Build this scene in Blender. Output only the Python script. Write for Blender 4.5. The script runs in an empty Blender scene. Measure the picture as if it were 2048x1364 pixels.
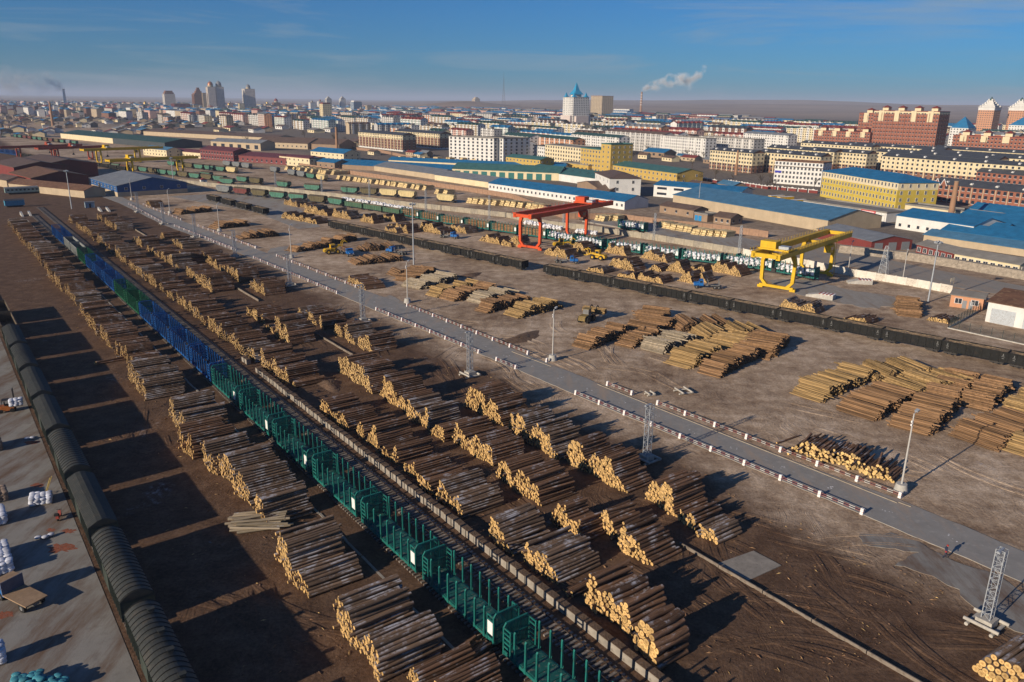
import bpy, bmesh, math, random
import numpy as np
from mathutils import Vector, Matrix

# ------------------------------------------------------------------ camera
R = math.radians
FPX, HORY, ROLL, CH = 1560.0, 202.0, R(0.8), 51.0       # focal length in photo pixels, horizon row, roll, height
PITCH = math.atan((682 - HORY) / FPX)
scene = bpy.context.scene
col = scene.collection
cam_data = bpy.data.cameras.new('camera')
cam_data.sensor_width = 36.0
cam_data.lens = FPX / 2048 * 36.0
cam_data.clip_start = 0.5
cam_data.clip_end = 90000
cam = bpy.data.objects.new('camera', cam_data)
col.objects.link(cam)
_c, _s = math.cos(PITCH), math.sin(PITCH)
_f = Vector((0, _c, -_s)); _u0 = Vector((0, _s, _c)); _r0 = Vector((1, 0, 0))
_r = _r0 * math.cos(ROLL) + _u0 * math.sin(ROLL)
_u = -_r0 * math.sin(ROLL) + _u0 * math.cos(ROLL)
mw = Matrix(((_r.x, _u.x, -_f.x, 0), (_r.y, _u.y, -_f.y, 0), (_r.z, _u.z, -_f.z, CH), (0, 0, 0, 1)))
cam.matrix_world = mw
scene.camera = cam

# ------------------------------------------------------------------ light
SUN_AZ, SUN_EL = 230.0, 18.0
world = bpy.data.worlds.new('World')
scene.world = world
world.use_nodes = True
wn = world.node_tree.nodes; wl = world.node_tree.links
bg = wn['Background']
sky = wn.new('ShaderNodeTexSky')
sky.sky_type = 'NISHITA'
sky.sun_disc = False
sky.sun_elevation = R(SUN_EL)
sky.sun_rotation = R(SUN_AZ)
sky.air_density = 1.0
sky.dust_density = 0.3
sky.ozone_density = 4.0
tint = wn.new('ShaderNodeMix'); tint.data_type = 'RGBA'; tint.blend_type = 'MULTIPLY'; tint.inputs[0].default_value = 1.0
tint.inputs[7].default_value = (.23, .7, 1.24, 1)
wl.new(sky.outputs[0], tint.inputs[6])
tcw = wn.new('ShaderNodeTexCoord'); mpw = wn.new('ShaderNodeMapping'); mpw.inputs['Scale'].default_value = (1.2, 1.2, 14); mpw.inputs['Rotation'].default_value = (0, R(4), 0); wl.new(tcw.outputs['Generated'], mpw.inputs[0])
cz = wn.new('ShaderNodeTexNoise'); cz.inputs['Scale'].default_value = 2.3; cz.inputs['Detail'].default_value = 7; cz.inputs['Roughness'].default_value = .62; cz.inputs['Distortion'].default_value = .6; wl.new(mpw.outputs[0], cz.inputs['Vector'])
cr = wn.new('ShaderNodeMapRange'); cr.inputs[1].default_value = .5; cr.inputs[2].default_value = .78; cr.inputs[3].default_value = 0; cr.inputs[4].default_value = .75; wl.new(cz.outputs['Fac'], cr.inputs[0])
cm_ = wn.new('ShaderNodeMix'); cm_.data_type = 'RGBA'; cm_.inputs[7].default_value = (4.2, 5.2, 6.0, 1); wl.new(cr.outputs[0], cm_.inputs[0]); wl.new(tint.outputs[2], cm_.inputs[6])   # thin cirrus
wl.new(cm_.outputs[2], bg.inputs[0])
bg.inputs[1].default_value = 0.058
sun_data = bpy.data.lights.new('sun', 'SUN')
sun_data.energy = 5.0
sun_data.angle = R(0.5)
sun_data.color = (1.0, 0.86, 0.68)
sun = bpy.data.objects.new('sun', sun_data)
col.objects.link(sun)
_d = Vector((-math.sin(R(SUN_AZ)) * math.cos(R(SUN_EL)), -math.cos(R(SUN_AZ)) * math.cos(R(SUN_EL)), -math.sin(R(SUN_EL))))
sun.rotation_euler = _d.to_track_quat('-Z', 'Y').to_euler()
scene.view_settings.view_transform = 'Standard'
scene.view_settings.look = 'None'
scene.view_settings.gamma = 1.0
scene.view_settings.use_curve_mapping = False
scene.view_settings.exposure = 0.22
scene.cycles.max_bounces = 5
scene.cycles.diffuse_bounces = 2
scene.cycles.glossy_bounces = 2
scene.cycles.transparent_max_bounces = 8
scene.cycles.volume_bounces = 0
scene.cycles.use_denoising = True

# ------------------------------------------------------------------ photo pixel -> ground point
def G(x, y, z=0.0):
    d = _r * ((x - 1024) / FPX) - _u * ((y - 682) / FPX) + _f
    t = (z - CH) / d.z
    return Vector((d.x * t, d.y * t, z))
def top_z(p, x, y):                       # height of the photo pixel (x, y) above the ground point p
    d = _r * ((x - 1024) / FPX) - _u * ((y - 682) / FPX) + _f
    return CH + d.z * math.hypot(p.x, p.y) / math.hypot(d.x, d.y)
def _t(ox, oy, s): return lambda x, y, z=0.0: G(ox + x / s, oy + y / s, z)
ta = _t(0, 130, 4); tb = _t(512, 130, 4); tc = _t(1024, 130, 4); td = _t(1536, 180, 4)
te = _t(0, 400, 4); tf = _t(512, 350, 4); tg = _t(1024, 350, 4); th = _t(1536, 420, 4)
ti = _t(0, 650, 3.789); tj = _t(512, 600, 3.789); tk = _t(1024, 600, 3.789); tl = _t(1536, 650, 3.789)
tm = _t(0, 1004, 3.789); tn = _t(512, 1004, 3.789); to = _t(1024, 1004, 3.789); tq = _t(1536, 1004, 3.789)
YAZ = -37.0                               # the yard's tracks run to this azimuth
UX, UY = math.sin(R(YAZ)), math.cos(R(YAZ))
VX, VY = UY, -UX
def W(u, v, z=0.0): return Vector((UX * u + VX * v, UY * u + VY * v, z))
def az_of(d): return math.degrees(math.atan2(d.x, d.y))

# ------------------------------------------------------------------ mesh helpers
rng = random.Random(7)
ORD = ['zeroth', 'first', 'second', 'third', 'fourth', 'fifth', 'sixth', 'seventh', 'eighth', 'ninth', 'tenth', 'eleventh', 'twelfth',
       'thirteenth', 'fourteenth', 'fifteenth', 'sixteenth', 'seventeenth', 'eighteenth', 'nineteenth']
def ordn(n):
    if n < 20: return ORD[n]
    if n >= 100: return 'hundred-and-' + ordn(n - 100) if n > 100 else 'hundredth'
    t = {2: 'twenty', 3: 'thirty', 4: 'forty', 5: 'fifty', 6: 'sixty', 7: 'seventy', 8: 'eighty', 9: 'ninety'}[n // 10 % 10]
    return (t[:-1] + 'ieth' if n % 10 == 0 else t + '-' + ORD[n % 10])

class MB:
    def __init__(s): s.v = []; s.f = []; s.m = []; s.sm = []
    def add(s, vs, fs, mi=0, smooth=False):
        o = len(s.v); s.v.extend([tuple(p) for p in vs])
        for f in fs:
            s.f.append(tuple(i + o for i in f)); s.m.append(mi); s.sm.append(smooth)
    def bx(s, x0, x1, y0, y1, z0, z1, mi=0):
        s.add([(x0, y0, z0), (x1, y0, z0), (x1, y1, z0), (x0, y1, z0), (x0, y0, z1), (x1, y0, z1), (x1, y1, z1), (x0, y1, z1)],
              [(3, 2, 1, 0), (4, 5, 6, 7), (0, 1, 5, 4), (1, 2, 6, 5), (2, 3, 7, 6), (3, 0, 4, 7)], mi)
        return s
    def cb(s, x, y, z, sx, sy, sz, mi=0): return s.bx(x - sx / 2, x + sx / 2, y - sy / 2, y + sy / 2, z - sz / 2, z + sz / 2, mi)
    def obx(s, x, y, z, sx, sy, sz, rz=0, rx=0, ry=0, mi=0):
        M = Matrix.Translation((x, y, z)) @ Matrix.Rotation(rz, 4, 'Z') @ Matrix.Rotation(ry, 4, 'Y') @ Matrix.Rotation(rx, 4, 'X')
        a = [M @ Vector((i * sx / 2, j * sy / 2, k * sz / 2)) for k in (-1, 1) for (i, j) in ((-1, -1), (1, -1), (1, 1), (-1, 1))]
        s.add(a, [(3, 2, 1, 0), (4, 5, 6, 7), (0, 1, 5, 4), (1, 2, 6, 5), (2, 3, 7, 6), (3, 0, 4, 7)], mi)
        return s
    def beam(s, p, q, w, h=None, mi=0):
        h = h or w
        p = Vector(p); q = Vector(q); d = (q - p)
        L = d.length
        if L < 1e-6: return s
        d /= L
        up = Vector((0, 0, 1)) if abs(d.z) < 0.95 else Vector((0, 1, 0))
        a = d.cross(up).normalized(); b = a.cross(d).normalized()
        vs = [c + a * (i * w / 2) + b * (j * h / 2) for c in (p, q) for (i, j) in ((-1, -1), (1, -1), (1, 1), (-1, 1))]
        s.add(vs, [(3, 2, 1, 0), (4, 5, 6, 7), (0, 1, 5, 4), (1, 2, 6, 5), (2, 3, 7, 6), (3, 0, 4, 7)], mi)
        return s
    def cyl(s, p, q, r, n=8, mi=0, cap=None, r2=None, smooth=True):
        p = Vector(p); q = Vector(q); d = (q - p).normalized(); r2 = r if r2 is None else r2
        up = Vector((0, 0, 1)) if abs(d.z) < 0.95 else Vector((0, 1, 0))
        a = d.cross(up).normalized(); b = a.cross(d).normalized()
        o = len(s.v)
        for c, rr in ((p, r), (q, r2)):
            for i in range(n):
                t = 2 * math.pi * i / n
                s.v.append(tuple(c + a * (rr * math.cos(t)) + b * (rr * math.sin(t))))
        for i in range(n):
            j = (i + 1) % n
            s.f.append((o + i, o + n + i, o + n + j, o + j)); s.m.append(mi); s.sm.append(smooth)
        cap = mi if cap is None else cap
        if smooth: s.v.extend(s.v[o:o + 2 * n]); o += 2 * n          # caps keep their own corners, so the sides shade as a tube
        s.f.append(tuple(o + i for i in range(n))); s.m.append(cap); s.sm.append(False)
        s.f.append(tuple(o + n + i for i in reversed(range(n)))); s.m.append(cap); s.sm.append(False)
        return s
    def prism(s, prof, a0, a1, axis='x', mi=0):       # closed 2D profile swept along an axis (profile = (across, z))
        n = len(prof)
        mk = {'x': lambda t, p: (t, p[0], p[1]), 'y': lambda t, p: (p[0], t, p[1]), 'z': lambda t, p: (p[0], p[1], t)}[axis]
        vs = [mk(a0, p) for p in prof] + [mk(a1, p) for p in prof]
        fs = [(i, (i + 1) % n, n + (i + 1) % n, n + i) for i in range(n)] + [tuple(reversed(range(n))), tuple(range(n, 2 * n))]
        s.add(vs, fs, mi); return s
    def blob(s, c, rx, ry, rz, n=7, m=5, mi=0, rg=None, jit=0.12):
        rg = rg or rng; o = len(s.v)
        vs = []
        for k in range(m + 1):
            ph = math.pi * k / m
            for i in range(n):
                t = 2 * math.pi * i / n; j = 1 + rg.uniform(-jit, jit)
                vs.append((c[0] + rx * j * math.sin(ph) * math.cos(t), c[1] + ry * j * math.sin(ph) * math.sin(t), c[2] + rz * (1 + rg.uniform(-jit, jit) * .5) * math.cos(ph)))
        fs = [(k * n + i, (k + 1) * n + i, (k + 1) * n + (i + 1) % n, k * n + (i + 1) % n) for k in range(m) for i in range(n)]
        s.add(vs, fs, mi, True); return s
    def mesh(s, name, mats):
        me = bpy.data.meshes.new(name)
        me.from_pydata(s.v, [], s.f)
        for m in (mats if isinstance(mats, (list, tuple)) else [mats]): me.materials.append(m)
        if s.m: me.polygons.foreach_set('material_index', s.m); me.polygons.foreach_set('use_smooth', s.sm)
        me.update(); return me
    def build(s, name, mats, parent=None, loc=None, rz=0.0):
        return place(name, s.mesh(name, mats), parent, loc, rz)

def place(name, me, parent=None, loc=None, rz=0.0, sc=None, rot=None):
    o = bpy.data.objects.new(name, me)
    if parent is not None: o.parent = parent
    if loc is not None: o.location = loc
    if rot is not None: o.rotation_euler = rot
    elif rz: o.rotation_euler = (0, 0, rz)
    if sc is not None: o.scale = sc
    col.objects.link(o); return o
def tag(o, label=None, cat=None, group=None, kind=None):
    if label: o['label'] = label
    if cat: o['category'] = cat
    if group: o['group'] = group
    if kind: o['kind'] = kind
    return o
def thing(name, label, cat, loc=(0, 0, 0), rz=0.0, group=None):
    return tag(place(name, None, None, loc, rz), label, cat, group)
def copy_tree(o, parent=None):
    c = o.copy(); col.objects.link(c); c.parent = parent
    for ch in KIDS.get(o, None) or [x for x in o.children]: copy_tree(ch, c)
    return c
KIDS = {}
def remember(root):                       # children lists looked up once, since obj.children scans the whole file
    ch = list(root.children)
    KIDS[root] = ch
    for c in ch: remember(c)
    return root

# ------------------------------------------------------------------ materials
MATS = {}
def mat(name, c, rough=0.85, var=0.25, scale=1.5, c2=None, mix=0.5, bump=0.0, bscale=8.0, metal=0.0, spec=0.3, island=0.0, snow=0.0, rings=False, corr=0.0, corr_axis=0, coord='Object', stain=0.0):
    if name in MATS: return MATS[name]
    m = bpy.data.materials.new(name); m.use_nodes = True
    nt = m.node_tree; N = nt.nodes; L = nt.links; B = N['Principled BSDF']
    B.inputs['Roughness'].default_value = rough; B.inputs['Metallic'].default_value = metal
    B.inputs['Specular IOR Level'].default_value = spec
    tcn = N.new('ShaderNodeTexCoord')
    if coord == 'World':
        geo = N.new('ShaderNodeNewGeometry'); P = geo.outputs['Position']
    else: P = tcn.outputs[coord]
    nz = N.new('ShaderNodeTexNoise'); nz.inputs['Scale'].default_value = scale; nz.inputs['Detail'].default_value = 5; nz.inputs['Roughness'].default_value = .65
    L.new(P, nz.inputs['Vector'])
    rp = N.new('ShaderNodeValToRGB')
    d = tuple(x * (1 - var) for x in c); b = tuple(min(1, x * (1 + var)) for x in c)
    rp.color_ramp.elements[0].position = .3; rp.color_ramp.elements[1].position = .7
    rp.color_ramp.elements[0].color = (*d, 1); rp.color_ramp.elements[1].color = (*b, 1)
    L.new(nz.outputs['Fac'], rp.inputs[0]); cur = rp.outputs[0]
    def mixc(fac, a, b2, mode='MIX'):
        x = N.new('ShaderNodeMix'); x.data_type = 'RGBA'; x.blend_type = mode
        for sock, val in ((x.inputs[0], fac), (x.inputs[6], a), (x.inputs[7], b2)):
            if hasattr(val, 'links') or hasattr(val, 'is_linked'): L.new(val, sock)
            elif isinstance(val, tuple): sock.default_value = (*val, 1)
            else: sock.default_value = val
        return x.outputs[2]
    def math_(op, a, b2=None, clamp=False):
        x = N.new('ShaderNodeMath'); x.operation = op; x.use_clamp = clamp
        for i, val in enumerate((a, b2)):
            if val is None: continue
            if hasattr(val, 'is_linked'): L.new(val, x.inputs[i])
            else: x.inputs[i].default_value = val
        return x.outputs[0]
    if c2:
        n2 = N.new('ShaderNodeTexNoise'); n2.inputs['Scale'].default_value = scale * 2.7; n2.inputs['Detail'].default_value = 6
        L.new(P, n2.inputs['Vector'])
        f = math_('MULTIPLY', math_('SUBTRACT', n2.outputs['Fac'], 1 - mix, True), 5, True)
        cur = mixc(f, cur, tuple(c2))
    if stain:
        mp = N.new('ShaderNodeMapping'); mp.inputs['Scale'].default_value = (1.2, 1.2, .12); L.new(P, mp.inputs[0])
        n4 = N.new('ShaderNodeTexNoise'); n4.inputs['Scale'].default_value = .9; n4.inputs['Detail'].default_value = 5; L.new(mp.outputs[0], n4.inputs['Vector'])
        f = math_('MULTIPLY', math_('SUBTRACT', n4.outputs['Fac'], .5, True), stain * 3, True)
        cur = mixc(f, cur, tuple(x * .35 for x in c))
    if island:
        oi = N.new('ShaderNodeObjectInfo'); ge = N.new('ShaderNodeNewGeometry')
        fr = math_('FRACT', math_('ADD', oi.outputs['Random'], ge.outputs['Random Per Island']))
        k = math_('ADD', math_('MULTIPLY', fr, 2 * island), 1 - island)
        hs = N.new('ShaderNodeHueSaturation'); L.new(cur, hs.inputs['Color']); L.new(k, hs.inputs['Value'])
        cur = hs.outputs[0]
    if rings:                                        # heartwood, sapwood and a bark rim on a sawn end (local x is the log's axis)
        mp = N.new('ShaderNodeMapping'); mp.inputs['Scale'].default_value = (0, 1, 1); L.new(P, mp.inputs[0])
        ln = N.new('ShaderNodeVectorMath'); ln.operation = 'LENGTH'; L.new(mp.outputs[0], ln.inputs[0])
        rr = N.new('ShaderNodeValToRGB'); e = rr.color_ramp.elements
        for _ in range(4): e.new(.5)
        for k, (ps, cc) in enumerate(((0, (.62, .55, .48)), (.25, (.8, .72, .62)), (.5, (1.05, 1.02, .95)), (.84, (1.1, 1.08, 1.0)), (.92, (.45, .38, .32)), (1, (.25, .2, .17)))): e[k].position = ps; e[k].color = (*cc, 1)
        L.new(math_('MULTIPLY', ln.outputs['Value'], .95), rr.inputs[0]); cur = mixc(1.0, cur, rr.outputs[0], 'MULTIPLY')
    if snow:
        ge2 = N.new('ShaderNodeNewGeometry'); sx = N.new('ShaderNodeSeparateXYZ'); L.new(ge2.outputs['Normal'], sx.inputs[0])
        n3 = N.new('ShaderNodeTexNoise'); n3.inputs['Scale'].default_value = .55; n3.inputs['Detail'].default_value = 9; n3.inputs['Roughness'].default_value = .72
        L.new(ge2.outputs['Position'], n3.inputs['Vector'])
        up = math_('MULTIPLY', math_('SUBTRACT', sx.outputs[2], .45, True), 2.0, True)
        f = math_('MULTIPLY', math_('MULTIPLY', math_('SUBTRACT', n3.outputs['Fac'], 1 - snow, True), 9, True), up, True)
        f = math_('MULTIPLY', f, .75)
        cur = mixc(f, cur, (.55, .55, .58))
    L.new(cur, B.inputs['Base Color'])
    hsrc = None
    if bump:
        nb = N.new('ShaderNodeTexNoise'); nb.inputs['Scale'].default_value = bscale; nb.inputs['Detail'].default_value = 6
        L.new(P, nb.inputs['Vector']); hsrc = nb.outputs['Fac']; st = bump
    if corr:
        wv = N.new('ShaderNodeTexWave'); wv.inputs['Scale'].default_value = corr; wv.bands_direction = 'XYZ'[corr_axis]
        wv.inputs['Distortion'].default_value = 0; L.new(P, wv.inputs['Vector']); hsrc = wv.outputs['Fac']; st = .6
    if hsrc is not None:
        bp = N.new('ShaderNodeBump'); bp.inputs['Strength'].default_value = min(1, st); bp.inputs['Distance'].default_value = .05 if corr else (.012 if name.startswith('bark') else .06)
        L.new(hsrc, bp.inputs['Height']); L.new(bp.outputs[0], B.inputs['Normal'])
    MATS[name] = m; return m

bark = mat('bark', (.14, .075, .042), .95, .5, 3.0, c2=(.26, .16, .09), mix=.42, bump=.8, bscale=14, island=.5, snow=.47)
bark_grey = mat('bark_grey', (.155, .1, .064), .95, .48, 3.0, c2=(.28, .2, .13), mix=.42, bump=.8, bscale=14, island=.35, snow=.5)
bark_orange = mat('bark_orange', (.2, .115, .058), .9, .4, 2.0, c2=(.42, .27, .13), mix=.4, bump=.5, bscale=14, island=.55, snow=.36)
bark_yellow = mat('bark_yellow', (.27, .175, .075), .9, .4, 2.0, c2=(.48, .34, .16), mix=.4, bump=.5, bscale=14, island=.5, snow=.36)
bark_pale = mat('bark_pale', (.27, .22, .155), .9, .4, 2.0, c2=(.46, .39, .29), mix=.45, bump=.4, bscale=14, island=.3, snow=.42)
cut = mat('cut_wood', (.47, .31, .13), .8, .3, 7.0, c2=(.29, .16, .06), mix=.43, island=.42)
cut_ring = mat('cut_wood_rings', (.5, .33, .14), .8, .3, 3.0, c2=(.31, .175, .065), mix=.42, island=.4, rings=True)
cut_shaded = mat('cut_wood_shaded', (.1, .065, .04), .9, .4, 7.0, c2=(.42, .27, .12), mix=.3, island=.5)  # sawn ends on the shaded side, the shade put into a darker colour
steel = mat('galvanised_steel', (.36, .38, .4), .5, .15, 2, metal=.3)
rail_m = mat('rail_steel', (.09, .07, .06), .45, .3, 2, metal=.6)
tie_m = mat('sleeper_wood', (.19, .165, .14), .95, .35, 1.5, c2=(.3, .27, .23), mix=.45, bump=.4, island=.25)
conc = mat('concrete', (.27, .24, .2), .9, .25, .8, c2=(.17, .145, .12), mix=.42, bump=.3, bscale=5, island=.12)
conc_pale = mat('concrete_pale', (.42, .4, .36), .9, .2, .8, c2=(.25, .22, .19), mix=.42, bump=.3, bscale=5)
teal = mat('teal_paint', (.008, .125, .105), .6, .3, .7, c2=(.07, .055, .04), mix=.44, island=.15)
teal_deck = mat('teal_deck', (.008, .085, .075), .7, .3, .8, c2=(.16, .145, .12), mix=.47)
blue_w = mat('blue_wagon_paint', (.006, .07, .24), .55, .25, .7, c2=(.03, .04, .06), mix=.44, island=.15)
green_w = mat('green_wagon_paint', (.012, .1, .045), .5, .25, .7, c2=(.012, .05, .03), mix=.4, island=.08)
grey_w = mat('grey_wagon_paint', (.2, .21, .2), .7, .25, .6, c2=(.1, .08, .065), mix=.45)
black_w = mat('black_wagon_paint', (.016, .016, .015), .8, .3, .5, c2=(.04, .03, .022), mix=.42, stain=.3, spec=.15)
roof_w = mat('wagon_roof_paint', (.04, .042, .037), .6, .35, .4, c2=(.065, .058, .046), mix=.48)
wheel_m = mat('wheel_steel', (.03, .027, .025), .6, .3, 2)
white_p = mat('white_paint', (.72, .7, .67), .6, .12, 1.5, c2=(.45, .4, .36), mix=.36)
red_p = mat('red_paint', (.3, .06, .045), .6, .2, 1.5, c2=(.25, .05, .04), mix=.4)
tyre = mat('tyre_rubber', (.02, .02, .02), .9, .2, 3)
glass = mat('window_glass', (.025, .032, .045), .12, .2, .5, spec=.6)
# ------------------------------------------------------------------ the ground: one sheet out to the horizon, with hills behind the town
def vnoise(x, y, seed=0):
    xi = np.floor(x).astype(np.int64); yi = np.floor(y).astype(np.int64); xf = x - xi; yf = y - yi
    def h(a, b):
        n = (a * 374761393 + b * 668265263 + seed * 1442695041) & 0x7fffffff
        n = ((n ^ (n >> 13)) * 1274126177) & 0x7fffffff
        return (n ^ (n >> 16)) % 10007 / 10007.0
    sx = xf * xf * (3 - 2 * xf); sy = yf * yf * (3 - 2 * yf)
    return (h(xi, yi) * (1 - sx) + h(xi + 1, yi) * sx) * (1 - sy) + (h(xi, yi + 1) * (1 - sx) + h(xi + 1, yi + 1) * sx) * sy
def ground_h(X, Y):
    r = np.hypot(X, Y); az = np.degrees(np.arctan2(X, Y))
    u = X * UX + Y * UY; v = X * VX + Y * VY
    rel = -(.06 * vnoise(X / 3.1, Y / 3.1, 1) + .05 * vnoise(X / 1.1, Y / 1.1, 2))
    inyard = np.clip((260 - r) / 60, 0, 1) * np.clip((v - 15) / 3, 0, 1) * np.where((v > 33) & (v < 47.5), .25, 1.)
    z = rel * inyard
    mask = np.clip((az + 12) / 14, 0, 1)
    far = np.clip((r - 4300) / 5200, 0, 1); far = far * far * (3 - 2 * far)
    hl = .25 + .8 * vnoise(X / 2100 + 3, Y / 2100, 5) + .5 * vnoise(X / 900, Y / 900, 6) + .1 * vnoise(X / 320, Y / 320, 9)
    z = z + mask * far * hl * 72 * np.clip((15000 - r) / 4000, .25, 1)
    far2 = np.clip((r - 9000) / 7000, 0, 1)
    z = z + far2 * (10 + 40 * vnoise(X / 3900, Y / 3900, 11)) * (0.5 + .5 * mask)
    b = np.exp(-(((az + 3.5) / 3.2) ** 2 + ((r - 5200) / 900) ** 2)); z = z + 42 * b
    return np.minimum(z, 185)
def build_ground():
    az = np.concatenate([np.linspace(-46, 46, 560), np.linspace(46, 314, 60)[1:-1]])
    rad = np.concatenate([[0.5], np.geomspace(18, 300, 330), np.geomspace(305, 70000, 170)])
    A, Rr = np.meshgrid(np.radians(az), rad)
    X = Rr * np.sin(A); Y = Rr * np.cos(A); Z = ground_h(X, Y)
    na, nr = len(az), len(rad)
    me = bpy.data.meshes.new('ground')
    me.vertices.add(na * nr)
    me.vertices.foreach_set('co', np.stack([X, Y, Z], -1).astype(np.float32).ravel())
    i, j = np.meshgrid(np.arange(nr - 1), np.arange(na), indexing='ij'); jn = (j + 1) % na
    q = np.stack([i * na + j, (i + 1) * na + j, (i + 1) * na + jn, i * na + jn], -1).reshape(-1, 4)
    q = q[:, ::-1]
    n = len(q)
    me.loops.add(n * 4); me.loops.foreach_set('vertex_index', q.astype(np.int32).ravel())
    me.polygons.add(n); me.polygons.foreach_set('loop_start', np.arange(0, n * 4, 4, dtype=np.int32))
    me.polygons.foreach_set('loop_total', np.full(n, 4, dtype=np.int32))
    me.polygons.foreach_set('use_smooth', np.ones(n, dtype=bool))
    me.update(); me.validate()
    return me
def ground_material():
    m = bpy.data.materials.new('yard_soil'); m.use_nodes = True
    nt = m.node_tree; N = nt.nodes; L = nt.links; B = N['Principled BSDF']
    B.inputs['Roughness'].default_value = .95; B.inputs['Specular IOR Level'].default_value = .15
    geo = N.new('ShaderNodeNewGeometry'); P = geo.outputs['Position']
    def noise(sc, det=5, rough=.6, vec=P, dist=0):
        n = N.new('ShaderNodeTexNoise'); n.inputs['Scale'].default_value = sc; n.inputs['Detail'].default_value = det
        n.inputs['Roughness'].default_value = rough; n.inputs['Distortion'].default_value = dist; L.new(vec, n.inputs['Vector']); return n.outputs['Fac']
    def ma(op, a, b=None, cl=False):
        x = N.new('ShaderNodeMath'); x.operation = op; x.use_clamp = cl
        for k, val in enumerate((a, b)):
            if val is None: continue
            if hasattr(val, 'is_linked'): L.new(val, x.inputs[k])
            else: x.inputs[k].default_value = val
        return x.outputs[0]
    def ramp(f, els):
        r = N.new('ShaderNodeValToRGB'); e = r.color_ramp.elements
        while len(e) < len(els): e.new(.5)
        for k, (p, c) in enumerate(els): e[k].position = p; e[k].color = (*c, 1)
        L.new(f, r.inputs[0]); return r.outputs[0]
    def mix(f, a, b, mode='MIX'):
        x = N.new('ShaderNodeMix'); x.data_type = 'RGBA'; x.blend_type = mode
        for s, val in ((x.inputs[0], f), (x.inputs[6], a), (x.inputs[7], b)):
            if hasattr(val, 'is_linked'): L.new(val, s)
            elif isinstance(val, tuple): s.default_value = (*val, 1)
            else: s.default_value = val
        return x.outputs[2]
    sp = N.new('ShaderNodeSeparateXYZ'); L.new(P, sp.inputs[0])
    v = ma('ADD', ma('MULTIPLY', sp.outputs[0], VX), ma('MULTIPLY', sp.outputs[1], VY))
    vn = ma('ADD', v, ma('MULTIPLY', ma('SUBTRACT', noise(.06, 4), .5), 16))
    big = noise(.045, 6, .62); mid = noise(.35, 6, .65); fine = noise(2.4, 6, .7); grit = noise(9, 4, .7)
    dark = ramp(mid, [(.25, (.075, .042, .025)), (.5, (.122, .072, .044)), (.75, (.185, .115, .072))])
    tan = ramp(ma('ADD', ma('MULTIPLY', mid, .5), ma('MULTIPLY', big, .5)), [(.36, (.2, .13, .082)), (.5, (.4, .29, .195)), (.62, (.62, .48, .345))])
    town = ramp(mid, [(.3, (.13, .105, .085)), (.7, (.25, .21, .17))])
    steppe = ramp(noise(.0016, 7, .6), [(.3, (.2, .13, .08)), (.7, (.4, .28, .18))])
    f1 = ma('MULTIPLY', ma('SUBTRACT', vn, 79), .12, True)
    c = mix(f1, dark, tan)
    f2 = ma('MULTIPLY', ma('SUBTRACT', vn, 265), .02, True)
    c = mix(f2, c, town)
    rad = N.new('ShaderNodeVectorMath'); rad.operation = 'LENGTH'; L.new(P, rad.inputs[0])
    f3 = ma('MULTIPLY', ma('SUBTRACT', rad.outputs['Value'], 3000), .0007, True)
    c = mix(f3, c, steppe)
    # grain, chips of bark and patches of old snow
    c = mix(1.0, c, ramp(fine, [(.3, (.62, .6, .58)), (.7, (1.25, 1.25, 1.25))]), 'MULTIPLY')
    chips = ma('MULTIPLY', ma('SUBTRACT', noise(5.5, 3, .6), .66, True), 12, True)
    near = ma('MULTIPLY', ma('SUBTRACT', 330, rad.outputs['Value']), .01, True)
    c = mix(ma('MULTIPLY', ma('MULTIPLY', chips, near), .6), c, (.3, .2, .105))
    sn = ma('MULTIPLY', ma('MULTIPLY', ma('SUBTRACT', noise(.09, 3, .5), .64, True), 9, True), ma('MULTIPLY', ma('SUBTRACT', noise(1.1, 7, .75), .5, True), 5, True))
    c = mix(ma('MULTIPLY', ma('MULTIPLY', sn, near), .8), c, (.5, .49, .5))
    L.new(c, B.inputs['Base Color'])
    # wheel ruts: bands bent by noise, only in patches
    def stretched(rot, sc):
        wq = N.new('ShaderNodeTexNoise'); wq.inputs['Scale'].default_value = .09; wq.inputs['Detail'].default_value = 2; L.new(P, wq.inputs['Vector'])
        vm = N.new('ShaderNodeVectorMath'); vm.operation = 'MULTIPLY_ADD'; L.new(wq.outputs['Color'], vm.inputs[0]); vm.inputs[1].default_value = (9, 9, 0); L.new(P, vm.inputs[2])
        mp = N.new('ShaderNodeMapping'); mp.inputs['Rotation'].default_value = (0, 0, R(rot)); mp.inputs['Scale'].default_value = sc; L.new(vm.outputs[0], mp.inputs[0])
        return noise(1.0, 3, .55, mp.outputs[0])
    rut = ma('ADD', ma('ABSOLUTE', ma('SUBTRACT', stretched(-37, (2.2, .05, .1)), .5)), ma('ABSOLUTE', ma('SUBTRACT', stretched(-80, (1.9, .05, .1)), .5)))
    patch = ma('MULTIPLY', ma('SUBTRACT', noise(.06, 4, .6), .5, True), 6, True)
    ruts = ma('MULTIPLY', ma('MULTIPLY', rut, patch), 1.3)
    hgt = ma('ADD', ma('ADD', ruts, ma('MULTIPLY', fine, .55)), ma('ADD', ma('MULTIPLY', grit, .12), ma('MULTIPLY', mid, .9)))
    bp = N.new('ShaderNodeBump'); bp.inputs['Strength'].default_value = 1.0; bp.inputs['Distance'].default_value = .15
    L.new(ma('MULTIPLY', hgt, near), bp.inputs['Height']); L.new(bp.outputs[0], B.inputs['Normal'])
    return m
gme = build_ground(); gme.materials.append(ground_material())
tag(place('ground', gme), kind='structure')

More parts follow.
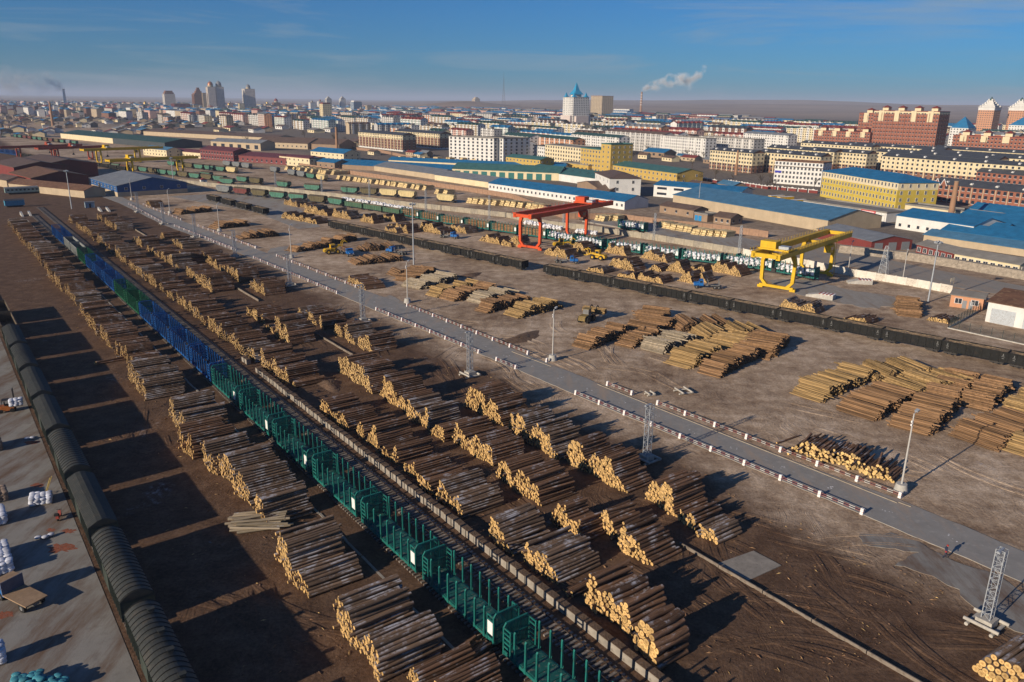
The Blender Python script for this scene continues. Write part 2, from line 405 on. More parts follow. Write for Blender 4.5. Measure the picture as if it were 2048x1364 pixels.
def ragged(pts, amp, step=.9):
    out = []; rg = random.Random(len(pts))
    for i in range(len(pts)):
        a, b = pts[i], pts[(i + 1) % len(pts)]; d = b - a; n = max(1, int(d.length / step)); nn = Vector((-d.y, d.x, 0)).normalized(); w = 0
        for k in range(n):
            w = w * .8 + rg.gauss(0, amp * .45); e = min(1, 3 * k / n, 3 * (n - k) / n)
            out.append(a + d * (k / n) + nn * (w * e))
    return out
def sheet(name, pts, z, material, kind='structure', drop=0.25, rag=0):       # a paved slab with real edges
    if rag: pts = ragged(pts, rag)
    mb = MB(); n = len(pts)
    vs = [(p.x, p.y, z) for p in pts] + [(p.x, p.y, z - drop) for p in pts]
    mb.add(vs, [tuple(range(n))] + [(i, n + i, n + (i + 1) % n, (i + 1) % n) for i in range(n)])
    o = mb.build(name, material)
    me = o.data
    if me.polygons[0].normal.z < 0: me.flip_normals()
    return tag(o, kind=kind)

def pave(name, c, c2, scale=.5, soil=(.11, .08, .058), amount=.5, joints=0):
    m = mat(name, c, .9, .12, scale, c2=c2, mix=.45, bump=.25, bscale=6, coord='World')
    nt = m.node_tree; N = nt.nodes; L = nt.links; B = N['Principled BSDF']
    src = B.inputs['Base Color'].links[0].from_socket
    geo = N.new('ShaderNodeNewGeometry')
    mp = N.new('ShaderNodeMapping'); mp.inputs['Rotation'].default_value = (0, 0, R(-37)); mp.inputs['Scale'].default_value = (.35, .07, .3); L.new(geo.outputs['Position'], mp.inputs[0])
    n = N.new('ShaderNodeTexNoise'); n.inputs['Scale'].default_value = .8; n.inputs['Detail'].default_value = 8; n.inputs['Roughness'].default_value = .7; L.new(mp.outputs[0], n.inputs['Vector'])
    r = N.new('ShaderNodeValToRGB'); r.color_ramp.elements[0].position = 1 - amount - .08; r.color_ramp.elements[1].position = 1 - amount + .1; L.new(n.outputs['Fac'], r.inputs[0])
    x = N.new('ShaderNodeMix'); x.data_type = 'RGBA'; L.new(r.outputs[0], x.inputs[0]); L.new(src, x.inputs[6]); x.inputs[7].default_value = (*soil, 1)
    L.new(x.outputs[2], B.inputs['Base Color'])
    return m
asphalt = pave('asphalt', (.25, .236, .215), (.32, .3, .27), .4, (.33, .26, .2), .42)
apron_m = pave('worn_concrete', (.24, .225, .2), (.18, .165, .145), .3, (.14, .09, .06), .47)
slab_m = pave('pale_slab', (.29, .265, .23), (.23, .21, .185), .5, (.24, .18, .13), .45)

# left loading pavement
sheet('pavement', [W(20, 8.6), W(240, 8.6), W(240, -70), W(20, -70)], .03, apron_m)
# the road through the yard
RL = [G(150, 366), ta(830, 1060), G(238, 406), G(325, 449), G(472, 503), G(508, 518), G(675, 588), G(751, 621), G(1032, 738), G(1152, 790), G(1536, 949), G(1730, 1031), G(2048, 1166), G(2300, 1275)]
RR = [G(190, 366), ta(960, 1050), te(1030, 2), te(1450, 165), G(483, 487), G(582, 525), G(709, 574), G(815, 612), tk(270, 480), tk(725, 663), G(1536, 903), tl(1000, 1325), G(2048, 1104), G(2300, 1207)]
sheet('road', RL + RR[::-1], .035, asphalt, rag=.12)
sheet('apron', [tq(700, 235), tq(930, 230), tq(1300, 390), tq(1940, 700), tq(2500, 960), tq(2400, 1150), tq(1960, 1000), tq(1600, 830), tq(1250, 560), tq(960, 480), tq(1150, 380), tq(720, 320)], .012, apron_m, rag=.7)
sheet('slab', [to(1560, 465), to(1830, 370), to(2040, 480), to(1790, 595)], .03, conc)
sheet('crossing', [G(540, 497), G(600, 486), G(640, 480), G(660, 488), G(560, 520), G(520, 512)], .012, slab_m, rag=.8)
sheet('crossing', [G(735, 598), G(780, 590), G(810, 605), G(800, 640), G(760, 622)], .012, slab_m, rag=.6)
sheet('wet_patch', [th(0, 560), th(380, 560), th(700, 650), th(1080, 705), th(1000, 770), th(880, 790), th(560, 745), th(300, 690), th(60, 620)], .012, slab_m, rag=1.0)
sheet('platform', [tf(-700, 170), tf(0, 135), tf(240, 175), tf(515, 415), tf(340, 432), tf(0, 300)], .02, slab_m)
sheet('lane', [th(240, 270), th(620, 320), th(1200, 450), th(2100, 620), th(2600, 730), th(2600, 900), th(1960, 690), th(1450, 610), th(700, 460), th(120, 380)], .02, pave('lane_asphalt', (.26, .235, .2), (.21, .19, .165), .3, (.3, .235, .175), .47))

# ------------------------------------------------------------------ tracks
def track(name, u0, u1, v, near_u=0, gauge=1.52):
    root = tag(place(name, None, None, W(u0, v), R(-YAZ)), kind='structure')
    mb = MB()
    for s in (-1, 1):
        mb.bx(s * gauge / 2 - .035, s * gauge / 2 + .035, 0, u1 - u0, .2, .34)
    mb.build('rail', rail_m, root)
    tie = MB().bx(-1.35, 1.35, -.13, .13, -.1, .17).mesh('sleeper', tie_m)
    far = MB(); y = .3
    while y < u1 - u0:
        if u0 + y < near_u: place('sleeper', tie, root, (rng.uniform(-.05, .05), y, rng.uniform(-.02, .02)), rng.uniform(-.02, .02))
        else: far.bx(-1.35, 1.35, y - .13, y + .13, -.1, .17)
        y += .62
    if far.v: tag(far.build('sleepers', tie_m, root), kind='stuff')
    return root
TRAIN_V = 38.4
track('railway_track', 24, 400, TRAIN_V, 60)
track('railway_track', 24, 430, 43.8, 130)
track('railway_track', 30, 330, 10.5, 0)
# concrete kerb left of the log train
mb = MB(); kb = tag(place('kerb', None, None, W(30, 34.1), R(-YAZ)), kind='structure')
km = MB().bx(-.15, .15, 0, 3.9, -.2, .09).mesh('kerb_stone', conc)
y = 0
while y < 360:
    if rng.random() > .06: place('kerb_stone', km, kb, (rng.uniform(-.05, .05), y, rng.uniform(-.1, .02)), rng.uniform(-.01, .01))
    y += 4.0
# concrete block wall right of the empty track
bw = thing('block_wall', 'low wall of grey concrete blocks beside the empty railway track', 'wall', W(30, 46.75), R(-YAZ))
bm_ = MB().bx(-.42, .42, 0, 1.58, -.1, .93).bx(-.41, .43, -.05, 1.66, .93, .99, 1).mesh('block', [conc, mat('soil_cap', (.115, .075, .048), .95, .35, 1.5, c2=(.2, .15, .11), mix=.44, bump=.8, bscale=5)])
u = 0; k = 0
while u < 122:
    if not (114 < u < 118):
        b_ = place('block', bm_, bw, (rng.uniform(-.06, .06), u, rng.uniform(-.06, .04)), rng.uniform(-.015, .015))
    u += 1.68; k += 1
# low concrete beams along the right rows
def beam_line(u0, u1, v, label, h=.36, w=.13):
    r_ = thing('concrete_beam', label, 'beam', W(u0, v), R(-YAZ), 'low concrete edge beams')
    me = MB().bx(-w / 2, w / 2, 0, 5.9, -.1, h).mesh('beam_segment', mat('beam_concrete', (.2, .165, .13), .9, .25, .8, c2=(.13, .1, .075), mix=.46))
    y = 0
    while y + 6 <= u1 - u0 + .1:
        place('beam_segment', me, r_, (rng.uniform(-.03, .03), y, rng.uniform(-.05, .02)), rng.uniform(-.004, .004)); y += 6.0
beam_line(18, 54, 66.4, 'long low concrete edge beam running out of the bottom right')
beam_line(78, 84, 66.3, 'short concrete beam between the right-hand log rows near the front')
beam_line(139, 163, 66.2, 'low concrete beam left of the bare patch between log rows', .4)
beam_line(198, 222, 66.0, 'pale low concrete beam in front of the crossing', .5)
beam_line(250, 340, 65.6, 'farthest concrete beam reaching the white buffer ramps', .5)
# white buffer ramps where the tracks end
for k, (pp, ln) in enumerate(((te(185, 135), 'left white ramp at the far end of the log train'), (te(250, 130), 'right white ramp at the far end of the log train'), (te(815, 95), 'left of the two white ramps beyond the right log rows'), (te(880, 95), 'right of the two white ramps beyond the right log rows'))):
    o = thing('end_ramp', ln, 'ramp', pp, R(-YAZ), 'white ramps at the track ends')
    MB().prism([(0, 0), (7, 0), (7, 1.1), (5, 1.3), (0, .1)], -.4, .4, 'x').build('ramp_body', conc_pale, o)
    MB().bx(-.42, .42, 6.9, 7.2, 0, 1.5).build('end_plate', white_p, o)
# ------------------------------------------------------------------ wagons (local y along the track, x across, z up from ground)
def bogie_meshes():
    fr = MB()
    for s in (-1, 1):
        fr.bx(s * 1.02 - .08, s * 1.02 + .08, -1.25, 1.25, .55, .85)
        fr.bx(s * 1.02 - .12, s * 1.02 + .12, -.35, .35, .4, .95)
    fr.bx(-1.1, 1.1, -.2, .2, .6, .9)
    wh = MB()
    for y in (-.92, .92):
        for s in (-1, 1): wh.cyl((s * .72 - .07, y, .34 + .46), (s * .72 + .07, y, .34 + .46), .46, 12)
        wh.cyl((-.9, y, .8), (.9, y, .8), .08, 6)
    return fr.mesh('bogie', wheel_m), wh.mesh('wheels', wheel_m)
BOG, WHL = bogie_meshes()
def add_bogies(root, ys):
    for y in ys:
        b = place('bogie', BOG, root, (0, y, 0)); place('wheelset', WHL, b)
def log_wagon(paint, deckm, label, sign=True, L=13.4, high=2.9):
    t = thing('log_wagon', label, 'wagon')
    hl = L / 2; zd = 1.32
    mb = MB(); mb.bx(-.22, .22, -hl, hl, .75, 1.18)
    for s in (-1, 1): mb.bx(s * 1.42 - .09, s * 1.42 + .09, -hl, hl, .98, 1.3)
    for y in np.linspace(-hl + .1, hl - .1, 8): mb.bx(-1.4, 1.4, y - .08, y + .08, .95, 1.22)
    for s in (-1, 1): mb.bx(-.14, .14, s * hl, s * (hl + .62), .85, 1.1)
    mb.build('underframe', paint, t)
    dk = MB().bx(-1.33, 1.33, 0, L / 9 - .07, zd - .06, zd + .02).mesh('deck_panel', deckm)
    for i in range(9): place('deck_panel', dk, t, (0, -hl + i * L / 9 + .035, rng.uniform(-.015, .02)))
    st = MB(); st.bx(-.085, .085, -.1, .1, -.35, high); st.prism([(-.1, -.35), (.1, -.35), (.1, .25)], -.16, .16, 'y')
    st.prism([(-.085, high), (.085, high), (-.02, high + .18)], -.1, .1, 'y')
    stm = st.mesh('stake', paint)
    for y in np.linspace(-hl + 1.75, hl - 1.75, 7):
        for s in (-1, 1):
            place('stake', stm, t, (s * 1.46, y, zd), 0 if s > 0 else math.pi)
    bh = MB()                                            # end bulkhead frame
    hb = high + .12
    for s in (-1, 1):
        bh.bx(s * 1.5 - .08, s * 1.5 + .08, -.09, .09, -.3, hb - .4)
        bh.beam((s * 1.5, 0, hb - .42), (s * 1.2, 0, hb), .16)
    bh.bx(-1.25, 1.25, -.09, .09, hb - .09, hb + .07); bh.bx(-1.45, 1.45, -.07, .07, .05, .2); bh.bx(-1.42, 1.42, -.06, .06, hb * .5, hb * .5 + .12)
    bhm = bh.mesh('bulkhead', paint)
    gr = MB()
    for x in np.linspace(-1.3, 1.3, 17): gr.bx(x - .028, x + .028, -.04, .04, .2, hb - .05)
    grm = gr.mesh('grille', paint)
    wg = MB()                                            # side wing with rungs next to the bulkhead
    wg.bx(-.06, .06, -.07, .07, -.3, high - .2)
    for z in np.linspace(.1, high - .3, 6): wg.bx(-.045, .045, 0, 1.05, z - .08, z + .08)
    wgm = wg.mesh('side_wing', paint)
    sg = MB().bx(-.02, .02, -.42, .42, -.7, .7).mesh('sign', white_p)
    for s in (-1, 1):
        b = place('bulkhead', bhm, t, (0, s * (hl - .12), zd)); place('grille', grm, b)
        for sx in (-1, 1):
            w_ = place('side_wing', wgm, t, (sx * 1.5, s * (hl - 1.15), zd), 0 if s > 0 else math.pi)
    if sign:
        place('sign', sg, t, (-1.59, -hl + .6, zd + 1.35))
    add_bogies(t, (-hl + 2.1, hl - 2.1))
    t['group'] = 'empty log wagons of the long train'
    return t
protos = {}
protos['teal'] = remember(log_wagon(teal, teal_deck, 'x'))
protos['blue'] = remember(log_wagon(blue_w, mat('blue_deck', (.03, .03, .035), .8, .3, .8, c2=(.1, .09, .08), mix=.45), 'x', False, 13.0, 3.0))
protos['green'] = remember(log_wagon(green_w, mat('green_deck', (.012, .06, .035), .7, .3, .8, c2=(.1, .09, .07), mix=.42), 'x', False, 13.0, 3.0))
used = set()
def put(key, loc, az, label, group=None):
    o = protos[key] if key not in used else copy_tree(protos[key])
    used.add(key); o.location = loc; o.rotation_euler = (0, 0, R(-az)); o['label'] = label
    if group: o['group'] = group
    return o
teal_ends = [20.8, 35.7, 50.5, 65.3, 80.1, 95.2, 110.4, 125.6]
for k, e_ in enumerate(teal_ends):
    put('teal', W(e_ + 7.3, TRAIN_V), YAZ, f'empty teal log wagon with tall stakes, {ordn(k + 1)} from the bottom of the picture')
seq = ['blue', 'blue', 'blue', 'blue', 'green', 'green', 'blue', 'blue', 'blue', 'green']
uu = 140.2; cnt = {'blue': 0, 'green': 0}
for c_ in seq:
    cnt[c_] += 1
    nm = {'blue': 'bright blue', 'green': 'dark green'}[c_]
    put(c_, W(uu + 7.0, TRAIN_V), YAZ, f'empty {nm} log wagon, {ordn(cnt[c_])} {c_} one from the front')
    uu += 14.1

def gondola(name, paint, label, L=12.6, fill=None, marks=True, Hh=3.15):
    t = thing(name, label, 'wagon')
    hl = L / 2; z0 = 1.08
    b = MB()
    b.bx(-1.42, -1.36, -hl, hl, z0, Hh); b.bx(1.36, 1.42, -hl, hl, z0, Hh); b.bx(-1.36, 1.36, -hl, -hl + .06, z0, Hh); b.bx(-1.36, 1.36, hl - .06, hl, z0, Hh)
    b.bx(-1.36, 1.36, -hl, hl, z0, z0 + .1)
    bo = b.build('body', paint, t)
    rim = MB()
    for s in (-1, 1): rim.bx(s * 1.43 - .07, s * 1.43 + .07, -hl - .02, hl + .02, Hh - .06, Hh + .1)
    for s in (-1, 1): rim.bx(-1.36, 1.36, s * hl - .07, s * hl + .07, Hh - .06, Hh + .1)
    rim.build('top_rail', paint, t)
    rb = MB().bx(-.06, .06, -.08, .08, z0, Hh - .06).mesh('rib', paint)
    for y in np.linspace(-hl + .1, hl - .1, 9):
        for s in (-1, 1): place('rib', rb, t, (s * 1.47, y, 0))
    for s in (-1, 1):
        for x in (-.7, .7): place('rib', rb, t, (x, s * (hl + .04), 0))
    fr = MB().bx(-.3, .3, -hl - .1, hl + .1, .7, 1.07)
    for s in (-1, 1): fr.bx(-.14, .14, s * hl, s * (hl + .55), .8, 1.05)
    fr.build('underframe', wheel_m, t)
    if marks:
        mk = MB()
        for y in (hl - 1.2, -hl + .9):
            for s in (-1, 1):
                x = s * 1.425
                mk.bx(min(x, x + s * .006), max(x, x + s * .006), y - .2, y + .06, 2.38, 2.46); mk.bx(min(x, x + s * .006), max(x, x + s * .006), y - .35, y + .2, 2.14, 2.2)
                mk.bx(min(x, x + s * .006), max(x, x + s * .006), y - .12, y - .04, 2.55, 2.8); mk.bx(min(x, x + s * .006), max(x, x + s * .006), y - .3, y + .1, 1.75, 1.82)
        tag(mk.build('stencil_marks', mat('stencil_white', (.25, .25, .24), .8, .2), t), 'white stencilled wagon marks')
    if fill:
        fl = MB(); n, mm = 5, 16
        vs = [(-1.35 + 2.7 * i / (n - 1), -hl + .08 + (L - .16) * j / (mm - 1), Hh - .08 + rng.uniform(-.14, .16)) for j in range(mm) for i in range(n)]
        fl.add(vs, [(j * n + i, j * n + i + 1, (j + 1) * n + i + 1, (j + 1) * n + i) for j in range(mm - 1) for i in range(n - 1)])
        for _ in range(40):
            x = rng.uniform(-1.1, 1.1); y = rng.uniform(-hl + 1.6, hl - 1.6); a = rng.uniform(-.25, .25); l_ = rng.uniform(.8, 1.5)
            fl.beam((x - l_ * math.sin(a), y - l_ * math.cos(a), Hh - .1), (x + l_ * math.sin(a), y + l_ * math.cos(a), Hh - .06 + rng.uniform(0, .12)), .12, .08)
        fl.build('load', fill, t)
    add_bogies(t, (-hl + 1.9, hl - 1.9))
    return t
debris = mat('wood_debris', (.17, .12, .075), .95, .4, 1.2, c2=(.34, .26, .15), mix=.46, bump=.6, island=.3)
g1 = gondola('gondola_wagon', grey_w, 'empty pale grey gondola wagon between blue and green log wagons', 12.4, None, False, 3.9)
g1.location = W(uu + 7, TRAIN_V); g1.rotation_euler = (0, 0, R(-YAZ)); uu += 13.6
g2 = copy_tree(remember(g1)); g2.location = W(uu + 7, TRAIN_V); g2['label'] = 'second grey gondola wagon, farther from the camera in the log train'; uu += 14
for o_ in (g1, g2): o_['group'] = 'grey gondolas of the log train'
for k in range(2):
    put('blue', W(uu + 7.0, TRAIN_V), YAZ, ('blue log wagon just beyond the grey gondolas', 'last blue log wagon at the far end of the train')[k]); uu += 14.1

# black open wagons along the middle track
protos['black'] = remember(gondola('gondola_wagon', black_w, 'x', 12.5, debris))
def lerp_line(pts, n0=None):
    return pts
def chain(key, p, q, n, labels, group, step=None):
    d = (q - p); az = az_of(d); L = d.length; stp = step or L / n
    d.normalize()
    right = Vector((d.y, -d.x, 0))
    for k in range(n):
        c = p + d * (stp * (k + .5)) + right * (-1.5)
        put(key, (c.x, c.y, 0), az, labels(k), group)
GB = 'black open wagons of the middle track'
chain('black', G(2160, 757), tg(300, 792), 11, lambda k: f'black open wagon loaded with wood scraps, {ordn(k + 1)} from the right edge', GB)
chain('black', tg(130, 762), tf(630, 424), 9, lambda k: f'black open wagon left of the gap in the line, {ordn(k + 1)} from the gap', GB)
chain('black', tf(130, 328), ta(1685, 1080), 4, lambda k: f'black open wagon at the far end of the line, {ordn(k + 1)} from its near end', GB)

# covered wagons on the left
dgreen = mat('dark_wagon_green', (.035, .045, .036), .7, .3, .6, c2=(.06, .05, .04), mix=.42, stain=.4)
def covered(ribbed, vents, label):
    t = thing('covered_wagon', label, 'wagon'); L = 14.9; hl = L / 2; w = 1.52; z0, z1, zr = 1.1, 3.35, 4.15
    b = MB(); b.bx(-w, w, -hl, hl, z0, z1); b.build('body', dgreen, t)
    prof = [(-w - .06, z1 - .03)] + ([(x, z1 + (zr - z1) * (1 - (abs(x) / (w + .06)) ** 2.2)) for x in np.linspace(-w - .05, w + .05, 13)] if ribbed else
                          [(-w - .04, z1 + .1), (-.55, zr - .12), (0, zr), (.55, zr - .12), (w + .04, z1 + .1)]) + [(w + .06, z1 - .03)]
    rf = MB().prism(prof, -hl - .05, hl + .05, 'y').build('roof', roof_w, t)
    if ribbed:
        rib = MB()
        up = prof[1:-1]
        for i in range(len(up) - 1): rib.beam((up[i][0], 0, up[i][1] + .02), (up[i + 1][0], 0, up[i + 1][1] + .02), .09, .07)
        rm = rib.mesh('roof_rib', mat('roof_rib_paint', (.012, .012, .011), .7, .3))
        for y in np.linspace(-hl + .05, hl - .05, 19): place('roof_rib', rm, rf, (0, y, 0))
    else:
        rib = MB()
        up = prof[1:-1]
        for i in range(len(up) - 1): rib.beam((up[i][0], 0, up[i][1]), (up[i + 1][0], 0, up[i + 1][1]), .1, .05)
        rm = rib.mesh('roof_seam', roof_w)
        for y in np.linspace(-hl + .1, hl - .1, 40): place('roof_seam', rm, rf, (0, y, 0))
    if vents:
        vm = MB().bx(-.25, .25, -.2, .2, 0, .28).bx(-.32, .32, -.27, .27, .28, .36).mesh('roof_vent', roof_w)
        for y in (-hl + 2, -1.6, 1.6, hl - 2): place('roof_vent', vm, rf, (.45, y, zr - .12))
    rb = MB().bx(-.05, .05, -.06, .06, z0, z1).mesh('side_rib', dgreen)
    for y in np.linspace(-hl + .05, hl - .05, 21):
        for s in (-1, 1): place('side_rib', rb, t, (s * (w + .04), y, 0))
    for s in (-1, 1):
        MB().bx(s * w - .09, s * w + .09, -1.5, 1.5, z0 + .05, z1 - .12).build('door', dgreen, t)
    fr = MB().bx(-.3, .3, -hl, hl, .7, 1.09)
    for s in (-1, 1): fr.bx(-.14, .14, s * hl, s * (hl + .7), .8, 1.05)
    fr.build('underframe', wheel_m, t)
    add_bogies(t, (-hl + 2.4, hl - 2.4)); t['group'] = 'dark covered wagons at the left'
    return remember(t)
protos['cr'] = covered(True, False, 'x'); protos['cf'] = covered(False, False, 'x'); protos['cv'] = covered(True, True, 'x')
lu = 40.2
for k, kd in enumerate(['cv', 'cv', 'cr', 'cf', 'cr', 'cf', 'cf', 'cr', 'cf']):
    nm = {'cv': 'arched ribbed roof and vents', 'cr': 'arched ribbed roof', 'cf': 'flat-pitched seamed roof'}[kd]
    put(kd, W(lu + 8.5, 10.5), YAZ, f'covered wagon with {nm}, {ordn(k + 1)} from the bottom left')
    lu += 17.02
lu += .6
ow = gondola('gondola_wagon', mat('rusty_wagon', (.1, .075, .05), .8, .3, .6, c2=(.22, .17, .1), mix=.45), 'rusty open wagon coupled beyond the dark covered wagons', 12.5, None, False)
ow.location = W(lu + 6.8, 10.5); ow.rotation_euler = (0, 0, R(-YAZ))
remember(ow)
o2 = copy_tree(ow); o2.location = W(lu + 20.6, 10.5); o2['label'] = 'second rusty open wagon, farthest along the left track'
for o_ in (ow, o2): o_['group'] = 'rusty open wagons at the left edge'
# ------------------------------------------------------------------ log piles
def log_meshes():
    out = []
    for s in range(6):
        rg = random.Random(50 + s); mb = MB(); n = 9; vs = []
        bow = rg.uniform(-.55, .55); tap = rg.uniform(.05, .32)
        for k, x in enumerate((0, .5, 1)):
            for i in range(n):
                t = 2 * math.pi * i / n; r = (1.06 - tap * x) * (1 + rg.uniform(-.08, .08))
                vs.append((x, r * math.cos(t) + (bow if k == 1 else 0), r * math.sin(t)))
        mb.add(vs, [(k * n + i, k * n + (i + 1) % n, (k + 1) * n + (i + 1) % n, (k + 1) * n + i) for k in range(2) for i in range(n)], 0, True)
        mb.add(vs[:n], [tuple(reversed(range(n)))], 1); mb.add(vs[2 * n:], [tuple(range(n))], 1)
        out.append(mb)
    return out
LOGMB = log_meshes(); LOGCACHE = {}
def log_mesh(i, bm, cm):
    k = (i, bm.name, cm.name)
    if k not in LOGCACHE: LOGCACHE[k] = LOGMB[i].mesh('log', [bm, cm])
    return LOGCACHE[k]
NPILE = [0]
def pile(label, loc, az, L, Wd, h, r, bm, cm, single, group, s1=.9, s2=.6, wave=.42, mess=1.0, seed=None, name='log_pile', gap=2.04):
    NPILE[0] += 1
    rg = random.Random(seed if seed is not None else NPILE[0] * 13 + 5)
    root = thing(name, label, 'log pile', loc, R(-az), group)
    ph = [rg.uniform(0, 6.3) for _ in range(4)]
    stepn = [rg.uniform(-.5, .4) * wave for _ in range(31)]
    def prof(y):
        a = min(1, max(0, (y + r) / (s1 * h)), max(0, (Wd + r - y) / (s2 * h)))
        wv = 1 + wave * (.7 * math.sin(y * .95 + ph[0]) + .5 * math.sin(y * 2.1 + ph[1]) + .35 * math.sin(y * .4 + ph[2]))
        wv += stepn[int(max(0, y) / 1.3) % 31]
        return h * a * min(1.3, max(.3, wv))
    items = []; k = 0; dz = r * 1.74; blockx = rg.uniform(-.2, .2)
    while k * dz < h * 1.25:
        y = r + (k % 2) * r
        while y < Wd:
            if k == 0 or (k * dz + r) < prof(y):
                topm = (k + 1) * dz + r >= prof(y)
                rr = r * rg.choice((.78, .88, .95, 1.0, 1.04, 1.1, 1.18))
                xo = .25 * math.sin(y * .9 + ph[3]) + blockx + rg.gauss(0, .1) * mess
                if rg.random() < .06: xo += rg.uniform(-.7, .5) * mess
                yaw = rg.gauss(0, .012) * mess + (rg.gauss(0, .05) * mess if topm and rg.random() < .22 else 0)
                items.append((xo, y + rg.uniform(-.2, .2) * r, r * .9 + k * dz + rg.uniform(-.12, .12) * r, L * rg.uniform(.965, 1.03), rr, yaw, rg.gauss(0, .006) * mess, rg.uniform(0, 6.28), rg.randrange(6)))
            y += gap * r
        k += 1
    if single:
        if cm is cut: cm = cut_ring
        if len(items) > 300: items.sort(key=lambda t: -(t[2] - t[1] * .15)); rest = items[300:]; items = items[:300]
        else: rest = []
        for (x, y, z, l_, rr, yaw, pit, roll, vi) in items:
            place('log', log_mesh(vi, bm, cm), root, (x, y, z), 0, (l_, rr, rr), (roll, pit, yaw))
    else: rest, items = items, []
    if rest:
        if cm is cut_ring: cm = cut
        mb = MB()
        for (x, y, z, l_, rr, yaw, pit, roll, vi) in rest:
            dx = l_ * math.cos(yaw); dy = l_ * math.sin(yaw)
            mb.cyl((x, y, z), (x + dx, y + dy, z - l_ * math.sin(pit)), rr, 7, 0, 1, rr * .92)
        tag(mb.build('logs', [bm, cm], root), kind='stuff')
    return root
def row(name, v, spans, look, L=6.0, hh=2.4, rr=.148, single_u=115):
    grp = 'log piles ' + name
    for k, sp in enumerate(sorted(spans)):
        u0, u1 = sp[0] + .3, sp[1] - .3; h = sp[2] if len(sp) > 2 else hh * rng.uniform(.7, 1.25); r_ = sp[3] if len(sp) > 3 else rr * rng.uniform(.9, 1.1)
        vv = sp[4] if len(sp) > 4 else v + rng.uniform(-.3, .3); ll = sp[5] if len(sp) > 5 else L
        g_ = rng.random()
        bm = bark if g_ < .8 else bark_grey
        h = min(h * (rng.uniform(1.05, 1.3) if len(sp) > 2 else .95), .62 * (u1 - u0) + .7)
        lk = 'brown' if bm is bark else 'greyish'
        pile(f'{lk} log pile, {ordn(k + 1)} from the front {name}', W(u0, vv), YAZ + rng.uniform(-1, 1), ll, u1 - u0, h, r_, bm, cut, u0 < single_u, grp, s1=rng.uniform(.3, .75), s2=rng.uniform(.2, .4))
row('left of the log train', 26.6, [(46, 53.4, 2.0, .17, 28.5), (53.6, 64.8, 2.5, .19, 26.4, 6.6), (69.4, 79.4, 2.7, .175, 25.6, 6.4), (86.0, 91.0, 2.2, .17, 27.6), (92.6, 106, 2.6, .17, 27.4, 6.3), (103.8, 110.6, 2.5, .17, 26.6, 6.2), (111, 119.2, 2.4, .16, 25.4, 6.4), (120.8, 131, 2.6, .16, 26.8, 6.5), (139.6, 153.4, 2.6, .15, 25.6, 6.6), (158.4, 163, 2.0, .13, 27.9, 5), (163.4, 169, 2.2, .14, 27.5, 5), (169.4, 173, 2.4, .15, 26.8),
     (175, 186), (187, 198), (198.4, 203.4), (205.6, 213.4), (218.6, 229), (229.6, 236), (236.5, 262, 2.7), (265, 275.6), (277.6, 290), (290.4, 303), (303.4, 318), (318.6, 337.4), (338.4, 348), (350.6, 358), (360, 366), (368, 380)], None)
row('behind the concrete block wall', 48.2, [(39.7, 44.2, 2.7, .31, 48.3, 4.4), (44.6, 52.0, 3.0, .265, 49.2, 5.2), (55.8, 62.4, 2.0, .2, 48.7, 6.4), (63.2, 69.2, 1.9, .18, 48.6, 6.2), (73.8, 80.8, 2.3, .165, 48.5, 6.4), (80.9, 86.2, 2.2, .16, 48.6, 6.2), (86.5, 91, 2.0, .155, 49.2, 6), (92, 97, 2.0, .16, 48.9), (97.4, 102.2, 2.3, .165, 49), (102.4, 107, 2.2, .15, 49.2), (107.4, 118, 1.7, .155, 48.3, 5.6), (131, 133.5, .6, .15, 49.5), (133, 148, 2.4, .15, 48.6),
     (149, 154, 2.2), (154.2, 157.2), (158.2, 169.6), (168.6, 179.8), (182, 186, 1.6), (187, 193.6), (194.2, 209), (210.4, 217), (221.4, 226), (227.8, 240.8), (243, 252.4), (252.8, 263.6), (265.4, 273.2), (275, 285.4), (288.4, 293), (293.6, 300.6), (303.4, 315), (318, 325), (326.2, 340), (340.4, 347), (347.6, 356.6), (367.2, 376.6)], None)
row('in the second row right of the train', 59.2, [(52.2, 58.0, 2.3, .21, 60.1, 5), (58.6, 63.4, 2.3, .2, 61.2, 4.6), (60.6, 67.4, 2.3, .17, 57.2, 3.6), (70.5, 81.4, 2.5, .17, 58.5, 6), (83.7, 94.8, 2.5, .165, 60, 5.8), (95, 99.6, 1.4, .15, 59), (99.7, 107.6, 2.4, .165, 59.3), (108.7, 119.6, 2.7, .16, 59.9), (120.2, 135.6, 2.5, .16, 59.4),
     (156.2, 165, 3.0, .15, 58.4), (166.8, 173, 1.0, .15, 58.5, 4), (176, 187), (213.6, 223.8, 2.8), (224, 229.8), (229.8, 241.4), (247.6, 251.4, 2.0), (255, 262), (262.2, 270.6), (272.8, 290), (295.4, 302, 2), (296.4, 312), (335.8, 342, 1.8), (342.6, 351), (351.4, 357), (358, 364.4), (365.6, 372), (372.4, 379)], None)
row('in the row nearest the road', 69.6, [(50.8, 54.4, 1.9, .23, 70.4, 4.6), (54.7, 58.2, 1.4, .2, 70.2, 5), (58.2, 64.6, 2.8, .17, 71.2, 6), (66.5, 79.8, 2.7, .18, 70.4, 5.4), (79.8, 91.6, 2.6, .17, 69.3), (91.2, 94.6, 1.8, .16, 70.2), (94.8, 106.6, 2.5, .165, 69.8),
     (141.6, 148.8, 2.3, .15, 70.2), (149, 155.4, 2.3, .15, 70), (155.6, 161), (163.4, 167.4), (168, 174.4), (175.8, 179.6), (202.4, 215), (221.6, 229), (229.2, 235.8), (236, 242.6), (243.2, 252), (252.2, 264.4), (256.6, 270, 2.2, .15, 64.5), (284.2, 293.8), (293.9, 299), (308.4, 312)], None)
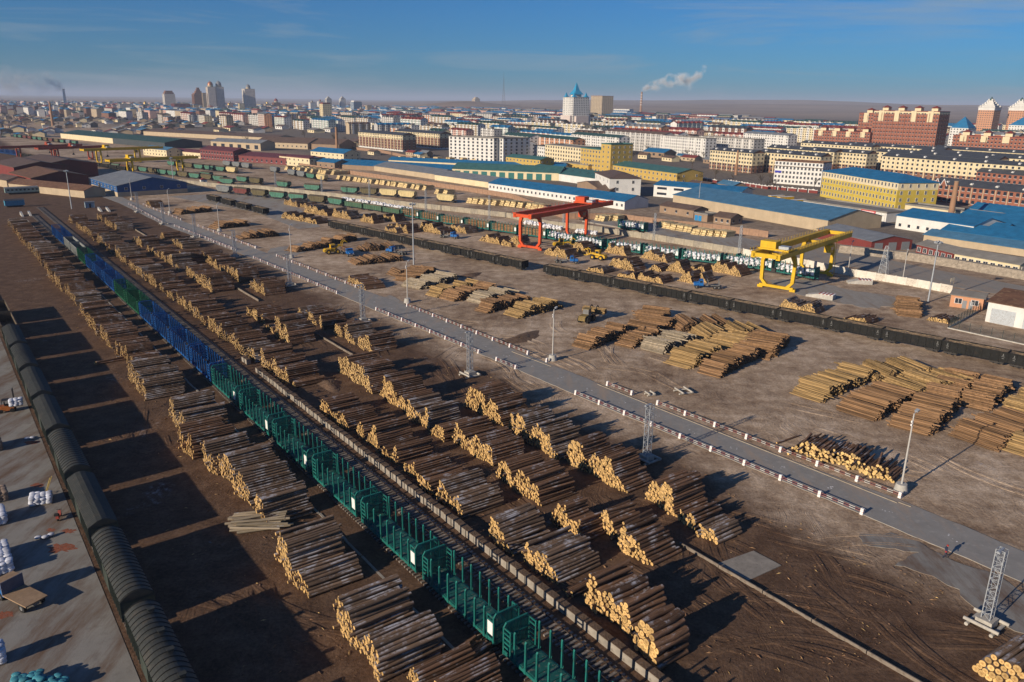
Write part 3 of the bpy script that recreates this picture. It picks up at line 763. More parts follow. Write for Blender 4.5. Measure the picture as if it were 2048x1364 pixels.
# the stack cut off by the bottom right corner
pile('log stack with bright round ends cut off by the bottom right corner', tq(1570, 1310) - W(4.6, 0), YAZ + 4, 6, 5, 2.6, .32, bark_grey, cut, True, None, .5, .5, .1)
# pale debarked logs and loose logs
pile('small pile of pale debarked logs lying askew beside the left log row', W(87.2, 23.5), YAZ + 24, 6.2, 4.2, 1.1, .16, bark_pale, cut, True, None, .9, .6, gap=2.3, mess=4)
pile('three loose logs on bare soil left of the left log row', ti(720, 305), YAZ - 8, 5.5, 1.2, .5, .16, bark, cut, True, None)
pile('a few short logs tumbled beside the big-ended front stack', to(450, 735), YAZ, 3.4, 1.8, .7, .17, bark, cut, True, None, mess=3)
pile('loose round logs lying by the front of the left row', W(50, 32.8), YAZ - 12, 4.5, 3.2, 1.0, .2, bark, cut, True, None, mess=3)
# mid-yard piles: corner at the near left, near right and far right of each
def pile3(label, p0, p1, p2, h, bm, cm, single, group='long thin log piles on the open yard', r=.125, s1=1.6, s2=.3, **kw):
    x = p1 - p0; y = p2 - p1; az = az_of(y)
    azx = az_of(x) - 90
    az = (az + azx) / 2 if abs(az - azx) < 60 else azx
    return pile(label, p0, azx, min(max(x.length, 4.5), 7.5), y.length * max(.3, math.cos(R(az_of(y) - azx))), h, r, bm, cm, single, group, s1, s2, **kw)
O, Yw, Pg = bark_orange, bark_yellow, bark_pale
MID = [
 (tk(465, 350), tk(585, 378), tk(870, 240), 1.9, O, 'nearest the loader, left of the big group'), (tk(775, 340), tk(905, 372), tk(1070, 270), 1.7, O, 'left of the grey-barked pile in the big group'),
 (tk(855, 225), tk(1085, 272), tk(1215, 190), 1.6, O, 'behind the left front of the big group'), (tk(925, 140), tk(1130, 168), tk(1225, 115), 1.5, O, 'at the far left back of the big group'),
 (tk(975, 372), tk(1150, 415), tk(1440, 310), 1.7, Pg, 'with silvery bark in the middle of the big group'), (tk(1150, 478), tk(1340, 530), tk(1530, 420), 2.1, Yw, 'with golden bark at the near left of the big group'),
 (tk(1390, 548), tk(1560, 592), tk(1940, 440), 2.0, O, 'nearest the camera in the big group'), (tk(1170, 175), tk(1260, 240), tk(1530, 150), 1.7, O, 'at the back middle of the big group'),
 (tk(1330, 245), tk(1480, 332), tk(1790, 215), 1.8, Yw, 'behind the silvery pile in the big group'), (tk(1450, 375), tk(1690, 425), tk(1870, 320), 1.8, Yw, 'behind the golden pile in the big group'),
 (tk(1690, 410), tl(10, 268), tl(230, 140), 2.2, O, 'at the right end of the big group'),
 (tl(160, 517), tl(390, 590), tl(800, 400), 1.7, Yw, 'with golden bark, left front of the far right group'), (tl(600, 345), tl(820, 450), tl(1070, 310), 1.6, Yw, 'left back of the far right group'),
 (tl(510, 642), tl(800, 732), tl(1110, 530), 1.7, O, 'second from left in front of the far right group'), (tl(845, 455), tl(1110, 557), tl(1350, 370), 1.6, Yw, 'second from left at the back of the far right group'),
 (tl(915, 767), tl(1215, 848), tl(1510, 660), 1.8, O, 'behind the near lamp post in the far right group'), (tl(1150, 560), tl(1390, 617), tl(1600, 430), 1.7, O, 'in the middle back of the far right group'),
 (tl(1360, 832), tl(1710, 958), tl(1940, 740), 1.7, O, 'crossed by the lamp post shadow, far right group'), (tl(1430, 605), tl(1660, 660), tl(1860, 480), 1.8, O, 'fourth at the back of the far right group'),
 (tl(1785, 952), tl(2080, 1042), tl(2300, 850), 1.7, Yw, 'cut by the right edge, front of the far right group'), (tl(1750, 665), tl(2000, 732), tl(2200, 560), 1.7, Yw, 'cut by the right edge, back of the far right group'),
 (tf(1045, 792), tf(1110, 822), tf(1280, 735), 1.5, O, 'under the tall floodlight mast'), (tf(1115, 847), tf(1270, 862), tf(1550, 790), 1.7, O, 'just right of the tall floodlight mast'),
 (tf(1160, 892), tf(1310, 922), tf(1540, 830), 1.6, Pg, 'with silvery bark behind the lamp post'), (tf(1350, 957), tf(1450, 982), tf(1660, 870), 1.8, Yw, 'golden, right of the silvery pile behind the lamp post'),
 (tf(1470, 987), tf(1590, 1017), tf(1790, 905), 1.8, O, 'middle of the group left of the loader'), (tf(1680, 1007), tf(1810, 1037), tf(2000, 930), 1.7, Pg, 'with silvery bark left of the loader'),
 (tf(1740, 1082), tf(1830, 1107), tf(2060, 985), 1.8, O, 'second left of the loader'), (tf(1970, 1112), tg(50, 1147), tg(385, 1050), 1.9, Yw, 'next to the dusty loader'),
 (tf(735, 692), tf(810, 728), tf(1170, 675), 1.5, O, 'in front of the two blue trucks'), (tf(240, 607), tf(310, 622), tf(565, 575), 1.6, O, 'left of the yellow loader and blue truck'),
 (tf(490, 552), tf(560, 565), tf(880, 535), 1.8, O, 'behind the yellow loader'), (tf(800, 585), tf(870, 637), tf(1090, 585), 1.6, O, 'behind the right blue truck'),
 (te(1880, 295), tf(50, 584), tf(290, 525), 1.8, O, 'far along the road behind the lamp posts'), (te(1660, 220), te(1790, 248), te(2000, 205), 1.8, O, 'second from the far end along the road'),
 (te(1370, 105), te(1510, 135), te(1740, 100), 1.8, O, 'at the far end along the road'),
 (th(1030, 845), th(1215, 865), th(1370, 770), 1.9, O, 'beside the tall right floodlight mast')]
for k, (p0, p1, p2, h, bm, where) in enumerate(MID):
    cm = cut_shaded
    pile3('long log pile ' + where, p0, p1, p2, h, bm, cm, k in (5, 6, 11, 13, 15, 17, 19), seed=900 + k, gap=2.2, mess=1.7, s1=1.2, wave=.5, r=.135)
# the fan-shaped pile beside the road and the one farther along
pile('loose fan of short brown logs with yellow ends beside the road barrier', tl(960, 1195), YAZ - 10, 4.4, 15.5, 1.9, .2, bark, mat('cut_wood_yellow', (.52, .35, .14), .8, .25, 7, c2=(.3, .19, .08), mix=.42, island=.4), True, None, 1.2, 1.4, .2, mess=4, seed=411)
pile('brown log pile with yellow ends at the road bend behind the barrier', tf(870, 922), YAZ + 3, 6, 12, 1.9, .14, bark, cut, False, None, .8, .8, .15)
pile('single dark log lying beside the road barrier', tl(70, 905), YAZ + 4, 5.5, .3, .3, .17, bark, cut, True, None)
pile('log pile with pale ends in front of the blue warehouse', ta(1215, 1145), YAZ, 6, 10, 2.2, .15, bark, cut, False, None)
# pale-ended piles beyond the black wagons: near end of the lit face, far end, height
BACK = [(tf(360, 372), tf(240, 335), 2.0), (tf(485, 395), tf(375, 362), 2.0), (tf(330, 258), tf(248, 230), 2.4), (tf(450, 275), tf(345, 255), 1.6), (tf(505, 318), tf(455, 290), 3.0), (tf(572, 330), tf(515, 312), 2), (tf(755, 358), tf(638, 320), 2.8), (tf(945, 392), tf(805, 370), 2.4),
        (tf(1120, 380), tf(1018, 355), 2.3), (tf(1215, 470), tf(1090, 405), 2.4), (tf(1130, 468), tf(1030, 448), 1.4), (tf(1480, 475), tf(1312, 440), 2.6), (tf(1690, 472), tf(1557, 440), 2.2), (tf(1950, 557), tf(1785, 525), 2.0), (tf(2048, 578), tf(1970, 560), 1.6),
        (tg(80, 582), tg(0, 555), 2.8), (tg(450, 672), tg(218, 640), 2.6), (tg(610, 640), tg(450, 605), 2.6), (tg(920, 652), tg(715, 620), 2.4), (tg(980, 772), tg(740, 735), 2.8), (tg(1250, 705), tg(1035, 660), 2.4), (tg(1195, 776), tg(1105, 755), 1.8), (tg(1390, 792), tg(1220, 765), 2.6),
        (tg(1455, 872), tg(1312, 850), 2.3), (tg(1562, 862), tg(1490, 840), 2.0), (tg(1832, 815), tg(1552, 762), 2.6), (tg(740, 792), tg(590, 768), 1.4), (tg(990, 835), tg(830, 812), 1.3), (tg(1210, 872), tg(1025, 825), 1.4), (tg(1545, 790), tg(1440, 760), 1.8),
        (th(380, 842), th(100, 778), 1.9), (th(790, 925), th(575, 885), 1.1), (th(1440, 912), th(1320, 870), .8)]
BACK.sort(key=lambda t: t[0].x)
for k, (p1, p0, h) in enumerate(BACK):
    d = p0 - p1; az = az_of(d)
    if d.length < 3: d = d.normalized() * 3
    pile(f'pale-ended log pile beyond the black wagons, {ordn(k + 1)} from the left', p1, -44 + rng.uniform(-5, 5), 6, min(max(4, d.length), 15), h * 1.1, .15, bark if k % 3 else bark_grey, cut, False, 'log piles beyond the black wagons', .8, .8, .3)
# ------------------------------------------------------------------ road barriers
post_m = MB().prism([(-.3, 0), (.3, 0), (.17, .85), (-.17, .85)], -.2, .2, 'y')
post_m.bx(-.245, .245, -.21, .21, .3, .4, 1); post_m.bx(-.2, .2, -.21, .21, .58, .68, 1)
post_mesh = post_m.mesh('barrier_post', [white_p, red_p])
def barrier(p, q, label, off=0.0):
    d = q - p; L = d.length; n = max(1, round(L / 6.15)); az = az_of(d)
    root = thing('road_barrier', label, 'barrier', (p.x, p.y, 0), R(-az), 'red and white barriers along the road')
    st = L / n
    rm = MB()
    for z in (.32, .6):
        m_ = 7; y0 = .2; y1 = st - .2
        for i in range(m_):
            a = y0 + (y1 - y0) * i / m_; b = y0 + (y1 - y0) * (i + 1) / m_
            rm.cyl((0, a, z), (0, b, z), .055, 6, i % 2)
    rme = rm.mesh('rail', [mat('faded_red_rail', (.24, .09, .075), .7, .25, 1.5, c2=(.3, .24, .2), mix=.42), mat('faded_white_rail', (.5, .47, .43), .7, .2, 1.5, c2=(.3, .25, .2), mix=.42)])
    for k in range(n + 1):
        place('post', post_mesh, root, (0, k * st, 0), rng.uniform(-.05, .05))
        if k < n and rng.random() > .04: place('rail', rme, root, (0, k * st, 0), rng.uniform(-.004, .004))
BAR = [(G(258, 409), G(325, 446), 'far left of the road, beyond the second lattice tower'), (te(1400, 212), te(1890, 402), 'left of the road between the far lattice towers'), (G(418, 481), G(464, 499), 'short one left of the road before the far crossing'),
       (tf(-15, 668), tf(650, 950), 'left of the road between the two crossings'), (tf(965, 1082), tk(30, 522), 'left of the road after the crossing in the middle'), (tk(485, 717), tq(712, 92), 'left of the road, nearest the camera'),
       (te(1150, 42), te(1450, 162), 'right of the road at its far end'), (te(1590, 212), te(2045, 385), 'right of the road beside far orange logs'), (tf(170, 652), tf(800, 900), 'right of the road between the two crossings'),
       (tf(1212, 1052), tk(265, 470), 'right of the road in front of the middle lamp post'), (tk(725, 648), tl(1000, 1308), 'right of the road, nearest the camera'), (G(484, 487), G(512, 497), 'short one right of the road before the far crossing')]
for p, q, w_ in BAR: barrier(p, q, 'red and white barrier ' + w_)
# pale kerb lines at the right edge of the road
for k, (p, q) in enumerate(((tk(0, 392), tk(300, 505)), (tk(650, 640), tl(980, 1350)), (tq(990, 3), tq(1085, 38)))):
    mb = MB(); d = (q - p); a_ = Vector((d.y, -d.x, 0)).normalized() * .12
    mb.add([p + a_, q + a_, q - a_, p - a_, p + a_ + Vector((0, 0, .1)), q + a_ + Vector((0, 0, .1)), q - a_ + Vector((0, 0, .1)), p - a_ + Vector((0, 0, .1))], [(4, 5, 6, 7), (0, 1, 5, 4), (1, 2, 6, 5), (2, 3, 7, 6), (3, 0, 4, 7)])
    tag(mb.build('kerb', mat('kerb_stone', (.36, .3, .22), .9, .2, 1)), kind='structure')
# ------------------------------------------------------------------ lattice towers
beam_c = mat('crib_concrete', (.4, .37, .32), .9, .25, 1.2, c2=(.26, .24, .2), mix=.42, bump=.3)
def lattice(label, base, hgt, az=YAZ, w=.82, crib=True, taper=1.0, group='lattice towers along the road', head=True):
    t = thing('lattice_tower', label, 'tower', (base.x, base.y, 0), R(-az), group)
    z0 = .9 if crib else 0
    def cor(z, i):
        f = 1 + (taper - 1) * (1 - (z - z0) / (hgt - z0)); s = w / 2 * f
        return Vector(((-s, s, s, -s)[i], (-s, -s, s, s)[i], z))
    for i in range(4): MB().beam(cor(z0, i), cor(hgt, i), .09).build('leg', steel, t)
    mb = MB(); n = int((hgt - z0) / .62)
    for k in range(n):
        za = z0 + (hgt - z0) * k / n; zb = z0 + (hgt - z0) * (k + 1) / n
        for i in range(4):
            j = (i + 1) % 4
            mb.beam(cor(za, i if k % 2 else j), cor(zb, j if k % 2 else i), .045)
            mb.beam(cor(zb, i), cor(zb, j), .04)
    mb.build('bracing', steel, t)
    if head: MB().bx(-1.0, .3, -.1, .1, hgt, hgt + .1).bx(-1.05, -.6, -.2, .2, hgt - .12, hgt + .02).build('lamp_arm', steel, t)
    if crib:
        MB().bx(-.8, .8, -.8, .8, 0, .92).build('base_block', beam_c, t)
        for s in (-1, 1):
            for z, ax in ((.16, 0), (.46, 1)):
                m_ = MB()
                if ax: m_.cyl((s * 1.2, -1.7, z), (s * 1.2, 1.7, z), .2, 7)
                else: m_.cyl((-1.7, s * 1.2, z), (1.7, s * 1.2, z), .2, 7)
                m_.build('crib_beam', beam_c, t)
    return t
TW = [(G(1971, 1250), 8.9, 'nearest lattice tower at the right edge beside the road'), (G(1293, 920), 8.9, 'lattice tower standing among the front log piles'), (G(940, 751), 8.9, 'lattice tower right of the bare soil, third from the camera'), (G(726, 643), 9, 'lattice tower by the middle crossing, fourth from the camera'), (G(580, 571), 9, 'fifth lattice tower from the camera left of the road'), (G(471, 514), 9, 'sixth lattice tower from the camera at the far crossing'), (G(391, 476), 9, 'seventh lattice tower from the camera beside the road'), (G(328, 449), 9, 'eighth lattice tower from the camera beside the road'), (G(277, 425), 9, 'farthest lattice tower at the road end')]
for p, h, lb in TW: lattice(lb, p, h)
pole_m = mat('concrete_pole', (.42, .4, .37), .85, .12, 1)
def lamp_post(label, base, hgt, basem=True, group='lamp posts right of the road', r=.15):
    t = thing('lamp_post', label, 'lamp post', (base.x, base.y, 0), R(rng.uniform(30, 50)), group)
    if basem: MB().cyl((0, 0, 0), (0, 0, 1.15), .95, 14, r2=.72).build('base', conc_pale, t)
    MB().cyl((0, 0, .2), (0, 0, hgt), r, 8, r2=r * .62).build('pole', pole_m, t)
    a = MB().beam((0, 0, hgt - .1), (.5, 0, hgt + .25), .07).build('arm', steel, t)
    MB().obx(.62, 0, hgt + .3, .55, .45, .22, 0, 0, -.35).build('lamp', steel, t)
    if basem:
        for z in (hgt * .9, hgt * .86): MB().bx(-.28, -.12, -.09, .09, z - .14, z + .14).build('junction_box', white_p, t)
        for z in (hgt * .25, hgt * .42): MB().bx(.1, .2, -.06, .06, z - .16, z + .16).build('insulator', white_p, t)
LP = [(G(1801, 982), 11.6, 'nearest lamp post with concrete base beside the fan of logs'), (G(1105, 720), 10.8, 'lamp post with concrete base at the middle bend of the road'), (G(815, 605), 10.8, 'lamp post on concrete base near the tall mast'), (G(583, 516), 10.8, 'lamp post on concrete base at the far crossing'), (G(439, 463), 10.8, 'fifth lamp post along the road from the camera'), (G(340, 427), 10.8, 'sixth lamp post along the road from the camera'), (G(264, 400), 10.8, 'lamp post at the far end of the road by the blue warehouse')]
for p, h, lb in LP: lamp_post(lb, p, h)
def flood_mast(label, base, hgt, group='tall floodlight masts'):
    t = thing('floodlight_mast', label, 'mast', (base.x, base.y, 0), R(40), group)
    MB().cyl((0, 0, 0), (0, 0, hgt), .26, 10, r2=.14).build('pole', steel, t)
    MB().cyl((0, 0, hgt - .9), (0, 0, hgt - .75), .75, 10).build('ring', steel, t)
    for k in range(6):
        a = k * math.pi / 3
        MB().obx(.85 * math.cos(a), .85 * math.sin(a), hgt - .55, .5, .45, .45, a, 0, .5).build('floodlight', steel, t)
flood_mast('tall floodlight mast beside the middle orange log piles', tf(1262, 717), 20)
flood_mast('tall floodlight mast at the right near the brick hut', th(1280, 737), 17)
flood_mast('tall lamp pole left of the blue warehouse', ta(575, 1152), 18)
flood_mast('tall lamp pole standing behind the blue warehouse', ta(1390, 952), 16)
for k, p in enumerate((tf(160, 112), tf(530, 167), tf(910, 202), tf(1360, 292), tf(1866, 352), tg(412, 422), tg(1135, 522), tg(1815, 642))):
    lattice(f'slim lattice post along the grey wall, {ordn(k + 1)} from the left', p, 10.5, -47, .6, False, 1.3, 'slim lattice posts along the grey wall', False)
lattice('broad tapering lattice tower behind the white-panelled wall at the right', th(920, 512), 9, -47, .8, False, 3.0, None, False)
wood_pole = mat('weathered_pole', (.24, .2, .15), .9, .2, 1)
for k, (p, h) in enumerate(((th(645, 462), 8.5), (th(1080, 542), 8.5), (th(270, 400), 7), (tg(1490, 270), 13))):
    lamp_post(f'wooden utility pole behind the wall at the right, {ordn(k + 1)} of the row', p, h, False, 'wooden utility poles')
# crib frames left on the open yard
def crib(label, p, s=1.0):
    t = thing('concrete_crib', label, 'frame', (p.x, p.y, 0), R(20), 'concrete beam frames on the open yard')
    for k, (z, ax) in enumerate(((.16, 0), (.45, 1))):
        for q in (-1, 1):
            m_ = MB()
            if ax: m_.cyl((q * .95 * s, -1.5 * s, z), (q * .95 * s, 1.5 * s, z), .17, 7)
            else: m_.cyl((-1.5 * s, q * .95 * s, z), (1.5 * s, q * .95 * s, z), .17, 7)
            m_.build('crib_beam', beam_c, t)
crib('empty frame of concrete beams lying on the open yard', tk(1300, 700)); crib('smaller frame of concrete rubble on the open yard', tk(1045, 720), .55)
# striped loading blocks near the yellow crane
for k, (p, q, lb) in enumerate(((th(300, 690), th(515, 725), 'low concrete loading ramp with red and white stripes, nearer one'), (th(640, 590), th(835, 600), 'concrete loading ramp with red and white stripes by the wall'))):
    d = q - p; t = thing('loading_ramp', lb, 'ramp', (p.x, p.y, 0), math.atan2(d.y, d.x), 'striped loading ramps'); L = d.length
    MB().prism([(0, 0), (L, 0), (L, 1.3), (L * .45, 1.25), (0, .5)], 0, 2.6, 'y').build('ramp_body', conc_pale, t)
    mb = MB(); n = 8
    for i in range(n): mb.bx(L * (.47 + .53 * i / n), L * (.47 + .53 * (i + 1) / n), -.02, 2.62, 1.28, 1.42, i % 2)
    mb.build('striped_edge', [red_p, white_p], t)
# signboard
t = thing('signboard', 'small cream signboard on two legs behind the wall', 'sign', th(1470, 595), R(30)); MB().bx(-.9, .9, -.04, .04, .9, 2.0).build('board', mat('cream_board', (.6, .52, .38), .8, .1), t)
for s in (-1, 1): MB().bx(s * .8 - .05, s * .8 + .05, -.05, .05, 0, .9).build('leg', wood_pole, t)

# ------------------------------------------------------------------ gantry cranes (local y along the span)
def gantry(label, base, az, span, hz, g0, g1, paint, w=8.0, cab=.7, detail=True, group='gantry cranes'):
    t = thing('gantry_crane', label, 'crane', (base.x, base.y, 0), R(-az), group)
    for y in (0, span):
        for s in (-1, 1):
            mb = MB()
            pts = [(s * w * .5 * .62, y, .95), (s * w * .5 * .92, y, 2.6), (s * w * .5 * .95, y, hz - 2.2), (s * w * .5 * .8, y, hz)]
            wd = [1.25, .95, .95, 1.5]
            for i in range(3):
                a, b = Vector(pts[i]), Vector(pts[i + 1])
                vs = []
                for c, ww in ((a, wd[i]), (b, wd[i + 1])):
                    vs += [(c.x - ww / 2, y - .45, c.z), (c.x + ww / 2, y - .45, c.z), (c.x + ww / 2, y + .45, c.z), (c.x - ww / 2, y + .45, c.z)]
                mb.add(vs, [(3, 2, 1, 0), (4, 5, 6, 7), (0, 1, 5, 4), (1, 2, 6, 5), (2, 3, 7, 6), (3, 0, 4, 7)])
            mb.build('leg', paint, t)
            MB().bx(s * w * .48 - .8, s * w * .48 + .8, y - .35, y + .35, .05, .8).build('wheel_truck', paint, t)
        MB().bx(-w * .5, w * .5, y - .48, y + .48, .5, 1.25).build('sill_beam', paint, t)
        MB().bx(-w * .42, w * .42, y - .4, y + .4, hz - .5, hz + .3).build('end_tie', paint, t)
    for s in (-1, 1):
        gi = MB().bx(s * w * .36 - .6, s * w * .36 + .6, g0, g1, hz, hz + 1.7).build('girder', paint, t)
        if detail:
            mb = MB(); x = s * (w * .36 + .95)
            mb.bx(min(s * (w * .36 + .6), x), max(s * (w * .36 + .6), x), g0, g1, hz + 1.55, hz + 1.62)
            for z in (hz + 2.1, hz + 2.6): mb.beam((x, g0, z), (x, g1, z), .06)
            yy = g0
            while yy <= g1: mb.beam((x, yy, hz + 1.6), (x, yy, hz + 2.6), .06); yy += 2.2
            mb.build('walkway', paint, gi)
    for y in (g0 + .5, g1 - .5): MB().bx(-w * .36, w * .36, y - .5, y + .5, hz + .3, hz + 1.4).build('end_beam', paint, t)
    yc = g0 + (g1 - g0) * cab
    tr = MB().bx(-w * .45, w * .45, yc - 2.2, yc + 2.2, hz + 1.75, hz + 2.2).build('trolley', paint, t)
    MB().bx(-w * .4, w * .05, yc - 1.7, yc + 1.7, hz + 2.2, hz + 4.1).build('machine_house', paint, tr)
    MB().bx(w * .12, w * .4, yc - 1.2, yc + 1.2, hz + 2.2, hz + 3.0).build('winch', steel, tr)
    hk = MB()
    for s in (-.6, .6):
        for q in (-.4, .4): hk.beam((s, yc + q, hz + 1.75), (s * .5, yc + q * .5, hz - 3.6), .05)
    hk.bx(-.6, .6, yc - .4, yc + .4, hz - 4.6, hz - 3.6); hk.bx(-2.6, 2.6, yc - .15, yc + .15, hz - 5.0, hz - 4.6); hk.build('hoist_hook', wheel_m, tr)
    MB().bx(w * .36 - .3, w * .36 + 1.7, span - 4, span - 1.6, hz - 2.4, hz - .1).bx(w * .36 - .2, w * .36 + 1.75, span - 3.7, span - 1.9, hz - 1.6, hz - .6, 1).build('cab', [paint, glass], t)
    ld = MB()
    for s in (-.3, .3): ld.beam((w * .55, span + 1.2 + s, .3), (w * .5, span + 1.2 + s, hz + 1.2), .07)
    for z in np.arange(.6, hz + 1, .5): ld.beam((w * .53, span + .9, z), (w * .53, span + 1.5, z), .05)
    ld.build('ladder', paint, t)
    return t
red_c = mat('crane_red', (.56, .07, .014), .5, .15, .5, c2=(.3, .045, .02), mix=.36, stain=.25)
yel_c = mat('crane_yellow', (.6, .37, .01), .5, .15, .5, c2=(.35, .2, .02), mix=.36, stain=.25)
gantry('large orange-red gantry crane spanning the loaded trains', Vector((6, 279, 0)), 38, 30, 11.6, -5, 50, red_c, 9.5, .74)
gantry('yellow gantry crane at the right over the log train', Vector((76, 220, 0)), 41, 29.5, 10.3, -10, 47, yel_c, 10, .12)
gantry('far red gantry crane nearest the left edge of the picture', ta(160, 760), 40, 26, 9.5, -14, 48, mat('far_crane_red', (.3, .05, .02), .6, .15, .5), 9, .6, False)
gantry('second far red gantry crane behind the first', ta(460, 770), 40, 26, 9.5, -14, 40, MATS['far_crane_red'], 9, .5, False)
gantry('far yellow gantry crane behind the blue warehouse', ta(800, 790), 40, 30, 10, -12, 50, yel_c, 9, .3, False)
gantry('nearer yellow gantry crane behind the blue warehouse', ta(1050, 885), 42, 34, 9.5, -14, 46, yel_c, 9, .25, False)

# ------------------------------------------------------------------ walls
def wall_line(name, pts, h, mats, label, step=3.0, thick=.25, post=True, cat='wall'):
    root = thing(name, label, cat, (0, 0, 0)); n = 0
    for i in range(len(pts) - 1):
        p, q = pts[i], pts[i + 1]; d = q - p; L = d.length; k = max(1, round(L / step)); st = L / k; rz = math.atan2(d.y, d.x)
        me = MB().bx(.02, st - .02, -thick / 2, thick / 2, -.2, h).mesh('panel', mats[0]); alt = MB().bx(.02, st - .02, -thick / 2, thick / 2, -.2, h).mesh('panel', mats[-1]) if len(mats) > 1 else me
        pm = MB().bx(-.2, .2, -thick / 2 - .1, thick / 2 + .1, -.2, h + .08).mesh('pillar', mats[0])
        far = MB()
        for j in range(k):
            c = p + d * (j / k)
            if n < 150: place('panel', alt if (n % 3 == 1 and len(mats) > 1) else me, root, (c.x, c.y, rng.uniform(-.08, .05)), rz)
            if post and n < 150: place('pillar', pm, root, (c.x, c.y, 0), rz)
            n += 1
    return root
GWP = [ta(1430, 945), ta(1800, 985), tf(0, 113), tf(600, 175), tf(1200, 250), tf(2000, 338), tg(300, 410), tg(720, 458), tg(1300, 548), tg(1850, 640)]
wall_line('concrete_wall', GWP, 2.3, [mat('wall_grey', (.33, .29, .22), .9, .2, .4, c2=(.22, .19, .15), mix=.42), mat('wall_grey_stained', (.27, .24, .19), .9, .25, .5, c2=(.16, .14, .12), mix=.45)], 'long grey concrete panel wall behind the green hopper wagons', 4.0)
wall_line('panel_wall', [tg(1850, 640), th(200, 430), th(700, 535), th(1100, 600), th(1470, 668)], 2.3, [mat('wall_white', (.62, .58, .5), .85, .15, .5, c2=(.35, .3, .25), mix=.4), mat('wall_white_worn', (.55, .5, .42), .85, .2, .6, c2=(.3, .25, .2), mix=.46)], 'wall of worn white panels behind the yellow crane', 3.0)
wall_line('brick_wall', [tb(350, 812), tb(800, 880), tb(1240, 945), tb(1700, 1012), tb(2048, 1068), tg(420, 350), tg(830, 352), tg(1200, 400), tg(1600, 440), tg(2048, 500)], 2.6, [mat('wall_brown', (.3, .185, .12), .9, .2, .4, c2=(.22, .14, .1), mix=.42)], 'long brown brick wall behind the sawn timber stacks', 4.5)
wall_line('brick_wall', [tb(740, 672), tb(1000, 700), tb(1240, 752)], 2.6, [MATS['wall_brown']], 'short brown wall in front of the cream and brown apartment block', 4.5)
stone = mat('rubble_stone', (.3, .25, .19), .95, .35, 1.2, c2=(.17, .14, .11), mix=.45, bump=1.0, bscale=3)
o = thing('stone_embankment', 'rubble stone embankment below the workshops at the right', 'embankment')
mb = MB(); pts = [th(560, 340), th(1100, 400), th(1500, 465), th(2048, 560), th(2500, 650)]
for i in range(len(pts) - 1):
    p, q = pts[i], pts[i + 1]; n_ = Vector((-(q - p).y, (q - p).x, 0)).normalized()
    if n_.y < 0: n_ = -n_
    mb.add([p, q, q + n_ * 1.6 + Vector((0, 0, 2.4)), p + n_ * 1.6 + Vector((0, 0, 2.4)), q + n_ * 4 + Vector((0, 0, 2.4)), p + n_ * 4 + Vector((0, 0, 2.4)), q + n_ * 4, p + n_ * 4], [(0, 1, 2, 3), (3, 2, 4, 5), (5, 4, 6, 7)])
mb.build('slope', stone, o)
# wire fence at the right
o = thing('wire_fence', 'dark wire mesh fence on a white kerb at the right edge', 'fence'); pts = [th(1440, 945), th(2060, 1080)]; wires = mat('fence_wire', (.04, .06, .055), .6, .2)
mb = MB()
for (p, q) in ((th(1440, 945), th(2150, 1100)), (th(1440, 945), th(1700, 800))):
    d = q - p; n_ = int(d.length / 2.2)
    for k in range(n_ + 1):
        c = p + d * k / n_; MB().bx(c.x - .04, c.x + .04, c.y - .04, c.y + .04, 0, 2.3).build('post', wires, o)
    for z in np.arange(.25, 2.3, .2): mb.beam(p + Vector((0, 0, z)), q + Vector((0, 0, z)), .018)
    for k in range(n_ * 8): c = p + d * k / (n_ * 8); mb.beam(c + Vector((0, 0, .2)), c + Vector((0, 0, 2.2)), .014)
    MB().beam(p + Vector((0, 0, .08)), q + Vector((0, 0, .08)), .3, .25).build('kerb', conc_pale, o)
mb.build('mesh', wires, o)
# ------------------------------------------------------------------ hopper wagons, loaded log wagons, sacks
def hopper(label, paint, roofc, L=11.5):
    t = thing('hopper_wagon', label, 'wagon'); hl = L / 2
    prof_b = [(-hl + 1.9, 1.2), (hl - 1.9, 1.2), (hl - .35, 2.4), (hl - .35, 3.7), (-hl + .35, 3.7), (-hl + .35, 2.4)]
    MB().prism(prof_b, -1.45, 1.45, 'x').build('body', paint, t)
    rp = [(-1.5, 3.65)] + [(x, 3.7 + .62 * (1 - (abs(x) / 1.5) ** 2.2)) for x in np.linspace(-1.5, 1.5, 9)] + [(1.5, 3.65)]
    MB().prism(rp, -hl + .3, hl - .3, 'y').build('roof', roofc, t)
    rb = MB().bx(-.05, .05, -.06, .06, 1.6, 3.7).mesh('rib', paint)
    for y in np.linspace(-hl + 1.4, hl - 1.4, 8):
        for s in (-1, 1): place('rib', rb, t, (s * 1.49, y, 0))
    f = MB().bx(-1.3, 1.3, -hl, hl, .85, 1.1)
    for s in (-1, 1):
        f.bx(-.14, .14, s * hl, s * (hl + .6), .8, 1.05)
        for x in (-1.2, 1.2): f.beam((x, s * (hl - .15), 1.1), (x, s * (hl - .35), 2.6), .09)
    f.build('underframe', wheel_m, t); add_bogies(t, (-hl + 1.7, hl - 1.7)); return remember(t)
hg = mat('hopper_green', (.06, .17, .12), .7, .3, .5, c2=(.09, .1, .06), mix=.42, stain=.5)
hb = mat('hopper_brown', (.11, .09, .045), .75, .3, .5, c2=(.08, .06, .035), mix=.42, stain=.5)
hr = mat('hopper_red', (.14, .04, .035), .75, .3, .5, stain=.5)
hy = mat('hopper_cream', (.55, .44, .22), .7, .2, .5, stain=.4)
hgr = mat('wagon_grey', (.17, .18, .18), .7, .25, .5, stain=.4)
rust = mat('rusty_roof', (.075, .06, .038), .8, .35, .4, c2=(.12, .08, .045), mix=.45)
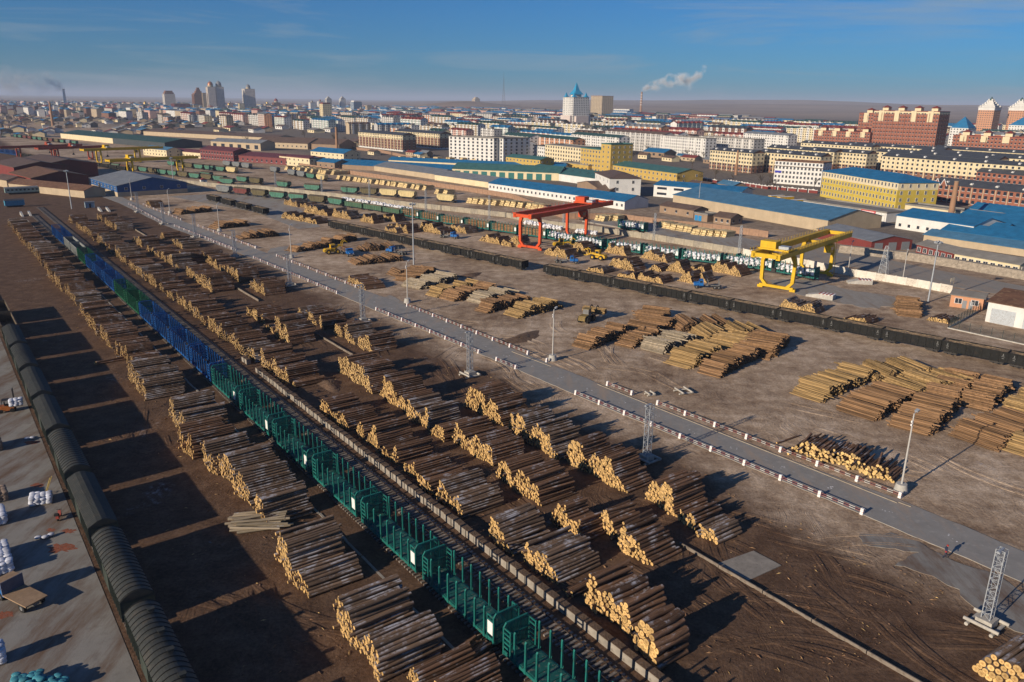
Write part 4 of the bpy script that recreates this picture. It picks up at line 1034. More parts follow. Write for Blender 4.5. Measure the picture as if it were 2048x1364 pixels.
protos['hg'] = hopper('x', hg, rust); protos['hb'] = hopper('x', hb, rust); protos['hr'] = hopper('x', hr, rust); protos['hy'] = hopper('x', hy, hy); protos['hgr'] = hopper('x', hgr, hgr)
protos['gg'] = remember(gondola('gondola_wagon', mat('gondola_green', (.05, .11, .065), .7, .3, .5, c2=(.09, .085, .045), mix=.45, stain=.5), 'x', 13.2, debris, False, 3.1))
def loaded(kind):
    t = log_wagon(teal, teal_deck, 'x', True); t['group'] = 'loaded log wagons'
    mb = MB(); rg = random.Random(5 if kind == 'logs' else 6)
    if kind == 'logs':
        for seg in (-1, 1):
            for k in range(9):
                for j in range(9): mb.cyl((-1.3 + j * .31 + (k % 2) * .12, seg * .3, 1.5 + k * .27), (-1.3 + j * .31 + (k % 2) * .12, seg * 6.2, 1.5 + k * .27), .15 * rg.uniform(.8, 1.1), 6, 0, 1)
        tag(mb.build('logs', [bark_orange, cut], t), kind='stuff')
    else:
        for k in range(130): mb.blob((rg.uniform(-1.1, 1.1), rg.uniform(-6, 6), 1.7 + rg.uniform(0, 1.6)), .55, .55, .45, 7, 5, 0, rg)
        tag(mb.build('sacks', sackw, t), kind='stuff')
    return remember(t)
sackw = mat('white_sack', (.66, .66, .68), .8, .25, 1.6, c2=(.3, .3, .33), mix=.36, bump=.4, bscale=3)
protos['ll'] = loaded('logs'); protos['ls'] = loaded('sacks')
def path_chain(seq, pts, label, group, step=13.6, off=-1.5):
    segs = [(pts[i], pts[i + 1]) for i in range(len(pts) - 1)]; tot = sum((b - a).length for a, b in segs)
    s = 0
    for k, key in enumerate(seq):
        dist = s + step / 2
        acc = 0
        for a, b in segs:
            l_ = (b - a).length
            if dist <= acc + l_ or (a, b) == segs[-1]:
                d = (b - a) / l_; c = a + d * (dist - acc); break
            acc += l_
        s += step
        if key is None: continue
        rt = Vector((d.y, -d.x, 0)); c = c + rt * off
        put(key, (c.x, c.y, 0), az_of(d), label(k, key), group)
    return tot
NAMES = {'hg': 'green hopper wagon', 'hb': 'olive brown hopper wagon', 'hr': 'dark red hopper wagon', 'hy': 'cream hopper wagon', 'hgr': 'grey hopper wagon', 'gg': 'green open wagon', 'll': 'teal wagon loaded with logs', 'ls': 'teal wagon heaped with white sacks', 'blue': 'blue log wagon'}
def names(where):
    cnt = {}
    def f(k, key):
        cnt[key] = cnt.get(key, 0) + 1
        return f'{NAMES[key]}, {ordn(cnt[key])} such {where}'
    return f
main_line = [tg(2048, 770), tg(1350, 680), tg(670, 585), tg(340, 522), tf(1550, 398), tf(1060, 305), tf(600, 235), tf(140, 185)]
path_chain(['ls'] * 6 + ['ll'] * 6 + ['gg'] * 3 + ['hg', 'hb', 'hg', 'hg', 'hb', 'hr', 'hgr'], main_line, names('from the right by the grey wall'), 'wagons in line along the grey wall', 14.4, -1.4)
path_chain(['ls', 'ls'], [G(1640, 562), tg(2048, 770)], lambda k, key: ('sack-laden teal wagon under the yellow crane', 'sack-laden teal wagon just left of the yellow crane')[k], 'wagons in line along the grey wall', 14.4, -1.4)
path_chain(['hg', None, 'hb', 'hg', None, None, 'hg', None, None, None], [tf(300, 110), tf(-400, 20)], names('beyond the grey wall, far left'), 'wagons beyond the grey wall', 14)
path_chain(['hy', None, 'hy', 'hy', 'hb', 'hg', None, 'hg', None, None, None, None, 'hg'], [tf(1620, 225), tf(1100, 175), tf(430, 125)], names('from the right beyond the grey wall'), 'wagons beyond the grey wall', 13)
path_chain(['hy', 'hg', 'hgr', 'hgr', None, 'hgr', None, None, 'hgr', 'hgr', 'hgr'], [tb(590, 935), tb(100, 850), ta(1600, 780), ta(1000, 690)], names('from the right on the back track'), 'wagons on the back track', 14)
path_chain(['hg', 'hb', 'hg', 'hb', 'hg', 'hg', 'hb', 'hg', 'hb', 'hr', 'hg', 'hb'], [ta(1830, 940), ta(1480, 900), ta(1100, 850), ta(700, 800)], names('from the right behind the yellow cranes'), 'wagons behind the yellow cranes', 13)
path_chain(['hy', 'hg', 'hg', 'hg', 'hb', 'hb', 'hg'], [ta(1920, 870), ta(1560, 830), ta(1100, 770)], names('from the right on the track behind those'), 'wagons behind the yellow cranes', 13.5)
path_chain(['black'] * 14 + ['blue'] * 3 + ['black'] * 10, [ta(1040, 850), ta(700, 800), ta(260, 745), ta(-100, 690), ta(-600, 610)], lambda k, key: f'{"blue" if key == "blue" else "black"} wagon under the far cranes, {ordn(k + 1)} from the right', 'far train under the red cranes', 14)
path_chain(['hg', 'hgr', 'hg', 'hb', 'hr', 'hb', 'hg', 'hg', 'hr', 'hr', 'hg', 'hg'], [ta(640, 640), ta(300, 600), ta(-200, 540)], names('in the far left sidings'), 'wagons in the far left sidings', 17)
cl = thing('covered_wagon', 'standalone green wagon heaped with pale timber beyond the wall', 'wagon')
bpy.data.objects.remove(cl)
tw = put('ls', tg(965, 450), -44, 'green stake wagon with timber and sacks beyond the grey wall', 'wagons beyond the grey wall')
# white sack heaps along the wall
sk = MB(); rg = random.Random(3)
for k in range(70): sk.blob((rg.uniform(-5, 5), rg.uniform(-1.4, 1.4), rg.uniform(.3, 1.3)), .6, .6, .5, 7, 4, 0, rg)
skm = sk.mesh('sacks', sackw)
for k, p in enumerate((tf(740, 205), tf(860, 222), tf(980, 240), tf(1090, 262), tf(1190, 278), tg(180, 400), tg(330, 430), tg(600, 470))):
    o = thing('sack_heap', f'heap of white sacks along the grey wall, {ordn(k + 1)} from the left', 'sack heap', (p.x, p.y, 0), R(137 - 180 + rng.uniform(-4, 4)), 'white sack heaps along the grey wall')
    tag(place('sacks', skm, o), kind='stuff')
# ------------------------------------------------------------------ sawn timber stacks behind the grey wall
timb = mat('sawn_timber', (.62, .47, .24), .85, .15, .8, c2=(.45, .33, .17), mix=.42, island=.2)
def timber_mesh(s):
    rg = random.Random(s); out = []
    n = rg.randrange(2, 4)
    for k in range(n):
        mb = MB(); y = k * 1.9
        for j in range(3):
            z0 = j * .62; sh = j * .5 * (1 if k % 2 else .7)
            mb.bx(sh, sh + 6.0, y, y + 1.7 - .1 * j, z0 + .08, z0 + .6 + rg.uniform(-.05, .05))
            if j == 2: mb.obx(sh + 3, y + .8, z0 + .75, 6.1, 1.5, .12, 0, rg.uniform(-.12, .12), rg.uniform(-.03, .03))
        out.append(mb.mesh('bundle', timb))
    return out
TIMB = [timber_mesh(s) for s in range(6)]
def timber_row(p, q, n, rows, where, cnt=[0]):
    d = q - p; nn = Vector((-d.y, d.x, 0)).normalized()
    if nn.y < 0: nn = -nn
    for r_ in range(rows):
        for k in range(n):
            c = p + d * ((k + .5) / n) + nn * (r_ * 7.5 + rng.uniform(-.8, .8))
            cnt[0] += 1
            o = thing('timber_stack', f'pale sawn timber stack, {ordn(k + 1)} from the left {where}' + (', back line' if r_ else ''), 'timber stack', (c.x, c.y, 0), R(rng.uniform(38, 52)), 'stacks of sawn timber')
            o.scale = (1, 1, 1.3)
            for me in rng.choice(TIMB): place('bundle', me, o)
timber_row(tb(230, 838), tb(640, 885), 8, 2, 'left of the grey wagons')
timber_row(tb(650, 915), tb(1380, 1008), 16, 1, 'along the middle of the brown wall')
timber_row(tb(1430, 1030), tb(1560, 1045), 2, 1, 'beside the lone cream wagon')
timber_row(tb(1690, 1108), tb(2048, 1135), 7, 1, 'left of the red crane')
timber_row(tg(0, 255), tg(280, 290), 5, 1, 'behind the red crane girder')
timber_row(tg(700, 380), tg(860, 375), 3, 1, 'right of the red crane')
timber_row(tg(1180, 425), tg(1460, 475), 5, 1, 'right of the stake wagon')
timber_row(tg(1460, 490), tg(1730, 515), 5, 1, 'at the right end of the yard')
timber_row(tb(1100, 755), tb(1900, 775), 8, 1, 'behind the blue long roof')
timber_row(ta(1150, 690), ta(1500, 700), 5, 1, 'before the red depot')
# concrete platform under the far timber
sheet('platform', [tg(560, 375), tg(830, 420), tg(1450, 540), tg(1860, 610), tg(2048, 560), tg(1700, 470), tg(900, 345)], .5, slab_m, drop=.7)
# ------------------------------------------------------------------ trucks, loaders
truck_blue = mat('truck_blue', (.015, .12, .36), .4, .12, 1, c2=(.02, .07, .2), mix=.36)
frame_g = mat('chassis_grey', (.16, .16, .155), .7, .25, 1)
yel_p = mat('loader_yellow', (.55, .33, .02), .55, .2, 1, c2=(.25, .15, .04), mix=.4)
WH = MB().cyl((-.15, 0, 0), (.15, 0, 0), .5, 14).cyl((-.17, 0, 0), (.17, 0, 0), .24, 10, 1).mesh('wheel', [tyre, frame_g])
def truck(label, p, az, load=None, flat=False):
    t = thing('truck', label, 'truck', (p.x, p.y, 0), R(-az), 'blue trucks in the yard')      # local +y forward
    MB().bx(-.35, .35, -4.2, 3.4, .75, 1.0).build('chassis', frame_g, t)
    cabm = MB().prism([(1.0, .9), (2.3, .9), (2.3, 1.75), (2.05, 2.5), (1.1, 2.55), (1.0, 2.4)], -1.1, 1.1, 'x')
    cab = cabm.build('cab', truck_blue, t)
    MB().prism([(2.3, .85), (3.65, .85), (3.7, 1.4), (3.5, 1.62), (2.3, 1.75)], -.85, .85, 'x').build('bonnet', truck_blue, t)
    MB().obx(0, 2.22, 2.12, 1.8, .05, .6, 0, -.32).build('windscreen', glass, cab)
    for s in (-1, 1):
        MB().bx(s * 1.1 - .02, s * 1.1 + .02, 1.3, 2.05, 1.75, 2.35).build('side_window', glass, cab)
        MB().bx(s * .95 - .25, s * .95 + .25, 2.5, 3.5, .95, 1.15).build('mudguard', truck_blue, t)
        MB().cyl((s * .62, 3.66, 1.15), (s * .62, 3.76, 1.15), .14, 8).build('headlight', white_p, t)
        place('wheel', WH, t, (s * .98, 2.95, .5)); place('wheel', WH, t, (s * .98, -2.2, .5)); place('wheel', WH, t, (s * .98, -3.35, .5))
    MB().bx(-1.05, 1.05, 3.7, 3.85, .6, .9).build('bumper', frame_g, t)
    if flat:
        MB().bx(-1.2, 1.2, -4.3, .8, 1.05, 1.2).build('deck', mat('wood_deck', (.26, .17, .1), .9, .3, 2, c2=(.16, .1, .06), mix=.45), t)
    else:
        mb = MB()
        for y in (-3.4, -.2):
            mb.bx(-1.2, 1.2, y - .12, y + .12, 1.0, 1.25)
            for s in (-1, 1): mb.bx(s * 1.15 - .06, s * 1.15 + .06, y - .08, y + .08, 1.2, 2.5)
        mb.build('bolster', frame_g, t)
    if load:
        mb = MB()
        for k in range(4):
            for j in range(6 - k % 2): mb.cyl((-.9 + j * .36 + (k % 2) * .18, -4.6, 1.42 + k * .31), (-.9 + j * .36 + (k % 2) * .18, .7, 1.42 + k * .31), .17, 7, 0, 1)
        tag(mb.build('logs', [bark, cut], t), kind='stuff')
    return t
truck('blue bonneted truck loaded with logs beside the yellow loader', tf(735, 640), 148, True)
truck('blue bonneted log truck without load right of the loader', tf(1120, 632), -62)
truck('blue truck parked among pale-ended piles behind the black wagons', tf(1550, 505), 118)
truck('blue truck with an empty bed in front of the red crane', tg(440, 705), 98)
truck('blue truck with empty bolsters left of the yellow crane', tg(1555, 905), -82)
truck('blue truck standing beyond the grey wall', tf(475, 128), -75)
def loader(label, p, az, dark=False, logs=False, arms=.9):
    t = thing('wheel_loader', label, 'loader', (p.x, p.y, 0), R(-az), 'wheel loaders in the yard')
    pm = yel_p if not dark else mat('loader_dusty', (.2, .14, .05), .8, .3, 1, c2=(.1, .08, .06), mix=.45)
    MB().prism([(-3.4, .8), (-1.0, .8), (-1.0, 2.0), (-2.9, 1.9), (-3.4, 1.5)], -.9, .9, 'x').build('engine_body', pm, t)
    MB().bx(-.7, .7, -1.0, 1.5, .7, 1.25).build('front_frame', pm, t)
    c = MB().bx(-.75, .75, -1.1, .45, 1.5, 3.2).build('cab', frame_g if dark else pm, t)
    MB().bx(-.78, .78, -.95, .3, 2.15, 2.95).build('cab_glass', glass, c); MB().bx(-.85, .85, -1.2, .55, 3.2, 3.3).build('cab_roof', pm, c)
    wm = MB().cyl((-.3, 0, 0), (.3, 0, 0), .82, 14).cyl((-.32, 0, 0), (.32, 0, 0), .4, 10, 1).mesh('wheel', [tyre, pm])
    for s in (-1, 1):
        for y in (-2.0, 1.2): place('wheel', wm, t, (s * 1.05, y, .82))
        m_ = MB().beam((s * .5, .3, 1.7), (s * .5, 2.2, 1.1 + arms), .28, .38).beam((s * .5, 2.2, 1.1 + arms), (s * .5, 3.2, .6 + arms), .25, .34)
        m_.build('lift_arm', pm, t)
    fk = MB()
    for x in (-.8, .8):
        pts = [(x, 3.0, .5 + arms), (x, 3.8, .25 + arms), (x, 4.7, .3 + arms)]
        for i in range(2): fk.beam(pts[i], pts[i + 1], .16, .2)
        pts = [(x, 3.0, .9 + arms), (x, 3.2, 2.1 + arms), (x, 4.1, 2.5 + arms), (x, 4.8, 1.8 + arms)]
        for i in range(3): fk.beam(pts[i], pts[i + 1], .16, .2)
    fk.build('log_grapple', wheel_m if dark else pm, t)
    if logs:
        mb = MB()
        for k in range(4):
            for j in range(4): mb.cyl((-3.0, 3.4 + j * .36 + (k % 2) * .15, .75 + arms + k * .32), (3.0, 3.4 + j * .36 + (k % 2) * .15, .75 + arms + k * .32), .17, 7, 0, 1)
        tag(mb.build('logs', [bark_yellow, cut_shaded], t), kind='stuff')
    return t
loader('dusty wheel loader carrying a bundle of logs across the open yard', tk(570, 160), 30, True, True, .7)
loader('yellow loader with raised grapple behind the loaded blue truck', tf(620, 628), 60, False, False, 1.8)
loader('yellow loader in front of the red crane, nearer one', tg(680, 675), -55)
loader('yellow loader under the red crane, farther one', tg(400, 578), 80)
# forklift on the left pavement
fo = mat('forklift_orange', (.42, .13, .03), .55, .2, 1, c2=(.2, .08, .03), mix=.4)
p = ti(70, 655); t = thing('forklift', 'orange forklift lifting a pallet of sacks beside the covered wagons', 'forklift', (p.x, p.y, .03), R(-62))
MB().prism([(-1.5, .3), (.8, .3), (.8, .9), (.2, 1.0), (-.4, 1.15), (-1.5, 1.2)], -.55, .55, 'x').build('body', fo, t)
mb = MB()
for s in (-1, 1):
    mb.beam((s * .5, .6, .9), (s * .48, .3, 2.1), .08); mb.beam((s * .5, -1.0, 1.15), (s * .48, -.7, 2.1), .08)
mb.bx(-.55, .55, -.8, .4, 2.1, 2.18); mb.build('overhead_guard', wheel_m, t)
MB().bx(-.3, .3, -.5, .1, 1.15, 1.3).bx(-.3, .3, -.55, -.42, 1.3, 1.75).build('seat', tyre, t)
mb = MB()
for s in (-1, 1): mb.bx(s * .35 - .06, s * .35 + .06, .9, 1.05, .1, 3.9)
for z in (.6, 2.0, 3.2, 3.85): mb.bx(-.35, .35, .92, 1.03, z, z + .1)
mb.build('mast', wheel_m, t)
for s in (-1, 1): MB().bx(s * .3 - .06, s * .3 + .06, 1.05, 2.2, 1.2, 1.26).build('fork', wheel_m, t)
wm = MB().cyl((-.14, 0, 0), (.14, 0, 0), .34, 12).mesh('wheel', tyre)
for s in (-1, 1):
    place('wheel', wm, t, (s * .52, .5, .34)); place('wheel', wm, t, (s * .5, -1.1, .3))
def sack_pallet(label, p, nx, ny, nz, m, rz=0, z0=.03, sx=.62, sy=.42, sz=.2, pallet=True, cat='sack stack', jit=.04, parts=True):
    t = thing('sack_stack', label, cat, (p.x, p.y, z0), rz)
    rg = random.Random(int(abs(p.x * 31 + p.y * 17)))
    if pallet: MB().bx(-nx * sx / 2, nx * sx / 2, -ny * sy / 2, ny * sy / 2, .02, .14).build('pallet', wood_pole, t)
    b = MB(); rr = random.Random(2); n = 8; vs = []
    for k, (zz, q) in enumerate(((0, .8), (.35, 1.0), (.7, .98), (1.0, .72))):
        for i in range(n):
            a = 2 * math.pi * (i + .5) / n; c_, s_ = math.cos(a), math.sin(a); e_ = max(abs(c_), abs(s_))
            vs.append((c_ / e_ * .5 * q * (1 if i % 2 else .98), s_ / e_ * .5 * q, zz + rr.uniform(-.04, .04)))
    b.add(vs, [(k * n + i, k * n + (i + 1) % n, (k + 1) * n + (i + 1) % n, (k + 1) * n + i) for k in range(3) for i in range(n)] + [tuple(range(3 * n, 4 * n))], 0, True)
    me = b.mesh('sack', m)
    for k in range(nz):
        for i in range(nx):
            for j in range(ny):
                if k == nz - 1 and rg.random() < .25: continue
                place('sack', me, t, ((i - (nx - 1) / 2) * sx + rg.gauss(0, jit), (j - (ny - 1) / 2) * sy + rg.gauss(0, jit), .14 + k * sz), rg.gauss(0, .12), (sx * 1.22, sy * 1.26, sz * 1.45))
    return t
sack_l = mat('sack_white_blue', (.6, .61, .66), .75, .12, 2, c2=(.3, .36, .48), mix=.42, bump=.4, bscale=5, island=.2)
sack_t = mat('sack_teal', (.05, .25, .3), .7, .2, 2, c2=(.25, .35, .38), mix=.42, bump=.4, bscale=5, island=.2)
sack_pallet('pallet of white sacks held up by the forklift', ti(135, 660), 3, 3, 5, sack_l, R(30), 1.2)
sack_pallet('square pallet of white and blue sacks on the left pavement', ti(315, 1345), 4, 5, 5, sack_l, R(25))
sack_pallet('two white sacks dropped on the pavement beside red spill', tm(340, 275), 3, 1, 1, sack_l, R(35), .03, pallet=False, jit=.12)
sack_pallet('single white sack lying near the wagons', ti(230, 868), 2, 1, 1, sack_l, R(20), .03, pallet=False)
sack_pallet('long stack of white sacks at the left picture edge', tm(-10, 470), 4, 14, 6, sack_l, R(37))
sack_pallet('second stack of white sacks at the left edge, farther back', tm(-40, 150), 4, 8, 6, sack_l, R(37))
sack_pallet('brown sack stack at the left edge above the white pallet', ti(-5, 1320), 3, 6, 6, mat('sack_brown', (.22, .16, .12), .85, .2, 2, island=.25), R(37))
sack_pallet('heap of teal sacks at the bottom left corner', tm(215, 1410), 4, 4, 5, sack_t, R(20), jit=.14)
sack_pallet('smaller heap of teal sacks at the bottom edge', tm(425, 1420), 3, 3, 4, sack_t, R(10), jit=.14)
sack_pallet('dark stack at the left edge opposite the ribbed wagon', ti(-60, 940), 4, 8, 7, MATS['sack_brown'], R(37))
sack_pallet('tall sack stack partly outside the left edge', tm(-70, 1230), 4, 4, 8, sack_l, R(37))
# flatbed three-wheeler
p = tm(190, 770); t = thing('cargo_truck', 'small blue cargo truck with a tan flat bed and tall headboard', 'truck', (p.x, p.y, .03), R(62))
wd = mat('tan_board', (.3, .2, .12), .85, .2, 1.5, c2=(.2, .13, .08), mix=.42)
MB().bx(-1.15, 1.15, -2.3, 1.7, .95, 1.08).build('flat_bed', wd, t)
MB().bx(-1.15, 1.15, 1.7, 1.8, .95, 2.5).build('headboard', mat('headboard_grey', (.12, .12, .15), .7, .2), t)
MB().bx(-.3, .3, -2.2, 3.4, .6, .93).build('chassis', frame_g, t)
c = MB().prism([(1.95, .6), (3.4, .6), (3.5, 1.3), (3.2, 2.2), (1.95, 2.25)], -.95, .95, 'x').build('cab', truck_blue, t)
MB().bx(-.98, .98, 1.85, 3.15, 2.26, 2.36).build('cab_roof', wd, c)
MB().obx(0, 3.38, 1.78, 1.6, .04, .7, 0, .33).build('windscreen', glass, c)
for s in (-1, 1): MB().bx(s * .96 - .02, s * .96 + .02, 2.3, 3.0, 1.4, 2.0).build('side_window', glass, c)
for s in (-1, 1):
    place('wheel', WH, t, (s * .95, -1.3, .5)); place('wheel', WH, t, (s * .85, 2.7, .5))
# motor tricycle
p = tm(450, 130); t = thing('motor_scooter', 'small red motor scooter parked beside the covered wagons', 'scooter', (p.x, p.y, .03), R(15))
MB().prism([(-.7, .35), (.2, .3), (.55, .5), (.62, .95), (.48, .98), (.25, .5), (-.1, .45), (-.2, .75), (-.75, .75)], -.17, .17, 'x').build('body', red_p, t)
MB().bx(-.15, .15, -.72, -.15, .75, .87).build('seat', tyre, t); MB().cyl((-.32, .5, 1.08), (.32, .5, 1.08), .03, 6).cyl((0, .6, .4), (0, .5, 1.08), .035, 6).build('handlebar', wheel_m, t)
ws = MB().cyl((-.06, 0, 0), (.06, 0, 0), .25, 12).mesh('wheel', tyre); place('wheel', ws, t, (0, .72, .25)); place('wheel', ws, t, (0, -.5, .25))
MB().bx(-.22, .22, -.95, -.6, .88, 1.15).build('top_box', tyre, t)
# yellow ladder against the wagon
p = ti(345, 1285); q = ti(385, 1150, 2.6); t = thing('ladder', 'yellow wooden ladder leaning against the covered wagon', 'ladder', (0, 0, 0))
lm = mat('ladder_yellow', (.42, .3, .09), .8, .2); d = (q - p); sd = Vector((-d.y, d.x, 0)).normalized() * .25
for s in (-1, 1): MB().beam(p + sd * s, q + sd * s, .07).build('side_rail', lm, t)
for k in range(1, 12): c = p + d * k / 12; MB().beam(c - sd, c + sd, .045).build('rung', lm, t)
# red powder spilt on the pavement
for k, (p, r_) in enumerate(((tm(475, 350), 1.3), (tm(520, 222), .8), (tm(385, 213), .5), (tm(40, 855), .8), (ti(290, 1215), .8), (ti(240, 890), .9))):
    mb = MB(); rg = random.Random(k); n = 22
    mb.add([(p.x, p.y, .045)] + [(p.x + r_ * rg.uniform(.5, 1.2) * math.cos(2 * math.pi * i / n) * 1.3, p.y + r_ * rg.uniform(.4, 1.0) * math.sin(2 * math.pi * i / n), .034) for i in range(n)], [(0, 1 + i, 1 + (i + 1) % n) for i in range(n)])
    tag(mb.build('powder_spill', mat('red_powder', (.26, .075, .035), .95, .35, 3, c2=(.17, .14, .12), mix=.5)), f'patch of spilt red powder on the left pavement, {ordn(k + 1)} one', 'spill', 'red powder spills')
# ------------------------------------------------------------------ the walking person (grown from a joint skeleton)
def person(label, p, az, h=1.72):
    t = thing('person', label, 'person', (p.x, p.y, .035), R(-az))
    J = {'pel': ((0, 0, .93), .15), 'spn': ((0, .02, 1.12), .15), 'chs': ((0, .04, 1.33), .17), 'nck': ((0, .06, 1.47), .065), 'hd': ((0, .09, 1.6), .1), 'hdt': ((0, .09, 1.7), .085),
         'lh': ((-.1, 0, .9), .11), 'lk': ((-.11, .2, .5), .075), 'la': ((-.11, .18, .1), .05), 'lt': ((-.11, .36, .05), .045),
         'rh': ((.1, 0, .9), .11), 'rk': ((.11, -.05, .5), .075), 'ra': ((.11, -.33, .15), .05), 'rt': ((.11, -.2, .04), .045),
         'ls': ((-.2, .03, 1.4), .08), 'le': ((-.27, -.08, 1.13), .055), 'lw': ((-.25, .06, .9), .04), 'lf': ((-.24, .13, .82), .035),
         'rs': ((.2, .03, 1.4), .08), 're': ((.27, .06, 1.13), .055), 'rw': ((.25, .26, .97), .04), 'rf': ((.24, .34, .92), .035)}
    E = [('pel', 'spn'), ('spn', 'chs'), ('chs', 'nck'), ('nck', 'hd'), ('hd', 'hdt'), ('pel', 'lh'), ('lh', 'lk'), ('lk', 'la'), ('la', 'lt'), ('pel', 'rh'), ('rh', 'rk'), ('rk', 'ra'), ('ra', 'rt'), ('chs', 'ls'), ('ls', 'le'), ('le', 'lw'), ('lw', 'lf'), ('chs', 'rs'), ('rs', 're'), ('re', 'rw'), ('rw', 'rf')]
    ks = list(J); me = bpy.data.meshes.new('body'); me.from_pydata([J[k][0] for k in ks], [(ks.index(a), ks.index(b)) for a, b in E], [])
    o = place('body', me, t)
    md = o.modifiers.new('skin', 'SKIN')
    if not me.skin_vertices: 
        bm = bmesh.new(); bm.from_mesh(me); bm.verts.layers.skin.verify(); bm.to_mesh(me); bm.free()
    for i, k in enumerate(ks): me.skin_vertices[0].data[i].radius = (J[k][1],) * 2
    me.skin_vertices[0].data[0].use_root = True
    o.modifiers.new('sub', 'SUBSURF').levels = 1; o.modifiers['sub'].render_levels = 1
    m = bpy.data.materials.new('person_cloth'); m.use_nodes = True; N = m.node_tree.nodes; L = m.node_tree.links
    tcn = N.new('ShaderNodeTexCoord'); sp = N.new('ShaderNodeSeparateXYZ'); L.new(tcn.outputs['Object'], sp.inputs[0])
    r_ = N.new('ShaderNodeValToRGB'); r_.color_ramp.interpolation = 'CONSTANT'; e = r_.color_ramp.elements
    stops = [(0, (.02, .02, .022)), (.06, (.03, .03, .05)), (.3, (.03, .03, .06)), (.45, (.3, .03, .03)), (.56, (.02, .025, .06)), (.83, (.35, .2, .14)), (.9, (.3, .03, .03))]
    while len(e) < len(stops): e.new(.5)
    for k, (ps, c) in enumerate(stops): e[k].position = ps; e[k].color = (*c, 1)
    mm = N.new('ShaderNodeMath'); mm.operation = 'MULTIPLY'; mm.inputs[1].default_value = 1 / 1.78; L.new(sp.outputs[2], mm.inputs[0]); L.new(mm.outputs[0], r_.inputs[0]); L.new(r_.outputs[0], N['Principled BSDF'].inputs['Base Color'])
    N['Principled BSDF'].inputs['Roughness'].default_value = .85
    me.materials.append(m)
    MB().blob((0, .08, 1.68), .125, .14, .11, 10, 6, 0, random.Random(1), .02).build('hat', mat('hat_red', (.33, .035, .03), .85, .1), t)
    MB().blob((0, .19, 1.6), .06, .03, .07, 8, 6, 0, random.Random(1), .02).build('face', mat('skin', (.45, .27, .19), .6, .05), t)
    return t
person('walking person in a dark blue jacket and red hat at the road edge', tq(1338, 425), 105)
p = te(815, 1060); person('small person in blue jacket standing by the left log row', Vector((p.x - .8, p.y, 0)), 60)
# ------------------------------------------------------------------ buildings
def wallmat(n, c, v=.12, stain=.12): return mat('wall_' + n, c, .85, v, .25, stain=stain)
WM = dict(white=wallmat('white_plaster', (.62, .6, .56)), grey=wallmat('grey_plaster', (.42, .4, .37)), cream=wallmat('cream_plaster', (.62, .52, .33)), yellow=wallmat('yellow_plaster', (.5, .37, .06)), ochre=wallmat('ochre_plaster', (.46, .31, .08)), pink=wallmat('pink_plaster', (.52, .33, .27)),
          brick=wallmat('red_brick', (.27, .105, .065)), brown=wallmat('brown_brick', (.2, .1, .065)), orange=wallmat('orange_plaster', (.5, .25, .14)), blue=wallmat('blue_cladding', (.02, .075, .2)), red=wallmat('red_cladding', (.17, .035, .03)), tan=wallmat('tan_plaster', (.42, .33, .22)), pale=wallmat('pale_green_plaster', (.45, .5, .45)), dark=wallmat('eaves_shade', (.05, .06, .065)), stone=wallmat('rough_brick', (.26, .18, .12)), maroon=wallmat('maroon_plaster', (.17, .05, .05)), bluegrey=wallmat('bluegrey_cladding', (.13, .2, .28)))
def roofmat(n, c, corr=1.2): return mat('roof_' + n, c, .6, .22, .3, corr=corr, corr_axis=0, stain=.3)
RM = dict(blue=roofmat('blue', (.016, .14, .29)), paleblue=roofmat('paleblue', (.065, .175, .28)), brown=roofmat('brown', (.13, .085, .06)), grey=roofmat('grey', (.19, .2, .21)), dark=roofmat('dark', (.055, .06, .07)), green=roofmat('green', (.03, .075, .065)), teal=roofmat('teal', (.05, .14, .13)), red=roofmat('red', (.2, .04, .03)), maroon=roofmat('maroon', (.13, .04, .045)), flat=mat('roof_flat', (.2, .185, .165), .9, .2, .3), rust=mat('roof_rust', (.14, .07, .04), .8, .35, .4, c2=(.25, .16, .09), mix=.45), whitew=roofmat('white', (.5, .5, .5)))
WM['pinkw'] = wallmat('pale_stone', (.62, .54, .46))
WIN = MB().bx(-.5, .5, -.03, .02, 0, 1).bx(-.56, -.5, -.07, .02, -.03, 1.04, 1).bx(.5, .56, -.07, .02, -.03, 1.04, 1).bx(-.5, .5, -.07, .02, 1.0, 1.04, 1).bx(-.58, .58, -.1, .02, -.07, -.02, 1).bx(-.02, .02, -.05, .02, 0, 1, 1).mesh('window', [glass, white_p])
KEEP = []
def gable(mb, Lx, D, h, rise, ov=.4, axis='x'):
    if axis == 'x':
        p = [(-ov, h - .12 * 0), (D / 2, h + rise), (D + ov, h), (D / 2, h + rise - .18 if rise > .4 else h - .05)]
        mb.prism([(-ov, h + .02), (D / 2, h + rise), (D + ov, h + .02), (D + ov, h + .17), (D / 2, h + rise + .18), (-ov, h + .17)][::-1], -ov, Lx + ov, 'x')
    else:
        mb.prism([(-ov, h + .02), (Lx / 2, h + rise), (Lx + ov, h + .02), (Lx + ov, h + .17), (Lx / 2, h + rise + .18), (-ov, h + .17)], -ov, D + ov, 'y')
